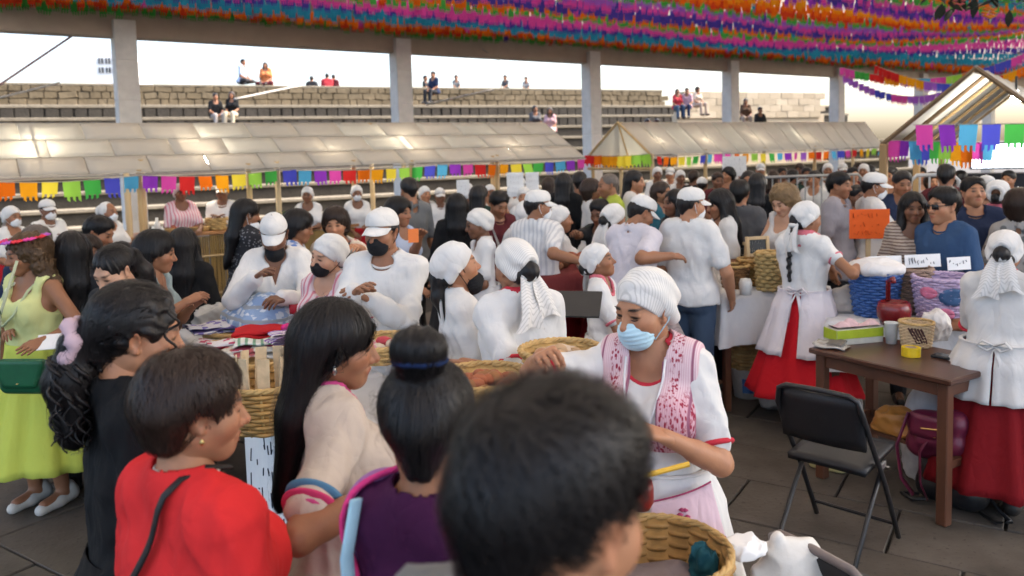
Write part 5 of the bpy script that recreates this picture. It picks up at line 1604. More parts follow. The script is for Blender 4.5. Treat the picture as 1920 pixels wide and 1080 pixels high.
person('child with a black topknot in a pale pink top', 232, 452, 5.2, 40, 'f', 1, ('lowbun', 'black'), (PINK, 'short', -.1, 'round'), TR_D, head=(0, 20, 0), child=True)
person('person in a sleeveless sage top with dark hair reaching to the blue cloth', 292, 431, 4.4, 72, 'f', 1, ('bob', 'black'), (SAGE, 'none', -.14, 'tank'), TR_D, head=(8, 6, 0), lean=8, L=P(362, 572, 4.35), Rr=P(352, 565, 4.2), w=1.08)
person('person all in black with loose black hair in front of the reed counter', 340, 424, 5.1, 160, 'f', 1, ('long', 'black'), (BLK, 'long', -.15, 'round'), SK_D)
person('person in a dark polka dot dress at the reed counter', 462, 370, 6.1, 125, 'f', 1, ('longback', 'black'), (POLKA, 'short', -.1, 'round'), ('dress', POLKA, .3, .36), mask=('maskchin', MWH), head=(-25, 10, 0), w=1.12, L='front', Rr='low')
person('person with thick black bob in a pale flowered blouse, turned aside', 562, 392, 5.6, 88, 'f', 1, ('bob', 'black'), (FLOR2, 'short', -.1, 'round'), TR_D, head=(0, 14, 0), L='front', Rr='low')
def ex_cross(c): 
    mb = MB(); tl = c['tl']; mb.tube([tl(.10, .02, .49), tl(.10, -.09, .45), tl(.09, -.165, .34), tl(.08, -.16, .2)], .012, 6, flat=.4); mb.build('bag_strap', plain('strap_black', (.012, .01, .01), .6), c['root'], True)
person('person with short brown hair in a cream embroidered blouse facing the camera', 628, 387, 5.7, -10, 'f', 0, ('bob', 'brown'), (FLOR, 'short', -.1, 'wide'), TR_D, head=(0, 6, 0), L=P(668, 462, 5.2), Rr='low', extra=ex_cross)
person('person with dark hair and pale blue top holding an orange card', 746, 368, 6.2, 55, 'f', 1, ('bob', 'black'), (LBLUE, 'short', -.1, 'round'), TR_D, head=(0, 4, 0), L=P(790, 440, 5.9), Rr='low')
person('tall person in a grey tee with short black hair, back half turned', 766, 331, 7.4, -140, 'm', 1, ('short', 'black'), (GREY, 'short', -.18, 'round'), TR_D, head=(-16, 8, 0))

# ------------------------------------------------------------------ the middle of the crowd
person('vendor with a long white scarf tail in profile, red skirt, behind the table', 895, 389, 6.0, -80, 'f', 2, None, (WH, 'short', -.1, 'round'), SK_R, apron=(WH, .35, .3), wearing=(('scarfdown', RIB),), head=(0, 10, 0), L='low', Rr='down')
person('vendor in a striped white shirt and cap with jeans, back turned', 1006, 352, 6.0, 152, 'm', 1, ('undercap', 'black'), (STRIPE, 'short', -.12, 'polo'), TR_J, wearing=(CAPW,), mask=('mask', MWH), head=(-42, 4, 0), Rr=P(1098, 492, 5.6), L='low', w=1.12)
person('vendor in a white shirt just behind the striped shirt', 985, 375, 6.7, 170, 'm', 1, None, (WH2, 'short', -.12, 'polo'), TR_J, wearing=(('scarf', WH),), w=1.1)
person('vendor in a round white bonnet beyond the striped shirt', 1046, 384, 6.6, 100, 'f', 1, None, (WH, 'short', -.1, 'round'), SK_R, wearing=(('scarf', WH),))
person('vendor bending over the food table in a lilac white shirt and cap', 1212, 363, 5.6, 150, 'm', 1, None, (cloth((.58, .55, .60)), 'short', -.16, 'polo'), TR_D, wearing=(CAPW,), head=(-30, 20, 0), lean=14, Rr=P(1260, 480, 5.3), L='front', w=1.2)
person('vendor with black hair tie and white visor next to the bending vendor', 1152, 380, 6.1, 130, 'f', 1, ('lowbun', 'black'), (WH2, 'short', -.1, 'round'), SK_R, wearing=(('scarfback', WH),), head=(0, 10, 0), w=1.1)
def ex_jeans(c):
    mb = MB(); o = c['o']; mb.box(o + np.array([0, .142, .03]), (.02, .004, .02))
person('vendor in a white short sleeved shirt, white cap and blue jeans, back turned', 1294, 347, 5.55, 160, 'm', 0, None, (WH, 'short', -.06, 'polo'), TR_J, wearing=(CAPW,), mask=('mask', MWH), head=(-38, 4, 0), Rr=P(1372, 560, 5.5), L='low', w=1.15)
person('young vendor in a puffy white dress and tied scarf looking up', 1108, 456, 4.7, 78, 'f', 1, ('lowbun', 'black'), (WH, 'short', -.1, 'round', PINKT), ('dress', WH2, .3, .40), wearing=(('scarfback', WH),), head=(0, -14, 0), Rr='front', child=True)
person('vendor in a red skirt and white pinafore with a long black braid', 1512, 375, 5.3, 160, 'f', 1, ('braid', 'black'), (WH, 'cap', -.1, 'wide', PINKT), ('skirt', cloth((.52, .012, .02)), .24, .40), apron=(cloth((.72, .66, .68)), .52, .16), wearing=(('scarfback', WH),), head=(-35, 6, 0), Rr=P(1612, 492, 5.2), L='front', w=1.02)
person('person with wavy blond hair in a sleeveless white top looking down', 1462, 348, 6.1, -40, 'f', 3, ('curly', 'blond'), (WH2, 'none', -.15, 'tank'), TR_D, head=(0, 26, 0), L='low', Rr='front')
person('person in a green polo shirt with grey hair, in profile', 1140, 322, 7.6, -72, 'm', 1, ('thin', 'grey'), (GREENP, 'short', -.15, 'polo'), TR_D, head=(0, 6, 0), w=1.1)
person('person with dark hair and strap bag in profile beside the gable post', 1188, 317, 7.9, 80, 'f', 0, ('longback', 'black'), (WH2, 'short', -.1, 'round'), TR_D, head=(0, 4, 0), extra=ex_cross)
person('person with black hair facing left between the bending vendor and the jeans', 1268, 352, 6.6, -60, 'f', 2, ('long', 'black'), (BLK2, 'short', -.1, 'round'), TR_D)
person('person in a teal top with dark hair behind the white caps', 1238, 338, 7.6, 60, 'f', 1, ('longback', 'brown'), (TEAL, 'short', -.1, 'round'), TR_D)
person('person in a charcoal tee with short black hair, back turned, in the middle', 1386, 335, 6.8, 172, 'm', 1, ('short', 'black'), (SLATE, 'short', -.18, 'round'), TR_D)
person('person with long dark hair in a pale top facing the jeans vendor', 1346, 352, 6.2, -70, 'f', 1, ('long', 'black'), (WH2, 'short', -.1, 'round'), TR_D, head=(0, 12, 0))
person('person with very long straight black hair, back turned, in black', 856, 360, 6.9, 178, 'f', 1, ('long', 'black'), (BLK, 'long', -.12, 'round'), SK_D, w=1.1)
person('person with dark hair in a dark green top behind the long black hair', 897, 344, 7.7, 150, 'f', 1, ('longback', 'black'), (DKGRN, 'short', -.1, 'round'), TR_D)
person('person in a black and wine jacket looking down', 938, 357, 7.0, 30, 'm', 1, ('short', 'black'), (DKRED, 'long', -.15, 'polo'), TR_D, head=(0, 22, 0))
person('person with long black hair in black near the middle column', 1056, 322, 8.4, 165, 'f', 1, ('long', 'black'), (BLK, 'short', -.1, 'round'), TR_D)
person('person in a pale tee with black hair left of the middle column', 1086, 320, 8.8, 160, 'm', 1, ('short', 'black'), (GREY2, 'short', -.15, 'round'), TR_D)
person('person with brown hair against the foot of the middle column', 1106, 334, 8.0, 100, 'f', 1, ('bob', 'brown'), (WH2, 'short', -.1, 'round'), TR_D)
person('person with dark hair near the food table, reaching across it', 1122, 372, 6.9, -30, 'm', 2, ('short', 'black'), (BLK2, 'short', -.15, 'round'), TR_D, head=(0, 14, 0), lean=6, Rr=P(1070, 436, 6.5), L='front')

# ------------------------------------------------------------------ the right side
def ex_sun(c):
    Mh = np.eye(4); Mh[:3, :3] = c['Rh']; Mh[:3, 3] = c['hc']
    mb = MB()
    for s in (-1, 1): mb.box((s * .034, -.098, -.001), (.050, .006, .036), rot(0, 0, s * .18), .004)
    mb.tube([(-.012, -.1, .006), (.012, -.1, .006)], .003, 5)
    for s in (-1, 1): mb.tube([(s * .058, -.092, .006), (s * .083, .01, .006)], .0028, 5)
    mb.build('sunglasses', plain('lens_black', (.01, .01, .012), .12), c['root'], True, Mh)
person('person in a blue polo shirt with dark sunglasses and short black hair', 1772, 347, 5.5, -38, 'm', 0, ('short', 'black'), (BLUE, 'short', -.15, 'polo'), TR_D, head=(-8, 2, 0), extra=ex_sun, w=1.2, hs=1.1)
person('person with long wavy black hair in a zigzag top beside the sunglasses', 1712, 357, 5.75, 8, 'f', 2, ('long', 'black'), (ZIG, 'short', -.1, 'round'), TR_D, head=(4, 4, 0))
person('smiling person in a dark navy shirt behind the blue polo', 1822, 330, 6.0, 14, 'm', 0, ('short', 'black'), (NAVY, 'short', -.15, 'polo'), TR_D, head=(6, -10, 0), w=1.1)
person('person with a ringed white scarf and white blouse at the right edge', 1872, 335, 6.3, 170, 'f', 1, ('lowbun', 'black'), (WH2, 'short', -.1, 'round', PINKT), SK_R, wearing=(('ringscarf', WH),))
person('vendor in a pleated white smock and headscarf bending over the right hand table', 1886, 429, 4.1, 172, 'f', 1, ('lowbun', 'black'), (WH2, 'elbow', -.20, 'round', TRIM), ('skirt', cloth((.20, .008, .012)), .16, .36), apron=(WH2, .60, .02), wearing=(('scarfback', RIB2),), lean=10, head=(0, 14, 0), L='front', Rr='front', w=1.18)  # skirt red set darker, with the shade it hangs in put into the colour
person('vendor in a white cap, mask and loose white shirt beside the tent post', 1640, 320, 7.0, 110, 'm', 1, None, (WH2, 'long', -.15, 'polo'), TR_D, wearing=(CAPW,), mask=('mask', MWH), head=(-10, 8, 0), L='front', Rr='front', w=1.1)
person('person with dark hair in a grey collared shirt, in profile', 1572, 320, 7.0, 70, 'm', 1, ('short', 'black'), (GREY2, 'short', -.18, 'polo'), TR_D, head=(0, 4, 0))
person('person in a dark jacket with white collar facing the camera under the tent', 1692, 318, 7.2, 12, 'm', 1, ('short', 'black'), (NAVY, 'long', -.15, 'v'), TR_D, head=(8, 8, 0))
person('dark haired person, back turned, between the tent posts', 1774, 306, 7.6, 170, 'm', 1, ('short', 'black'), (DKRED, 'short', -.15, 'round'), TR_D)
person('person in a white flat hat deep under the tent', 1848, 326, 7.6, 30, 'f', 1, None, (BLK2, 'short', -.1, 'round'), TR_D, wearing=(CAPW,))
person('person in a speckled grey top cut by the right edge', 1912, 352, 5.6, 178, 'f', 1, ('bob', 'brown'), (cloth((.35, .33, .31), 'floral', (.12, .12, .12)), 'short', -.1, 'round'), TR_D)
person('person with dark hair in dark clothes left of the tent post', 1605, 345, 7.9, 40, 'm', 2, ('short', 'black'), (BLK2, 'long', -.15, 'polo'), TR_D)
person('person in black with black hair behind the blond wavy hair', 1420, 322, 7.8, 172, 'f', 1, ('longback', 'black'), (BLK, 'short', -.1, 'round'), TR_D)
person('person with dark hair and dark cardigan facing the camera by the barricade', 1404, 318, 8.6, -8, 'f', 1, ('long', 'black'), (DKRED, 'long', -.1, 'v'), TR_D)

# ------------------------------------------------------------------ vendors inside the stalls
VL = [('vendor in a white scarf and mask at the far left of the long stall', 18, 385, 8.4, 'f', 'scarf', 40), ('vendor in white cap and mask with folded arms in the long stall', 86, 371, 8.9, 'm', 'cap', 30),
      ('vendor with a ring of white scarf, mask and pale blue top behind the counter', 200, 377, 9.0, 'f', 'ringscarf', 50), ('vendor in pink stripes and tall white scarf behind the counter', 336, 343, 10.0, 'f', 'scarf', 20),
      ('vendor in a white shirt, hands at the chin, right of the pink stripes', 416, 341, 10.4, 'm', 'cap', -12), ('vendor in white seated behind potted greens in the long stall', 576, 349, 10.9, 'f', 'scarf', -10),
      ('vendor in white and mask right of the potted greens', 668, 346, 11.2, 'f', 'scarf', 8), ('vendor in a white bonnet behind the long black hair', 795, 348, 11.4, 'f', 'scarf', 30), ('vendor in a flat white cap next to the white bonnet', 824, 350, 11.4, 'm', 'cap', 10),
      ('vendor with a white veil and dark mask at the back of the stall', 876, 342, 11.2, 'f', 'scarf', -8), ('vendor in a pale bonnet near the white posters', 918, 345, 11.8, 'f', 'scarf', 20), ('vendor in a pink edged scarf behind the striped shirt', 982, 350, 9.6, 'f', 'scarf', -5),
      ('vendor with white hat above the pink edged scarf', 972, 328, 11.6, 'f', 'scarf', -60),
      ('vendor in white near the left end of the gabled stall', 1232, 312, 13.2, 'f', 'scarf', 10), ('second vendor in white in the gabled stall, taller', 1257, 312, 13.6, 'm', 'cap', -15), ('vendor in white with a bag strap in the gabled stall', 1275, 318, 12.6, 'f', 'scarf', 15),
      ('vendor in a flat white cap just above the jeans vendor', 1316, 330, 11.5, 'm', 'cap', 170), ('vendor in white beside the white poster in the gabled stall', 1390, 312, 14.0, 'f', 'scarf', 10),
      ('vendor in a white cap right of the white poster', 1426, 304, 13.6, 'm', 'cap', 5), ('vendor in white facing out of the far half of the gabled stall', 1552, 305, 13.0, 'f', 'scarf', 5), ('vendor in a small white cap near the far end of the gabled stall', 1580, 304, 13.4, 'm', 'cap', 12),
      ('vendor in white near the end post of the gabled stall', 1620, 306, 12.8, 'f', 'scarf', -12)]
for lab, px, py, d, sx, hd, yw in VL:
    st_ = lab.startswith('vendor in pink')
    person(lab, px, py, d, yw, sx, int(rng.integers(0, 3)), ('undercap', 'black') if hd != 'ringscarf' else ('lowbun', 'black'), (PKST if st_ else WH, 'short' if sx == 'f' else 'long', -.1, 'round' if sx == 'f' else 'polo'), SK_R if sx == 'f' else TR_D,
           wearing=((hd, WH),), mask=('mask', MWH) if ('mask' in lab) else None, L='chest' if 'chin' in lab or 'folded' in lab else 'front', Rr='chest' if 'chin' in lab or 'folded' in lab else 'low')

# ------------------------------------------------------------------ far crowd between the stalls and the right hand tent
FC = [(1300, 318, 12, 'dark', 'short', 150), (1345, 322, 11, 'wine', 'short', 20), (1366, 312, 11.5, 'brown', 'bob', -40), (1450, 318, 12.5, 'black', 'longback', 165), (1466, 312, 13.5, 'grey', 'short', 20), (1486, 316, 12, 'dark green', 'short', 150), (1500, 306, 14.5, 'pale', 'bob', -20), (1512, 312, 12.5, 'dark', 'short', 10),
      (1528, 318, 10.8, 'pale', 'short', -25), (1545, 312, 14, 'black', 'short', 160), (1598, 312, 12, 'dark red', 'short', 30), (1610, 304, 14, 'grey', 'bob', 10), (1632, 308, 13, 'dark', 'short', 175), (1672, 312, 10, 'black', 'short', -30), (1725, 312, 11, 'wine', 'short', 20), (1748, 322, 10, 'pale', 'bob', 15), (1800, 318, 10.5, 'dark', 'short', 150), (1892, 318, 10, 'brown', 'short', -20), (1028, 330, 10.4, 'black', 'longback', 170), (1072, 345, 9.4, 'pale', 'short', 175)]
CD = {'dark': BLK2, 'wine': DKRED, 'brown': BROWN, 'black': BLK, 'grey': GREY2, 'dark green': DKGRN, 'pale': WH2, 'dark red': DKRED}
NEAR_ = ['over the jeans vendor', 'left of the white poster', 'just left of the charcoal tee', 'behind the wavy blond hair', 'between the bunting and the barricade', 'at the left end of the barricade', 'far back above the barricade', 'right over the barricade', 'in front of the barricade', 'far back, beside the white cap', 'behind the grey collared shirt', 'far back by the last stall post', 'above the white shirt near the tent post', 'inside the tent, by its front post', 'under the violet banner', 'beside the steel barricade in the tent', 'under the orange banner', 'below the bright screen', 'near the middle column, far back', 'left of the pale tee']
for (px, py, d, c_, hs_, yw), nr in zip(FC, NEAR_):
    person('far off person in %s, %s' % ({'dark': 'dark clothes', 'pale': 'a pale top'}.get(c_, c_), nr), px, py, d, yw, 'm' if hs_ == 'short' else 'f', int(rng.integers(0, 3)), (hs_, 'black' if rng.random() < .7 else 'brown'), (CD[c_], 'short', -.14, 'round'), TR_D, L='low', Rr='low', group='people in the far crowd')

# ------------------------------------------------------------------ people sitting on the wall and the steps
def sitter(label, px, py, d, yaw, sex, hairs, topm, lowm, sk=1, lean=8, h=.84):
    wall_ = 'wall' in label and 'pale wall' not in label
    if wall_:
        tt = at_px(B0 + np.array([0, 0, ZW + .4]) - NB * .45, UB, px); d = float((B0 - NB * .45 + UB * tt)[1])
        if 'head shows' in label: d += 1.1
    z = P(px, py, d)[2]; seat = z - h
    if wall_ and 'head shows' not in label: seat = ZW + .075
    person(label, px, py, d, yaw, sex, sk, hairs, (topm, 'short', -.06, 'round'), ('trousers', lowm), L='lap', Rr='lap', lean=lean, sit=seat, cross=wall_, group='people sitting on the wall and steps')
SB, SS, SG = ('short', 'black'), ('longback', 'black'), ('bob', 'brown')
ts = lambda px: None
for row in [('person in a pale blue shirt sitting on the rubble wall', 455, 110, 27.4, 60, 'm', SB, LBLUE, BLK2), ('person in an orange top sitting on the rubble wall by the pale blue shirt', 497, 116, 27.4, -20, 'f', ('long', 'brown'), cloth((.65, .22, .08)), DKRED),
            ('person crouched on the wall, leftmost of the dark trio', 797, 141, 28.8, 60, 'm', SB, BLK2, BLK2), ('person sitting upright in dark blue among the dark trio', 812, 133, 28.8, -40, 'm', SB, NAVY, BLK2), ('person in grey sitting sideways on the wall, arm out', 855, 140, 28.8, 10, 'm', SB, GREY, BLK2),
            ('person in slate blue sitting alone on the wall', 947, 140, 29.4, -30, 'm', SB, SLATE, BLK2), ('person in dark top with pale stripe sitting on the wall', 986, 143, 29.4, 0, 'm', SB, cloth((.03, .03, .03), 'hstripe', (.5, .5, .5)), BLK2),
            ('person in a black tee hunched on the upper step', 403, 174, 25.6, 15, 'm', SB, BLK, cloth((.32, .29, .27))), ('person in black with pale trousers on the upper step', 434, 171, 25.6, -20, 'f', ('long', 'brown'), BLK, cloth((.5, .42, .3))),
            ('person in dark grey on the steps behind the long stall', 1003, 197, 26.5, 20, 'f', SS, SLATE, BLK2), ('person in a pink and white top on the steps', 1031, 201, 26.2, -15, 'f', ('long', 'brown'), PINK, cloth((.5, .45, .42))),
            ('person in black sitting on the wall by the middle column', 1136, 171, 29.6, 20, 'm', SB, BLK, BLK2), ('person in red on the pale end of the steps', 1270, 166, 31, 20, 'f', SS, cloth((.5, .05, .06)), DENIM), ('person in a pink shirt beside the red top', 1288, 164, 31, -10, 'm', SB, cloth((.5, .3, .33)), NAVY), ('person in pale clothes at the start of the pale wall', 1308, 162, 32, 40, 'f', SG, cloth((.55, .45, .35)), BEIGE),
            ('person in brown by the pale wall, leftmost of two', 1398, 184, 29.5, 10, 'f', SS, BROWN, BEIGE), ('person in dark clothes sitting low by the pale wall', 1425, 200, 28.5, 30, 'm', SB, BLK2, BLK2),
            ('person with dark hair whose head shows over the wall, leftmost of three', 584, 142, 30.5, 170, 'm', SB, BLK2, BLK2), ('person in red whose head shows over the wall', 613, 137, 30.5, 175, 'm', SB, cloth((.5, .05, .06)), BLK2), ('person in wine red whose head shows over the wall', 625, 139, 30.5, 160, 'f', SB, DKRED, BLK2),
            ('person in black lying low on the step above the gabled stall, left one', 1214, 222, 26.8, 60, 'm', SB, BLK, BLK2), ('person in black low on the step above the gabled stall, right one', 1232, 222, 26.8, -60, 'm', SB, BLK, BLK2)]:
    sitter(*row)
# ------------------------------------------------------------------ builders for the things on and around the tables
WICK = plain('wicker_tan', (.50, .28, .085), .55, scale=14, var=.5, bumpd=.003, stretch=(1, 1, .4)); WICK2 = plain('wicker_honey', (.62, .40, .15), .55, scale=14, var=.45, bumpd=.003); WICK3 = plain('wicker_dark', (.26, .13, .05), .6, scale=14, var=.5, bumpd=.003)
STRAW = plain('straw_pale', (.68, .52, .32), .7, scale=20, var=.3)
WOODT = plain('wood_red_brown', (.085, .031, .017), .32, scale=5, var=.45, stretch=(1, .15, 1), spec=.5); WOODL = plain('wood_brown', (.13, .052, .028), .45, scale=6, var=.4, stretch=(1, 1, .15))
BLKM = plain('black_metal', (.018, .018, .02), .4, spec=.5); GREYM = plain('grey_metal', (.32, .31, .30), .35, .6); WPL = plain('white_plastic', (.75, .74, .70), .4); PAPER = plain('paper_white', (.78, .78, .78), .8, var=.06)
INK = plain('ink_dark', (.05, .05, .07), .8)
TCL = cloth((.68, .67, .67)); 
def basket(label, loc, r0, r1, h, rows, stakes, mat=WICK, cat='basket', rz=0, group=None, rimr=.012, flat=1.0, band=None, stakemat=None):
    t = thing('wicker_basket', label, cat, loc, rz, group)
    n = stakes * 4; mb = MB()
    for k in range(rows):
        f = (k + .5) / rows; r = r0 + (r1 - r0) * f ** .8; z = h * f
        a = np.linspace(0, 2 * math.pi, n, endpoint=False)
        off = .45 * (h / rows) * np.cos(a * stakes / 2 + (k % 2) * math.pi)
        mb.tube(np.stack([(r + off) * np.cos(a), (r + off) * np.sin(a) * flat, np.full(n, z)], -1), h / rows * .56, 5, True)
    kind(mb.build('weave', band or mat, t, True), 'stuff')
    mb = MB(); mb.lathe([(.001, .008), (r0, .008), (r1 * .985, h)], 28, fun=None); V = mb.v[0]; V[:, 1] *= flat; solidify(mb.build('lining', mat, t, True), .004)
    for k in range(stakes if stakes <= 40 else 0):
        a = 2 * math.pi * k / stakes
        mb = MB(); mb.tube([((r0 + (r1 - r0) * f ** .8) * math.cos(a), (r0 + (r1 - r0) * f ** .8) * math.sin(a) * flat, h * f) for f in (0, .33, .66, 1)], .006 if h > .15 else .004, 5); mb.build('stake', stakemat or mat, t, True)
    a = np.linspace(0, 2 * math.pi, 48, endpoint=False); mb = MB()
    for q in range(3): mb.tube(np.stack([(r1 + rimr * .5 * np.cos(a * 12 + q * 2.1)) * np.cos(a), (r1 + rimr * .5 * np.cos(a * 12 + q * 2.1)) * np.sin(a) * flat, h + rimr * .55 * np.sin(a * 12 + q * 2.1)], -1), rimr * .62, 5, True)
    mb.build('rim', stakemat or WICK2, t, True)
    return t
def lumps(label, name, cat, loc, mat, n, R0, size, z=0.0, seed=1, dome=.6, group=None, colors=None, squash=.7):
    """a heap of separate rounded pieces as one counted heap: each piece a part"""
    t = thing(name + '_heap', label, cat, loc, 0, group); g = np.random.default_rng(seed)
    ms = []
    for i, m in enumerate(colors or [mat]):
        V, Q = sdf_mesh([ell((0, 0, 0), (size, size * .8, size * squash), .01), ell((size * .4, size * .1, size * .1), (size * .6, size * .6, size * .55), size * .3)], size / 3.2, lambda A, X: A - .12 * size * wob(X, 2.4 / size, i + seed)); ms.append(mesh_np(name, V, Q, [m]))
    for k in range(n):
        r = R0 * math.sqrt(g.random()); a = g.uniform(0, 6.283)
        o = link(name, ms[k % len(ms)], t); o.location = (r * math.cos(a), r * math.sin(a), z + dome * R0 * (1 - (r / R0) ** 2) * .8 * g.uniform(.6, 1)); o.rotation_euler = (g.uniform(-.6, .6), g.uniform(-.6, .6), g.uniform(0, 6.28)); s = g.uniform(.8, 1.2); o.scale = (s, s, s)
    return t
def folded(label, loc, size, mat, rz=0, layers=3, seed=0, rx=0, group=None, name='folded_cloth', edge=None):
    """folded textile: a few soft layers with a rounded fold edge"""
    g = np.random.default_rng(seed); t = thing(name, label, 'textile', loc, rz, group)
    lx, ly, h = size; z = 0
    for k in range(layers):
        hh = h / layers; mb = MB(); dx, dy = g.normal(0, .012, 2)
        def fn(u, v):
            a = v * 2 * math.pi
            c, s = np.cos(a), np.sin(a); e = .35
            y = np.sign(c) * np.abs(c) ** e * ly / 2; zz = np.sign(s) * np.abs(s) ** .8 * hh / 2
            x = (u - .5) * lx * (1 - .02 * np.abs(s))
            return np.stack([x + dx + .004 * np.sin(y * 40 + k), y + dy + .006 * np.sin(x * 25 + k * 2), z + hh / 2 + zz + .006 * np.sin(x * 18 + y * 14 + k * 3 + seed) + .004 * np.sin(x * 45)], -1)
        mb.sheet(fn, 14, 17); z += hh
        mb.build('fold', mat if k % 2 == 0 or edge is None else edge, t, True)
    t.rotation_euler = (rx, 0, rz)
    return t
def crumple(label, name, cat, loc, R0, h, mat, seed=0, rz=0, flat=1.0, amp=.25, vox=None, group=None):
    """loosely heaped cloth or bag"""
    pr = [ell((0, 0, h * .35), (R0, R0 * flat, h * .62), .03), ell((R0 * .3, .02, h * .5), (R0 * .55, R0 * .5 * flat, h * .5), .05), ell((-R0 * .35, -.02, h * .4), (R0 * .5, R0 * .55 * flat, h * .45), .05)]
    def post(A, X):
        A = A + amp * R0 * (np.abs(wob(X, 3.2 / R0, seed)) - .4) * .6 + amp * R0 * (np.abs(wob(X, 7.5 / R0, seed + 1)) - .4) * .3
        return np.maximum(A, -X[..., 2])
    V, Q = sdf_mesh(pr, vox or max(R0 / 16, .005), post)
    o = link(name, mesh_np(name, V, Q, [mat])); o.location = [float(q) for q in loc]; o.rotation_euler = (0, 0, rz)
    return tag(o, label, cat, group)
def table(label, c, L, Wd, h, rz, top, leg, name='table', lt=.05, stretch=True, top_t=.03):
    t = thing(name, label, 'table', c, rz)
    mb = MB(); mb.box((0, 0, h - top_t / 2), (L, Wd, top_t), bev=.006); mb.build('table_top', top, t)
    for sx in (-1, 1):
        for sy in (-1, 1):
            mb = MB(); mb.box((sx * (L / 2 - lt), sy * (Wd / 2 - lt), (h - top_t) / 2 - .001), (lt, lt, h - top_t - .002), bev=.005); mb.build('leg', leg, t)
    for sy in (-1, 1):
        mb = MB(); mb.box((0, sy * (Wd / 2 - lt), h - top_t - .037), (L - 3 * lt - .004, .022, .07)); mb.build('apron_rail', leg, t)
    for sx in (-1, 1):
        mb = MB(); mb.box((sx * (L / 2 - lt), 0, h - top_t - .037), (.022, Wd - 3 * lt - .004, .07)); mb.build('apron_rail', leg, t)
    if stretch:
        for sx in (-1, 1):
            mb = MB(); mb.box((sx * (L / 2 - lt), 0, .30), (.03, Wd - 3 * lt - .004, .04)); mb.build('stretcher', leg, t)
        mb = MB(); mb.box((0, Wd / 2 - lt, .30), (L - 3 * lt - .004, .03, .04)); mb.build('stretcher', leg, t)
        mb = MB(); mb.box((0, -Wd * .1, .30), (L - 2 * lt - .034, .06, .022)); mb.build('stretcher', leg, t)
    return t
def tablecloth(label, c, L, Wd, h, rz, drop, mat, seed=0):
    g = np.random.default_rng(seed); n = 120; per = []
    hx, hy = L / 2 + .012, Wd / 2 + .012; rc = .03
    tt = np.linspace(0, 1, n, endpoint=False) * 2 * (L + Wd)
    for s in tt:
        if s < L: p = (-hx + 2 * hx * s / L, -hy)
        elif s < L + Wd: p = (hx, -hy + 2 * hy * (s - L) / Wd)
        elif s < 2 * L + Wd: p = (hx - 2 * hx * (s - L - Wd) / L, hy)
        else: p = (-hx, hy - 2 * hy * (s - 2 * L - Wd) / Wd)
        per.append(p)
    per = np.array(per); nrm = per / np.maximum(np.abs(per[:, :1]) / hx, np.abs(per[:, 1:]) / hy) ; nrm = np.stack([np.where(np.abs(per[:, 0]) > hx - 1e-3, np.sign(per[:, 0]), 0), np.where(np.abs(per[:, 1]) > hy - 1e-3, np.sign(per[:, 1]), 0)], -1)
    V = [np.c_[per * .02, np.full(n, h + .006)], np.c_[per * .5, np.full(n, h + .006)], np.c_[per * .985, np.full(n, h + .006)]]
    ph = g.uniform(0, 6)
    for k in range(1, 9):
        f = k / 8; w_ = (.018 * np.sin(tt * 17 + ph) + .012 * np.sin(tt * 31 + 2)) * f
        V.append(np.c_[per + nrm * (.004 + .02 * f + w_)[:, None], np.full(n, h + .004 - drop * f) + .012 * np.sin(tt * 5) * f])
    o = link('tablecloth', mesh_np('tablecloth', np.concatenate(V), grid_quads(len(V), n, True), [mat])); o.location = [float(q) for q in c]; o.rotation_euler = (0, 0, rz)
    return tag(o, label, 'tablecloth')
def scribble(mb, n, w, h, seed, lines=3, r=.004):
    """illegible handwriting: short pen strokes on the plane y = 0, x right, z up"""
    g = np.random.default_rng(seed)
    for k in range(lines):
        z = h * (.5 - (k + .5) / lines); x = -w / 2
        lw = w * g.uniform(.75, 1)
        while x < -w / 2 + lw:
            cw = w / n; hh = h / lines * .34
            pts = [(x + cw * g.uniform(.0, .7), 0, z + hh * g.uniform(-1, 1)) for _ in range(int(g.integers(2, 4)))]
            mb.tube(pts, r, 4, flat=.3); x += cw * (1.8 if g.random() < .16 else 1)
def sign(label, name, p, w, h, mat, rz, ink=None, seed=0, t=.008, tilt=0, n=9, lines=3, cat='sign', frame=None, r=.004):
    o = thing(name, label, cat, p, rz); o.rotation_euler = (tilt, 0, rz)
    mb = MB(); mb.box((0, 0, 0), (w, t, h), bev=.002); mb.build('board', mat, o)
    if frame:
        mb = MB()
        for s in (-1, 1):
            mb.box((s * w / 2, -.003, 0), (.025, t + .014, h + .025), bev=.003); mb.box((0, -.003, s * h / 2), (w - .026, t + .013, .025), bev=.003)
        mb.build('frame', frame, o)
    if ink:
        mb = MB(); scribble(mb, n, w * .84, h * .86, seed, lines, r); V = [v + np.array([0, -t / 2 - .002, 0]) for v in mb.v]; mb.v = V; mb.build('handwriting', ink, o)
    return o

# ------------------------------------------------------------------ the long centre table
TE = np.array([.55, -.835, 0]); TN = np.array([.835, .55, 0]); TC = np.array([-1.1, 3.4, 0]); TA = math.atan2(TE[1], TE[0]); TH = .84
def TB(s, off, z=TH): return TC + TE * s + TN * off + np.array([0, 0, z])
for k, (s0, s1, lb) in enumerate(((-1.95, -.10, 'far'), (-.06, 1.70, 'near'))):
    c = TB((s0 + s1) / 2, .30, 0)
    table('plain wooden table under the %s half of the white craft cloth' % lb, c, s1 - s0, .58, TH, TA, WOODL, WOODL, 'trestle_table', stretch=False)
    tablecloth('white cloth on the craft table, the half %s' % ('by the blue cloth pile' if k == 0 else 'by the blue masked vendor'), c, s1 - s0, .58, TH, TA, .13, TCL, k)
def on(px, py, d): return P(px, py, d)
sg = sign('big white sheet with faint handwriting hanging from the craft table edge', 'paper_sheet', TB(.33, -.045, .55), 1.0, .56, PAPER, TA, INK, 5, .004, 0, 15, 4, r=.0032)
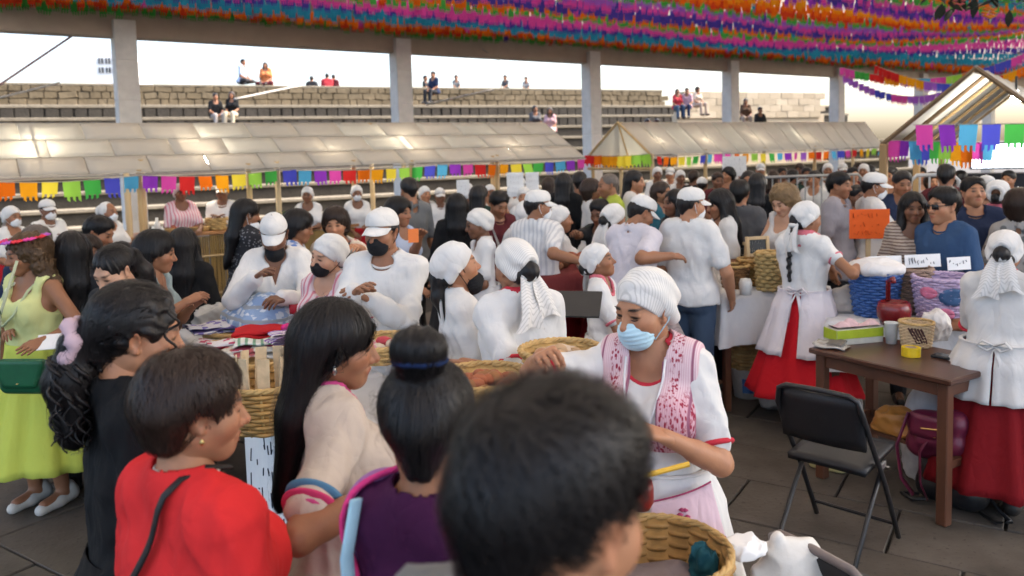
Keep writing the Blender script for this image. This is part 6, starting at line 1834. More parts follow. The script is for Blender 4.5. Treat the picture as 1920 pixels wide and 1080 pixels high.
# blue textile pile and the wicker tray under it
p = on(468, 588, 4.55); basket('shallow tan wicker tray under the blue cloth pile', (p[0], p[1], TH + .008), .20, .27, .10, 8, 22, WICK2)
crumple('heap of pale blue patterned cloth on the far craft table', 'cloth_heap', 'textile', (p[0] + .02, p[1] + .05, TH + .085), .36, .19, cloth((.28, .40, .62), 'pattern', (.60, .66, .74)), 4, TA, .62, .3)
p2 = on(395, 545, 4.85); crumple('creased clear plastic bag by the blue cloth heap', 'plastic_bag', 'bag', (p2[0], p2[1], TH + .01), .11, .17, plain('plastic_clear', (.55, .53, .50), .25), 9, 0, .8, .35)
p2 = on(432, 535, 4.9); t = thing('paper_cup_stack', 'stack of white paper cups at the far end of the craft table', 'cups', (p2[0], p2[1], TH + .01))
for k in range(2):
    mb = MB(); mb.lathe([(.001, .001), (.034, .001), (.044, .095), (.046, .098), (.042, .098), (.034, .01), (.001, .008)], 18, (0, 0, k * .085)); mb.build('cup', WPL, t, True)
g = np.random.default_rng(3)
PW = cloth((.66, .62, .62), 'pattern', (.45, .07, .12)); PW2 = cloth((.68, .66, .62), 'stripe', (.18, .32, .22)); PW3 = cloth((.66, .64, .66), 'pattern', (.20, .16, .40)); RD2 = cloth((.50, .02, .025)); MG = cloth((.75, .03, .25))
for lab, px, py, d, sz, m, a, L_, ed in [
    ('stack of white cloths with red embroidery, leftmost on the table', 420, 640, 4.2, (.26, .20, .06), PW, .2, 3, None), ('bright red folded cloth stack in the middle of the textiles', 512, 612, 4.15, (.34, .17, .075), RD2, TA + 1.2, 3, None),
    ('white cloth with violet pattern near the wicker tray', 400, 606, 4.4, (.24, .18, .05), PW3, .6, 3, None), ('white and green striped cloth stack on the near textile row', 498, 634, 3.85, (.30, .15, .05), PW2, TA + 1.3, 3, PW), ('red patterned cloth roll at the corner of the textiles', 420, 640, 3.85, (.15, .10, .05), RD2, .4, 2, PW),
    ('cream embroidered cloth beneath the striped stack', 470, 648, 3.8, (.26, .16, .045), cloth((.60, .55, .47), 'floral', (.4, .1, .1)), TA + 1.1, 2, None), ('purple and white striped cloth hanging by the magenta cloth', 556, 620, 3.75, (.10, .26, .05), cloth((.68, .62, .66), 'stripe', (.20, .06, .30)), TA, 3, None),
    ('magenta folded cloth beside the long black hair', 566, 606, 3.85, (.12, .22, .07), MG, TA + .1, 2, None), ('dark red cloth tuck behind the magenta cloth', 566, 570, 4.3, (.14, .14, .07), cloth((.30, .015, .03)), .3, 2, None), ('white cloth with fine red hem at the table back', 640, 590, 3.9, (.26, .18, .05), PW, TA + 1.4, 3, None)]:
    p = on(px, py, d); folded(lab, (p[0], p[1], max(TH + .012, p[2] - sz[2])), sz, m, a, L_, int(g.integers(99)), 0, 'folded textiles on the craft table', edge=ed)
p = on(470, 655, 3.95); basket('very wide honey wicker tray under the embroidered cloths', (p[0], p[1], TH + .008), .36, .42, .075, 6, 30, WICK2)
p = on(502, 735, 3.1); basket('large tan wicker basket with broad pale staves on the craft table', (p[0], p[1], TH + .01), .14, .20, .19, 12, 18, WICK, stakemat=WICK2)
t = thing('palm_strips', 'tuft of pale palm strips standing in the large wicker basket', 'strips', (p[0], p[1], TH + .05))
for k in range(9):
    a = k * .7; mb = MB(); mb.box((.11 * math.cos(a), .11 * math.sin(a), .13), (.045, .006, .24), rot(0, .12 * math.cos(a), a + 1.57)); mb.build('strip', STRAW, t)
for lab, px, py, d, r, sd in [('shallow basket of red and cream sweets by the burly vendor', 712, 640, 3.3, .16, 1), ('shallow basket of brown bread rolls in front of the back turned vendor', 905, 705, 2.75, .17, 2), ('shallow basket of crisp flatbread beside the blue masked vendor', 1052, 655, 2.9, .15, 3)]:
    p = on(px, py, d); basket(lab.replace('basket of', 'round basket holding'), (p[0], p[1], max(TH + .01, p[2] - .07)), r * .8, r, .07, 6, 20, WICK2)
    cl_ = [[plain('sweet_red', (.5, .04, .06), .5), plain('sweet_cream', (.62, .5, .38), .6), plain('sweet_pink', (.6, .25, .3), .6)], [plain('crust_brown', (.33, .14, .05), .6), plain('crust_rust', (.40, .12, .05), .6)], [plain('crisp_tan', (.55, .36, .2), .6), plain('crisp_pale', (.62, .48, .36), .6)]][sd - 1]
    lumps(lab.replace('shallow basket of', 'heap of').replace(' by ', ' in the basket by ').replace(' in front', ' in the basket in front').replace(' beside', ' in the basket beside'), ['sweet', 'bread_roll', 'flatbread'][sd - 1], 'food', (p[0], p[1], max(TH + .01, p[2] - .07) + .03), None, 26, r * .78, .032, 0, sd, .35, colors=cl_)
p = on(715, 690, 2.55); folded('white cloth with orange stitching between the two customers', (p[0], p[1], TH + .02), (.22, .16, .05), cloth((.66, .62, .56), 'floral', (.65, .25, .06)), 1, 2, 7)
p = on(1050, 585, 3.6); sign('black chalk board lying slanted between the two scarfed vendors', 'menu_board', (p[0], p[1] + .2, p[2]), .42, .16, BLKM, -.25, None, 0, .012, -.9)

# the near basket with cloths, the red pot and the chair with the white bag
p = P(1232, 1015, 1.98); zt = P(1232, 915, 2.1)[2]; bz = p[2] - .03
NB_ = thing('side_table', 'low stand carrying the near wicker basket', 'table', (p[0], p[1], 0), TA)
mb = MB(); mb.box((0, 0, bz - .235), (.50, .46, .03), bev=.006); mb.build('table_top', WOODL, NB_)
for sx in (-1, 1):
    for sy in (-1, 1): mb = MB(); mb.box((sx * .2, sy * .18, (bz - .252) / 2), (.04, .04, bz - .252)); mb.build('leg', WOODL, NB_)
basket('big near wicker basket lined with pale cloth, bottom of the picture', (p[0], p[1], bz - .215), .14, .185, .225, 15, 18, WICK, stakemat=WICK2, rimr=.010)
crumple('pale lilac grey cloth filling the near wicker basket', 'liner_cloth', 'textile', (p[0], p[1], bz - .17), .155, .11, cloth((.20, .165, .17)), 2, 0, 1, .12)
crumple('dark teal cloth tucked inside the rim of the near basket', 'teal_cloth', 'textile', (p[0] + .125, p[1] + .02, bz - .16), .05, .15, cloth((.012, .07, .095)), 6, 1.2, .45, .45)
q = P(1200, 905, 2.06); t = thing('clay_pot', 'small red brown clay pot with a yellow stick behind the near basket', 'pot', (q[0], q[1], q[2] - .10))
mb = MB(); mb.lathe([(.001, .03), (.025, .03), (.036, .05), (.036, .085), (.032, .105), (.029, .105), (.03, .08), (.001, .05)], 20); mb.build('pot_body', plain('clay_red', (.22, .02, .015), .4), t, True)
q1, q2 = P(1205, 893, 2.0), P(1292, 870, 2.02)
mb = MB(); mb.tube([q1 - np.array([q[0], q[1], q[2] - .10]), q2 - np.array([q[0], q[1], q[2] - .10])], .007, 7); mb.build('stick', plain('stick_yellow', (.80, .48, .04), .5), t)
cs = P(1395, 1010, 2.05); crumple('corner of white paper napkin beside the near basket', 'napkin', 'napkin', (cs[0], cs[1], cs[2] - .04), .055, .03, PAPER, 3, .3, .6, .4)

def chair(label, back0, back1, fwd, h=.80, seat_h=.45, tubem=BLKM, pad=None):
    """folding chair: back0, back1 ends of the top of the backrest; fwd: direction in which it faces"""
    b0, b1 = np.array(back0), np.array(back1); mid = (b0 + b1) / 2; wv = b1 - b0; wv[2] = 0; W_ = np.linalg.norm(wv); ax = wv / W_
    fw = np.array([-ax[1], ax[0], 0]); fw = fw if fw.dot(np.array([*fwd, 0])) > 0 else -fw
    base_ = np.array([mid[0], mid[1], 0]) + fw * .20
    t = thing('folding_chair', label, 'chair', base_, math.atan2(fw[1], fw[0]))
    # local: x forward, y across
    w2 = W_ / 2
    pad = pad or plain('vinyl_black', (.016, .016, .018), .45, spec=.4)
    mb = MB(); mb.tube([(-.06, -w2, .012), (-.10, -w2, seat_h * .8), (-.17, -w2 * .98, seat_h + .14), (-.225, -w2 * .94, h - .05), (-.235, -w2 * .8, h - .004), (-.237, 0, h + .004), (-.235, w2 * .8, h - .004), (-.225, w2 * .94, h - .05), (-.17, w2 * .98, seat_h + .14), (-.10, w2, seat_h * .8), (-.06, w2, .012)][:0] or
                       [(.24, -w2, .012), (.06, -w2, seat_h * .72), (-.10, -w2, seat_h + .10), (-.20, -w2 * .98, h - .09), (-.222, -w2 * .9, h - .02), (-.226, -w2 * .72, h), (-.226, 0, h + .004), (-.226, w2 * .72, h), (-.222, w2 * .9, h - .02), (-.20, w2 * .98, h - .09), (-.10, w2, seat_h + .10), (.06, w2, seat_h * .72), (.24, w2, .012)], .0125, 8)
    mb.build('front_frame', tubem, t, True)
    mb = MB(); mb.tube([(.10, -w2 * .9, seat_h - .02), (-.05, -w2 * .9, seat_h * .6), (-.25, -w2 * .9, .03), (-.262, -w2 * .8, .013), (-.262, w2 * .8, .013), (-.25, w2 * .9, .03), (-.05, w2 * .9, seat_h * .6), (.10, w2 * .9, seat_h - .02)], .0115, 8); mb.build('rear_frame', tubem, t, True)
    mb = MB(); mb.tube([(.20, -w2, .09), (.20, w2, .09)], .009, 7); mb.build('crossbar', tubem, t)
    mb = MB(); mb.sheet(lambda u, v: np.stack([-.13 + .36 * u, (v - .5) * 2 * w2 * .90, seat_h - .02 + .03 * u + .018 * np.sin(np.pi * v) * np.sin(np.pi * u) ** .5], -1), 10, 10); solidify(mb.build('seat', pad, t, True), .03)
    mb = MB(); mb.sheet(lambda u, v: np.stack([-.150 - .058 * u + .010 - .02 * np.sin(np.pi * v), (v - .5) * 2 * w2 * .95, h - .26 + .245 * u], -1), 6, 10); solidify(mb.build('backrest', pad, t, True), .024)
    for s in (-1, 1):
        mb = MB(); mb.box((.05, s * (w2 * .95), seat_h - .03), (.06, .014, .03), bev=.004); mb.lathe([(.001, -.004), (.012, 0), (.001, .004)], 8, (.05, s * (w2 + .012), seat_h - .03)); mb.build('hinge', GREYM, t)
    return t
chair('black folding chair standing in front of the brown table', (1.215, 3.66, .8), (1.50, 3.38, .8), (.7, .7))
chair('grey tubed folding chair cut by the bottom edge, white bag on its seat', G(1450, 984, .80), G(1640, 1080, .80), (.8, -.6), tubem=plain('tube_grey_brown', (.20, .165, .155), .45))
b = P(1482, 1062, 2.10)
bag_m = plain('bag_white', (.72, .70, .66), .6, bumpd=.004)
def bagpost(A, X): return np.maximum(A + .022 * (np.abs(wob(X, 20, 4)) - .4) + .012 * (np.abs(wob(X, 48, 9)) - .4), 0 * A - 1)
V, Q = sdf_mesh([cap_((-.035, 0, .055), (.0, 0, -.02), .020, .055, .03), cap_((.01, 0, -.03), (.05, -.01, -.22), .070, .11, .03, np.array([0, 1.0, 0]), .5), cap_((.045, .01, .01), (.09, 0, -.15), .025, .06, .03), cap_((-.03, 0, -.02), (-.08, 0, -.20), .05, .09, .03, np.array([0, 1.0, 0]), .5)], .005, bagpost)
o = link('tote_bag', mesh_np('tote_bag', V, Q, [bag_m])); o.location = [float(x) for x in (b[0], b[1], b[2] + .01)]; o.rotation_euler = (0, 0, .2); o.scale = (1.25, 1.25, 1.25)
tag(o, 'crumpled white bag with a teal figure two hanging on the grey tubed chair', 'bag')
fc = bpy.data.curves.new('numeral', 'FONT'); fc.body = '2'; fc.size = .052; fc.extrude = .0012; fc.materials.append(plain('teal_print', (.01, .16, .17), .6))
tmp_ = bpy.data.objects.new('tmp', fc); COL.objects.link(tmp_); me_ = bpy.data.meshes.new_from_object(tmp_.evaluated_get(bpy.context.evaluated_depsgraph_get())); bpy.data.objects.remove(tmp_)
n_ = bpy.data.objects.new('numeral', me_); COL.objects.link(n_); n_.parent = o; n_.location = (-.018, -.066, -.065); n_.rotation_euler = (R(84), R(6), R(2))

# ------------------------------------------------------------------ the brown table and what lies on and under it
tl_, tf_, tr_ = G(1515, 652, .75), G(1782, 714, .75), G(1872, 670, .75)
ex_ = tf_ - tl_; LB = np.linalg.norm(ex_); ba = math.atan2(ex_[1], ex_[0]); WB = .56
cB = tl_ + ex_ / 2 + np.array([-math.sin(ba), math.cos(ba), 0]) * WB / 2; cB[2] = 0
table('dark red brown wooden table with a green box and yellow tape on it', cB, LB, WB, .75, ba, WOODT, WOODL, 'wooden_table', .055)
def T_(px, py, z=.75): return G(px, py, z + .002)
p = T_(1600, 640); t = thing('carton', 'open lime green and white carton on the brown table', 'box', p, ba + 1.25)
mb = MB()
for s in (-1, 1): mb.box((0, s * .06, .045), (.30, .004, .09)); mb.box((s * .149, 0, .045), (.004, .116, .09))
mb.box((0, 0, .003), (.29, .11, .004)); mb.build('carton_walls', plain('carton_white', (.62, .60, .52), .6), t)
mb = MB(); mb.box((.0, -.0635, .060), (.30, .003, .05)); mb.box((0, .0635, .06), (.30, .003, .05)); mb.box((-.1525, 0, .055), (.003, .12, .06)); mb.build('green_print', plain('print_lime', (.42, .52, .03), .5), t)
mb = MB(); mb.sheet(lambda u, v: np.stack([(u - .5) * .27, (v - .5) * .10, .085 + .03 * np.sin(u * 9) * np.sin(v * 5) + .015], -1), 14, 8); mb.build('tissue', cloth((.60, .42, .44)), t, True)
p = T_(1568, 650); t = folded('folded grey mesh cloth at the corner of the brown table', p + np.array([-.03, .02, 0]), (.16, .12, .03), cloth((.42, .40, .37), 'pattern', (.3, .27, .24)), ba + .4, 2, 3)
p = T_(1671, 644); t = thing('paper_cup', 'white paper cup next to the woven pot on the brown table', 'cup', p)
mb = MB(); mb.lathe([(.001, .001), (.029, .001), (.037, .118), (.040, .122), (.036, .12), (.029, .01), (.001, .008)], 20); mb.build('cup_wall', WPL, t, True)
p = T_(1718, 648); bw = basket('round two tone palm basket on the brown table', p, .072, .088, .135, 15, 20, plain('palm_cream', (.68, .50, .30), .6, scale=20, var=.25), rimr=.008)
mb = MB()
for k in range(5):
    a0 = -2.5 + k * .17
    mb.tube([(.0905 * math.cos(a0 + .5 * f) * (.86 + .16 * (1 - f)), .0905 * math.sin(a0 + .5 * f) * (.86 + .16 * (1 - f)), .115 - .085 * f) for f in np.linspace(0, 1, 8)], .006, 5)
mb.build('dark_pattern', plain('palm_dark', (.10, .04, .035), .7), bw, True)
p = T_(1708, 667); t = thing('tape_roll', 'yellow roll of tape lying on the brown table', 'tape', p)
mb = MB(); mb.lathe([(.030, 0), (.048, 0), (.048, .048), (.030, .048), (.030, 0)], 40); mb.build('tape_wound', plain('tape_yellow', (.80, .55, .015), .25, spec=.6), t)
mb = MB(); mb.lathe([(.0275, .001), (.0295, .001), (.0295, .047), (.0275, .047), (.0275, .001)], 22); mb.build('core', plain('card_core', (.45, .32, .2), .8), t, True)
p = T_(1778, 672); t = thing('mobile_phone', 'black phone lying flat near the corner of the brown table', 'phone', p, ba + .15)
mb = MB(); mb.box((0, 0, .007), (.15, .075, .012), bev=.003); mb.build('phone_body', BLKM, t)
mb = MB(); mb.box((0, 0, .0142), (.138, .066, .001)); mb.build('screen', plain('glass_black', (.008, .008, .01), .05), t)
mb = MB(); mb.lathe([(.001, 0), (.009, 0), (.007, .003), (.001, .003)], 10, (.04, .01, .0148)); mb.build('camera_ring', GREYM, t)
# under the table
e1 = ex_ / LB; e2 = np.array([-e1[1], e1[0], 0]); uB = lambda a, b_, z: cB + e1 * a * LB + e2 * b_ * WB + np.array([0, 0, z])
p = uB(.02, .55, 0); crumple('big white plastic sack standing behind the brown table', 'plastic_sack', 'bag', p, .20, .62, plain('sack_white', (.62, .62, .62), .4), 4, 0, .9, .18)
p = uB(-.04, -.05, .315); crumple('folded orange brown leather bag resting on the table stretcher', 'leather_bag', 'bag', p, .13, .13, plain('leather_tan', (.46, .20, .045), .4), 12, ba, .6, .35)
p = uB(.27, -.10, .36); t = thing('backpack', 'wine red backpack hanging under the brown table, straps trailing', 'backpack', p, ba + .1)
BPK = plain('leather_wine', (.17, .018, .05), .4, spec=.5, bumpd=.002)
V, Q = sdf_mesh([cap_((-.09, 0, .06), (.09, 0, .10), .07, .07, .03), cap_((-.085, 0, -.04), (.085, 0, .0), .078, .078, .03), cap_((-.04, -.06, .0), (.05, -.06, .02), .04, .04, .02)], .009, lambda A, X: A + .008 * (np.abs(wob(X, 20, 3)) - .4)); link('bag_body', mesh_np('bag_body', V, Q, [BPK]), t)
mb = MB(); mb.sheet(lambda u, v: np.stack([(u - .5) * .20, -.085 - .012 * np.sin(np.pi * u), .14 - .12 * v], -1), 8, 5); solidify(mb.build('flap', BPK, t, True), .008)
for s in (-1, 1):
    mb = MB(); mb.tube([(s * .08 - .05, -.05, .12), (s * .06 - .10, -.11, -.05), (s * .05 - .09, -.10, -.22), (s * .035 - .06, -.06, -.31)], .017, 7, flat=.3); mb.build('strap', BPK, t, True)
mb = MB(); mb.tube([(-.04, -.102, .07), (.06, -.102, .085)], .004, 5); mb.lathe([(.001, -.003), (.008, 0), (.001, .003)], 8, (.03, -.106, .04)); mb.build('zip', plain('brass', (.6, .4, .15), .3, 1), t)
p = uB(.30, .05, 0); t = thing('backpack', 'black bag on the paving under the brown table', 'bag', p, ba)
V, Q = sdf_mesh([cap_((-.10, 0, .08), (.10, 0, .08), .085, .085, .03), cap_((-.09, 0, .18), (.09, 0, .18), .075, .07, .03)], .012, lambda A, X: np.maximum(A + .01 * (np.abs(wob(X, 18, 5)) - .4), -X[..., 2])); link('bag_body', mesh_np('bag_body', V, Q, [BLKM]), t)
mb = MB(); mb.tube([(.16, -.02, .02), (.26, -.06, .015), (.30, 0, .02), (.22, .05, .03), (.15, .03, .12)], .010, 6); mb.build('strap', BLKM, t, True); mb = MB(); mb.tube([(-.14, -.06, .02), (-.20, -.12, .02), (-.12, -.15, .02), (-.06, -.1, .03)], .010, 6); mb.build('strap', BLKM, t, True)
p = G(1548, 880, 0); t = thing('shoe', 'pale yellow flat shoe lying under the black folding chair', 'shoe', p + np.array([.02, 0, 0]), -.6)
V, Q = sdf_mesh([cap_((-.08, 0, .02), (.06, 0, .018), .032, .040, .03), ell((.05, 0, .09), (.06, .03, .075), .02, op=-1)], .006, lambda A, X: np.maximum(A, -X[..., 2])); link('upper', mesh_np('upper', V, Q, [plain('shoe_yellow', (.62, .56, .26), .5)]), t)
mb = MB(); mb.tube([(.05, -.03, .05), (.08, 0, .065), (.05, .03, .05)], .007, 6); mb.build('strap', BLKM, t, True)

# ------------------------------------------------------------------ right hand stall table with pots and baskets
c = P(1706, 597, 5.05); zt_ = .77; ca = R(-18)
cR = np.array([c[0] + .24, c[1] + .02, 0]); table('long stall table carrying the pots and big baskets at the right', cR, 1.45, .62, zt_, ca, WOODL, WOODL, 'stall_table', stretch=False)
tablecloth('white cloth over the stall table with the pots', cR, 1.45, .62, zt_, ca, .32, TCL, 5)
def onr(px, py, d): p = P(px, py, d); return (p[0], p[1], zt_ + .008)
BLB = plain('basket_blue', (.05, .13, .36), .4); LIL = plain('palm_lilac', (.55, .42, .60), .5); ROSE = plain('palm_rose', (.72, .20, .32), .5)
basket('blue woven bucket under a white cloth on the stall table', onr(1640, 590, 5.15), .115, .155, .30, 16, 20, BLB, stakemat=BLB)
crumple('white cloth covering the blue woven bucket', 'cover_cloth', 'textile', np.array(onr(1640, 590, 5.15)) + [0, 0, .27], .175, .09, TCL, 3, 0, 1, .15)
t = thing('clay_jug', 'dark red enamel jug on the stall table', 'jug', onr(1676, 600, 4.85))
t.scale = (.78, .78, .85); mb = MB(); mb.lathe([(.001, 0), (.095, 0), (.125, .06), (.128, .12), (.112, .165), (.105, .168), (.10, .15), (.001, .10)], 28); mb.build('jug_body', plain('enamel_red', (.20, .012, .014), .25, spec=.6), t, True)
mb = MB(); mb.tube([(.0, .10, .16), (.0, .10, .30), (.0, .02, .33), (0, .01, .30)], .02, 8); mb.build('handle', plain('enamel_red', (.2, .01, .01)), t, True)
basket('tall brown woven pail between the blue bucket and the lilac basket', onr(1706, 588, 5.2), .10, .13, .29, 16, 18, plain('palm_taupe', (.33, .22, .16), .6), stakemat=plain('palm_taupe', (.3, .2, .15)))
lb = basket('big lilac palm basket with rose and blue motifs on the stall table', onr(1768, 598, 4.95), .135, .175, .27, 17, 24, LIL, stakemat=LIL)
for k, (a0, zc, m, r_) in enumerate(((-1.75, .17, plain('palm_navy', (.05, .12, .26), .5), .075), (-2.55, .19, ROSE, .05), (-1.0, .10, plain('palm_violet', (.20, .06, .32), .5), .06), (-2.0, .06, ROSE, .055), (-.6, .2, ROSE, .05))):
    mb = MB()
    def fn(u, v):
        rr = v * r_; an = u * 6.283; z = zc + rr * np.sin(an) * .75; th = a0 + rr * np.cos(an) / .16; rad = .135 + .04 * (np.clip(z, 0, .27) / .27) ** .8 + .013
        return np.stack([rad * np.cos(th), rad * np.sin(th), z], -1)
    mb.sheet(fn, 13, 4); solidify(mb.build('motif', m, lb, True), .004)
for k, (px, py, w_, a) in enumerate(((1660, 492, .22, .04), (1730, 489, .25, .10), (1798, 494, .17, .16))):
    p = P(px, py, 5.22); sign(['white price card behind the blue woven bucket', 'long white price card behind the brown pail', 'slanted white price card behind the lilac basket'][k], 'price_card', p, w_, .085, PAPER, a, INK, 20 + k, .004, -.15, 10, 1, r=.0035)
crumple('brown and white cloths lying along the front of the stall table', 'cloth_heap', 'textile', onr(1790, 625, 4.7), .16, .05, cloth((.20, .09, .05)), 8, .2, .5, .3)
crumple('white plastic bag tied behind the palm basket', 'plastic_bag', 'bag', np.array(T_(1752, 640)) + [.02, .04, 0], .085, .17, plain('bag_milky', (.60, .58, .57), .35), 14, 0, .8, .35)
crumple('folded beige cloth stack on the stall table by the red skirt', 'cloth_heap', 'textile', onr(1582, 585, 5.3), .13, .16, cloth((.45, .40, .36)), 5, 0, .8, .25)
# orange sign on its stick
p = P(1630, 420, 6.3); sign('bright orange board with faded handwriting on a wooden stick', 'orange_sign', p, .30, .235, plain('board_orange', (.88, .13, .012), .6, var=.08), R(-10), plain('ink_orange', (.55, .07, .01), .7), 11, .01, 0, 9, 3, r=.005)
mb = MB(); mb.box((p[0], p[1] + .02, p[2] / 2 - .02), (.035, .02, p[2])); tag(mb.build('sign_stake', BAMB2), 'wooden stake holding up the orange board', 'stake')

# ------------------------------------------------------------------ middle table with framed boards and baskets
c = P(1424, 560, 5.9); zm = .86
cM = np.array([c[0], c[1], 0]); table('table with a hanging white cloth between the jeans vendor and the red skirt', cM, .84, .5, zm, R(12), WOODL, WOODL, 'stall_table', stretch=False)
tablecloth('long white cloth hanging from the table behind the blue jeans', cM, .84, .5, zm, R(12), .38, TCL, 8)
for k, (px, d, r, h, m, lb) in enumerate(((1378, 5.8, .10, .16, WICK3, 'small dark wicker basket left on the framed board table'), (1412, 5.9, .11, .19, WICK, 'tan wicker basket in the middle of the framed board table'), (1442, 5.65, .085, .27, plain('palm_gold', (.50, .36, .15), .6), 'tall golden palm basket beside the red skirt'))):
    p = P(px, 545, d); basket(lb, (p[0], p[1], zm + .008), r * .8, r, h, 10, 16, m)
for k, (px, py, d, w_, h_, a, lb) in enumerate(((1420, 462, 5.9, .16, .125, .2, 'black menu board with a pale wooden frame'), (1384, 470, 6.2, .15, .12, -.9, 'second black framed board turned away beside the first'))):
    sign(lb, 'menu_board', P(px, py, d), w_, h_, BLKM, a, plain('chalk', (.55, .55, .5), .8), 30 + k, .01, -.1, 8, 2, frame=BAMB2, r=.002)
for px, py, d, lb, m in ((1398, 527, 5.5, 'white jar next to the vendor hand on the framed board table', WPL),):
    p = P(px, 560, d); t = thing('jar', lb, 'jar', (p[0], p[1], zm + .008)); mb = MB(); mb.lathe([(.001, 0), (.04, 0), (.045, .08), (.035, .11), (.001, .115)], 16); mb.build('jar_body', m, t, True)
# buckets and sacks on the paving
p = G(1402, 742, 0); t = thing('bucket', 'white plastic bucket with a blue print on the paving', 'bucket', p)
mb = MB(); mb.lathe([(.001, .002), (.10, .002), (.125, .22), (.132, .225), (.12, .225), (.098, .02), (.001, .012)], 24); mb.build('pail', WPL, t, True)
mb = MB(); mb.sheet(lambda u, v: np.stack([(.106 + .021 * (v * .5 + .25)) * np.cos(-2.2 + .7 * u), (.106 + .021 * (v * .5 + .25)) * np.sin(-2.2 + .7 * u), .05 + .11 * v], -1), 6, 4); mb.build('print', plain('print_blue', (.06, .16, .42), .5), t, True)
bk = basket('tan wicker basket standing on the white bucket', (p[0], p[1], .228), .12, .17, .24, 9, 16, WICK2)
crumple('crumpled clear plastic over the basket on the bucket', 'plastic_bag', 'bag', (p[0], p[1], .40), .16, .15, plain('plastic_clear', (.5, .5, .5)), 7, 0, 1, .35)
p = G(1452, 762, 0); crumple('pale plastic sack with yellow fruit beside the red skirt', 'plastic_sack', 'bag', p, .12, .28, plain('plastic_grey', (.42, .43, .42), .3), 15, 0, .85, .35)
crumple('yellow fruit bag at the foot of the pale sack', 'fruit_bag', 'bag', p + np.array([.08, -.10, 0]), .07, .09, plain('fruit_yellow', (.45, .40, .06), .4), 5, 0, .9, .3)
# food table in the middle of the crowd
c = P(1088, 462, 6.35); zf = .98
table('food table crowded with dishes in the middle of the market', (c[0], c[1], 0), 1.3, .8, zf, R(30), WOODL, WOODL, 'food_table', stretch=False)
tablecloth('dark red cloth on the crowded food table', (c[0], c[1], 0), 1.3, .8, zf, R(30), .3, cloth((.16, .03, .03)), 9)
for k, (dx, dy, m, lb) in enumerate(((-.3, -.1, [plain('food_brown', (.22, .09, .04), .6), plain('food_rust', (.36, .10, .05), .6)], 'heap of brown food on the left of the food table'), (.05, .0, [plain('food_cream', (.55, .45, .36), .6), plain('food_rust', (.4, .1, .05))], 'heap of cream and rust food on the food table'), (.3, .2, [plain('leaf_green', (.07, .16, .03), .6), plain('food_brown', (.2, .1, .05))], 'heap of green herbs on the right of the food table'))):
    lumps(lb, 'morsel', 'food', (c[0] + dx, c[1] + dy, zf + .02), None, 30, .2, .045, 0, 40 + k, .4, colors=m)

# ------------------------------------------------------------------ reed counter of the long stall with bottles, bread and plants
ca0, ca1 = tx(-130), tx(432)
cc = E0 + UROW * ca0 + NIN * .12
ct = thing('reed_counter', 'reed fronted counter of the long stall', 'counter', cc, ROWA); LCN = ca1 - ca0; HC = 1.02
REED = plain('reed_gold', (.33, .20, .055), .6, scale=9, var=.5, stretch=(1, 1, .12)); 
mb = MB(); g = np.random.default_rng(2)
for k in range(int(LCN / .026)):
    x = k * .026; mb.tube([(x, g.normal(0, .003), 0), (x + g.normal(0, .004), g.normal(0, .003), .5), (x, 0, HC - .05)], .0125, 5, cap=False)
kind(mb.build('reeds', REED, ct, True), 'stuff')
mb = MB(); mb.box((LCN / 2, .33, HC - .02), (LCN, .72, .04), bev=.006); mb.build('counter_top', plain('counter_wood', (.40, .18, .06), .5, scale=4, var=.4, stretch=(.2, 1, 1)), ct)
for z in (.25, .72): mb = MB(); mb.tube([(0, -.02, z), (LCN, -.02, z)], .014, 6); mb.build('binding_rail', BAMB, ct)
def onc(px, y=.25): return E0 + UROW * tx(px) - NIN * (y - .12) + np.array([0, 0, HC + .004])
for k, px in enumerate((283, 291, 299)):
    t = thing('bottle', ['squat white plastic tub on the reed counter', 'tall white plastic bottle on the reed counter', 'white plastic jar right of the tall bottle'][k], 'bottle', onc(px, .2)); hh = (.10, .20, .09)[k]
    mb = MB(); mb.lathe([(.001, 0), (.035, 0), (.036, hh * .6), (.018, hh * .8), (.016, hh), (.001, hh)], 14); mb.build('bottle_body', WPL, t, True)
for k, (px, sd) in enumerate(((215, 1), (325, 2), (372, 3), (405, 4))):
    p = onc(px, .22); basket(['flat bread basket on the counter beside the timber posts', 'flat basket in front of the pink striped vendor', 'flat basket near the middle of the counter', 'deep tan basket at the right end of the counter'][k], p, .10, .13, .05 if k < 3 else .14, 5, 16, WICK2)
    lumps(['rust coloured heap on the counter by the timber posts', 'tan heap before the pink striped vendor', 'rust coloured heap along the counter middle', 'brown heap in the deep basket of the counter'][k], 'morsel', 'food', p + np.array([0, 0, .04 if k < 3 else .12]), None, 16, .10, .03, 0, 60 + k, .4, colors=[plain('food_rust', (.4, .1, .05)), plain('crust_brown', (.3, .1, .05))])
# more counters hidden mostly by the crowd: dark red cloth topped stall table
c2 = E0 + UROW * tx(455) + NIN * .1; L2 = tx(1060) - tx(455)
t2 = thing('stall_counter', 'wooden counter of the right half of the long stall', 'counter', c2, ROWA)
mb = MB(); mb.box((L2 / 2, .3, .95), (L2, .6, .04)); mb.build('counter_top', plain('counter_wood', (.4, .2, .1)), t2); mb = MB(); mb.box((L2 / 2, .03, .46), (L2 - .1, .03, .92)); mb.build('front_board', REED, t2)
for k, px in enumerate((540, 605, 650, 700)):
    p = E0 + UROW * tx(px) - NIN * .15 + np.array([0, 0, .975]); lumps(['brown food heap on the counter next to the potted greens', 'brown food heap on the counter behind the cream blouse', 'brown food heap on the counter below the masked white vendor', 'brown food heap on the counter beyond the burly vendor'][k], 'morsel', 'food', p, None, 18, .16, .04, 0, 80 + k, .5, colors=[plain('food_rust', (.4, .1, .05)), plain('food_olive', (.18, .15, .04), .6), plain('food_cream', (.5, .4, .3))])
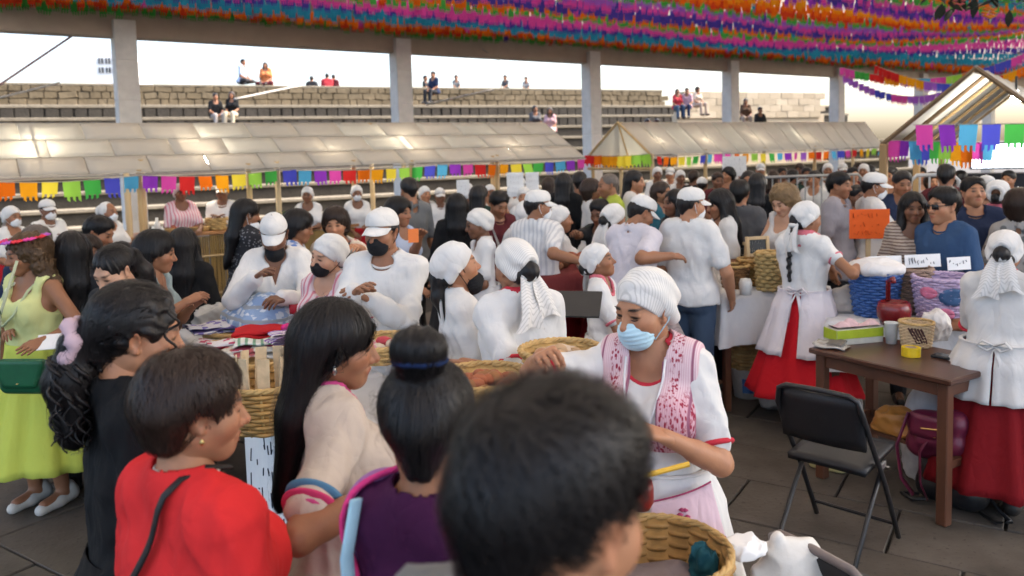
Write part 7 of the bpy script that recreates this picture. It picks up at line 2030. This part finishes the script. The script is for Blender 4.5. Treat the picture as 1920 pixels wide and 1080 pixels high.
# potted greens
p = E0 + UROW * tx(528) - NIN * .1 + np.array([0, 0, .975]); t = thing('potted_plant', 'small potted green plant on the counter of the long stall', 'plant', p)
mb = MB(); mb.lathe([(.001, 0), (.06, 0), (.08, .11), (.07, .11), (.001, .09)], 14); mb.build('pot', plain('terracotta', (.4, .16, .07), .7), t, True)
g = np.random.default_rng(9)
for k in range(42):
    d_ = g.normal(0, 1, 3); d_[2] = abs(d_[2]); d_ /= np.linalg.norm(d_); b0 = np.array([0, 0, .11]); L_ = g.uniform(.09, .17)
    mb = MB(); sd_ = np.cross(d_, [0, 0, 1]); sd_ /= np.linalg.norm(sd_) + 1e-6
    mb.sheet(lambda u, v: b0 + d_ * (.04 + L_ * u)[..., None] + sd_ * ((v - .5) * .05 * np.sin(np.pi * np.clip(u, .02, .98)))[..., None] - np.array([0, 0, .05]) * (u ** 2)[..., None], 5, 3); mb.build('leaf', plain('leaf_green', (.07, .15, .03)), t, True)
# posters at the stall posts
for k, (px, py, d, w_, h_, lb) in enumerate(((966, 346, 9.6, .20, .29, 'white poster with faint print left of the bamboo post'), (998, 344, 9.7, .16, .27, 'narrow white poster right of the bamboo post'), (868, 352, 10.2, .16, .2, 'small pale poster behind the white veil'), (1377, 312, 11.5, .36, .29, 'big white poster hung in the gabled stall'))):
    sign(lb, 'poster', P(px, py, d), w_, h_, PAPER, ROWA - .5, plain('ink_grey', (.4, .4, .42), .8), 50 + k, .004, 0, 7, 4, cat='poster', r=.004)
# barricades
def barricade(label, c, L, h, rz, m, nb):
    t = thing('crowd_barrier', label, 'barrier', c, rz)
    mb = MB(); mb.tube([(-L / 2, 0, .15), (-L / 2, 0, h - .06), (-L / 2 + .06, 0, h), (L / 2 - .06, 0, h), (L / 2, 0, h - .06), (L / 2, 0, .15)], .02, 7); mb.tube([(-L / 2, 0, .2), (L / 2, 0, .2)], .016, 6); mb.build('frame', m, t, True)
    for k in range(nb): mb = MB(); x = -L / 2 + L * (k + 1) / (nb + 1); mb.tube([(x, 0, .2), (x, 0, h)], .010, 6); mb.build('bar', m, t)
    for s in (-1, 1): mb = MB(); mb.tube([(s * L * .4, -.25, .02), (s * L * .4, 0, .15), (s * L * .4, .25, .02)], .016, 6); mb.build('foot', m, t)
GALV = plain('galvanised', (.36, .36, .36), .4, .3)
p = P(1510, 330, 10.5); barricade('grey steel crowd barrier behind the wavy blond hair', (p[0], p[1], 0), 1.6, p[2], R(8), GALV, 13)
p = P(1752, 328, 7.9); barricade('pale steel crowd barrier under the tent', (p[0] , p[1], 0), .45, p[2], R(-8), plain('rail_white', (.6, .6, .58), .4), 4)
p = P(1590, 335, 12); barricade('far steel crowd barrier right of the grey one', (p[0], p[1], 0), 1.6, p[2], R(4), GALV, 12)
# bright screen behind the tent
p = P(1875, 292, 12.5); t = thing('led_screen', 'bright white screen above a dark stage behind the tent', 'screen', p, R(-20))
mb = MB(); mb.box((0, 0, 0), (.75, .06, .36)); mb.build('panel', plain('screen_glow', (.80, .88, 1.0), .5, emit=2.2, var=.02), t)
mb = MB(); mb.box((0, .05, 0), (.80, .06, .42)); mb.build('casing', BLKM, t)
p2 = P(1885, 338, 12.7); mb = MB(); mb.box((p2[0], p2[1] + .4, 0.75), (1.2, .6, 1.5 + 2 * (p2[2] + .1 - 1.5)), rot(0, 0, R(-20))); tag(mb.build('stage_front', plain('stage_black', (.02, .022, .03), .7)), 'dark stage front under the bright screen', 'stage')
# cables and ropes in front of the stands
for k, (a, b_, r_, c_, lb) in enumerate((((-20, 172, 15.2), (140, 64, 15.5), .022, (.55, .34, .33), 'pinkish rope slanting up beside the leftmost column'), ((-20, 188, 14.5), (112, 155, 15.2), .022, (.62, .58, .55), 'white rope slanting gently at the far left'), ((440, 186, 20), (565, 160, 22), .03, (.55, .50, .44), 'pale guy rope in front of the rubble wall'), ((800, 196, 20), (925, 168, 22), .03, (.50, .45, .38), 'pale guy rope between the second and third columns'), ((905, 92, 20), (985, 150, 27), .012, (.4, .38, .36), 'thin cable crossing the sky above the wall'))):
    mb = MB(); A_, B_ = P(*a), P(*b_); mb.tube([A_ + (B_ - A_) * f for f in np.linspace(0, 1, 8)], r_, 6); tag(mb.build('rope', plain('rope_%d' % k, c_, .8), None, True), lb, 'rope')
# dark floral ornament hanging at the top right
p = P(1838, 14, 9.5); t = thing('hanging_ornament', 'dark hanging ornament with orange flowers at the top right', 'ornament', p)
g = np.random.default_rng(5)
for k in range(60):
    d_ = g.normal(0, 1, 3); d_ /= np.linalg.norm(d_); c_ = np.array([g.uniform(-.55, .55), g.uniform(-.2, .2), g.uniform(-.02, .3)]); mb = MB(); sd_ = np.cross(d_, [.1, .2, 1]); sd_ /= np.linalg.norm(sd_)
    mb.sheet(lambda u, v: c_ + d_ * (.22 * u)[..., None] + sd_ * ((v - .5) * .09 * np.sin(np.pi * np.clip(u, .03, .97)))[..., None], 5, 3); mb.build('leaf', plain('leaf_dark', (.02, .03, .022), .5), t, True)
for k, (x, z, c_) in enumerate(((-.03, -.09, (.75, .2, .02)), (.0, -.10, (.75, .25, .02)), (-.36, .05, (.5, .1, .1)), (.3, .04, (.1, .2, .4)))):
    mb = MB()
    for q in range(8):
        a = q * .785; mb.lathe([(.001, -.015), (.035, 0), (.001, .015)], 6, (x + .05 * math.cos(a), -.2, z + .05 * math.sin(a)))
    mb.build('flower', plain('flower_%d' % k, c_, .6), t, True)
mb = MB(); mb.tube([(0, 0, .2), (0, 0, 2.2)], .008, 5); mb.build('cord', CORD, t)
# green handbag, papers and mango of the lime dress
p = P(46, 722, 3.95); t = thing('handbag', 'dark green flap handbag with a gold stud against the lime dress', 'handbag', (p[0], p[1], p[2]), R(-6))
GB = plain('leather_green', (.012, .11, .045), .45, spec=.4)
V, Q = sdf_mesh([cap_((-.085, 0, .0), (.085, 0, .0), .045, .045, .02, np.array([0, 1.0, 0]), .7), cap_((-.10, 0, .09), (.10, 0, .09), .045, .045, .03, np.array([0, 1.0, 0]), .7)], .008); link('bag_body', mesh_np('bag_body', V, Q, [GB]), t)
mb = MB(); mb.sheet(lambda u, v: np.stack([(u - .5) * (.27 - .10 * v ** 2), -.036 - .006 * np.sin(np.pi * u), .135 - .14 * v], -1), 10, 8); solidify(mb.build('flap', GB, t, True), .006)
mb = MB(); mb.lathe([(.001, -.004), (.008, 0), (.001, .004)], 10, (.0, -.05, .02)); mb.build('stud', plain('gold', (.7, .5, .2)), t, True)
mb = MB(); mb.tube([(-.13, .0, .13), (-.12, .02, .35), (-.05, .08, .62)], .011, 6, flat=.5); mb.build('strap', cloth((.45, .5, .35), 'floral', (.05, .1, .05)), t, True)
p = P(104, 640, 4.05); sign('folded white papers held by the person in the lime dress', 'paper_sheet', p, .17, .10, PAPER, .3, None, 0, .006, -.9, cat='papers')
p = P(775, 442, 5.7); sign('small orange card held up by the pale blue top', 'orange_card', p, .075, .10, plain('card_orange', (.85, .22, .05), .6, var=.05), .2, None, 0, .004, cat='card')
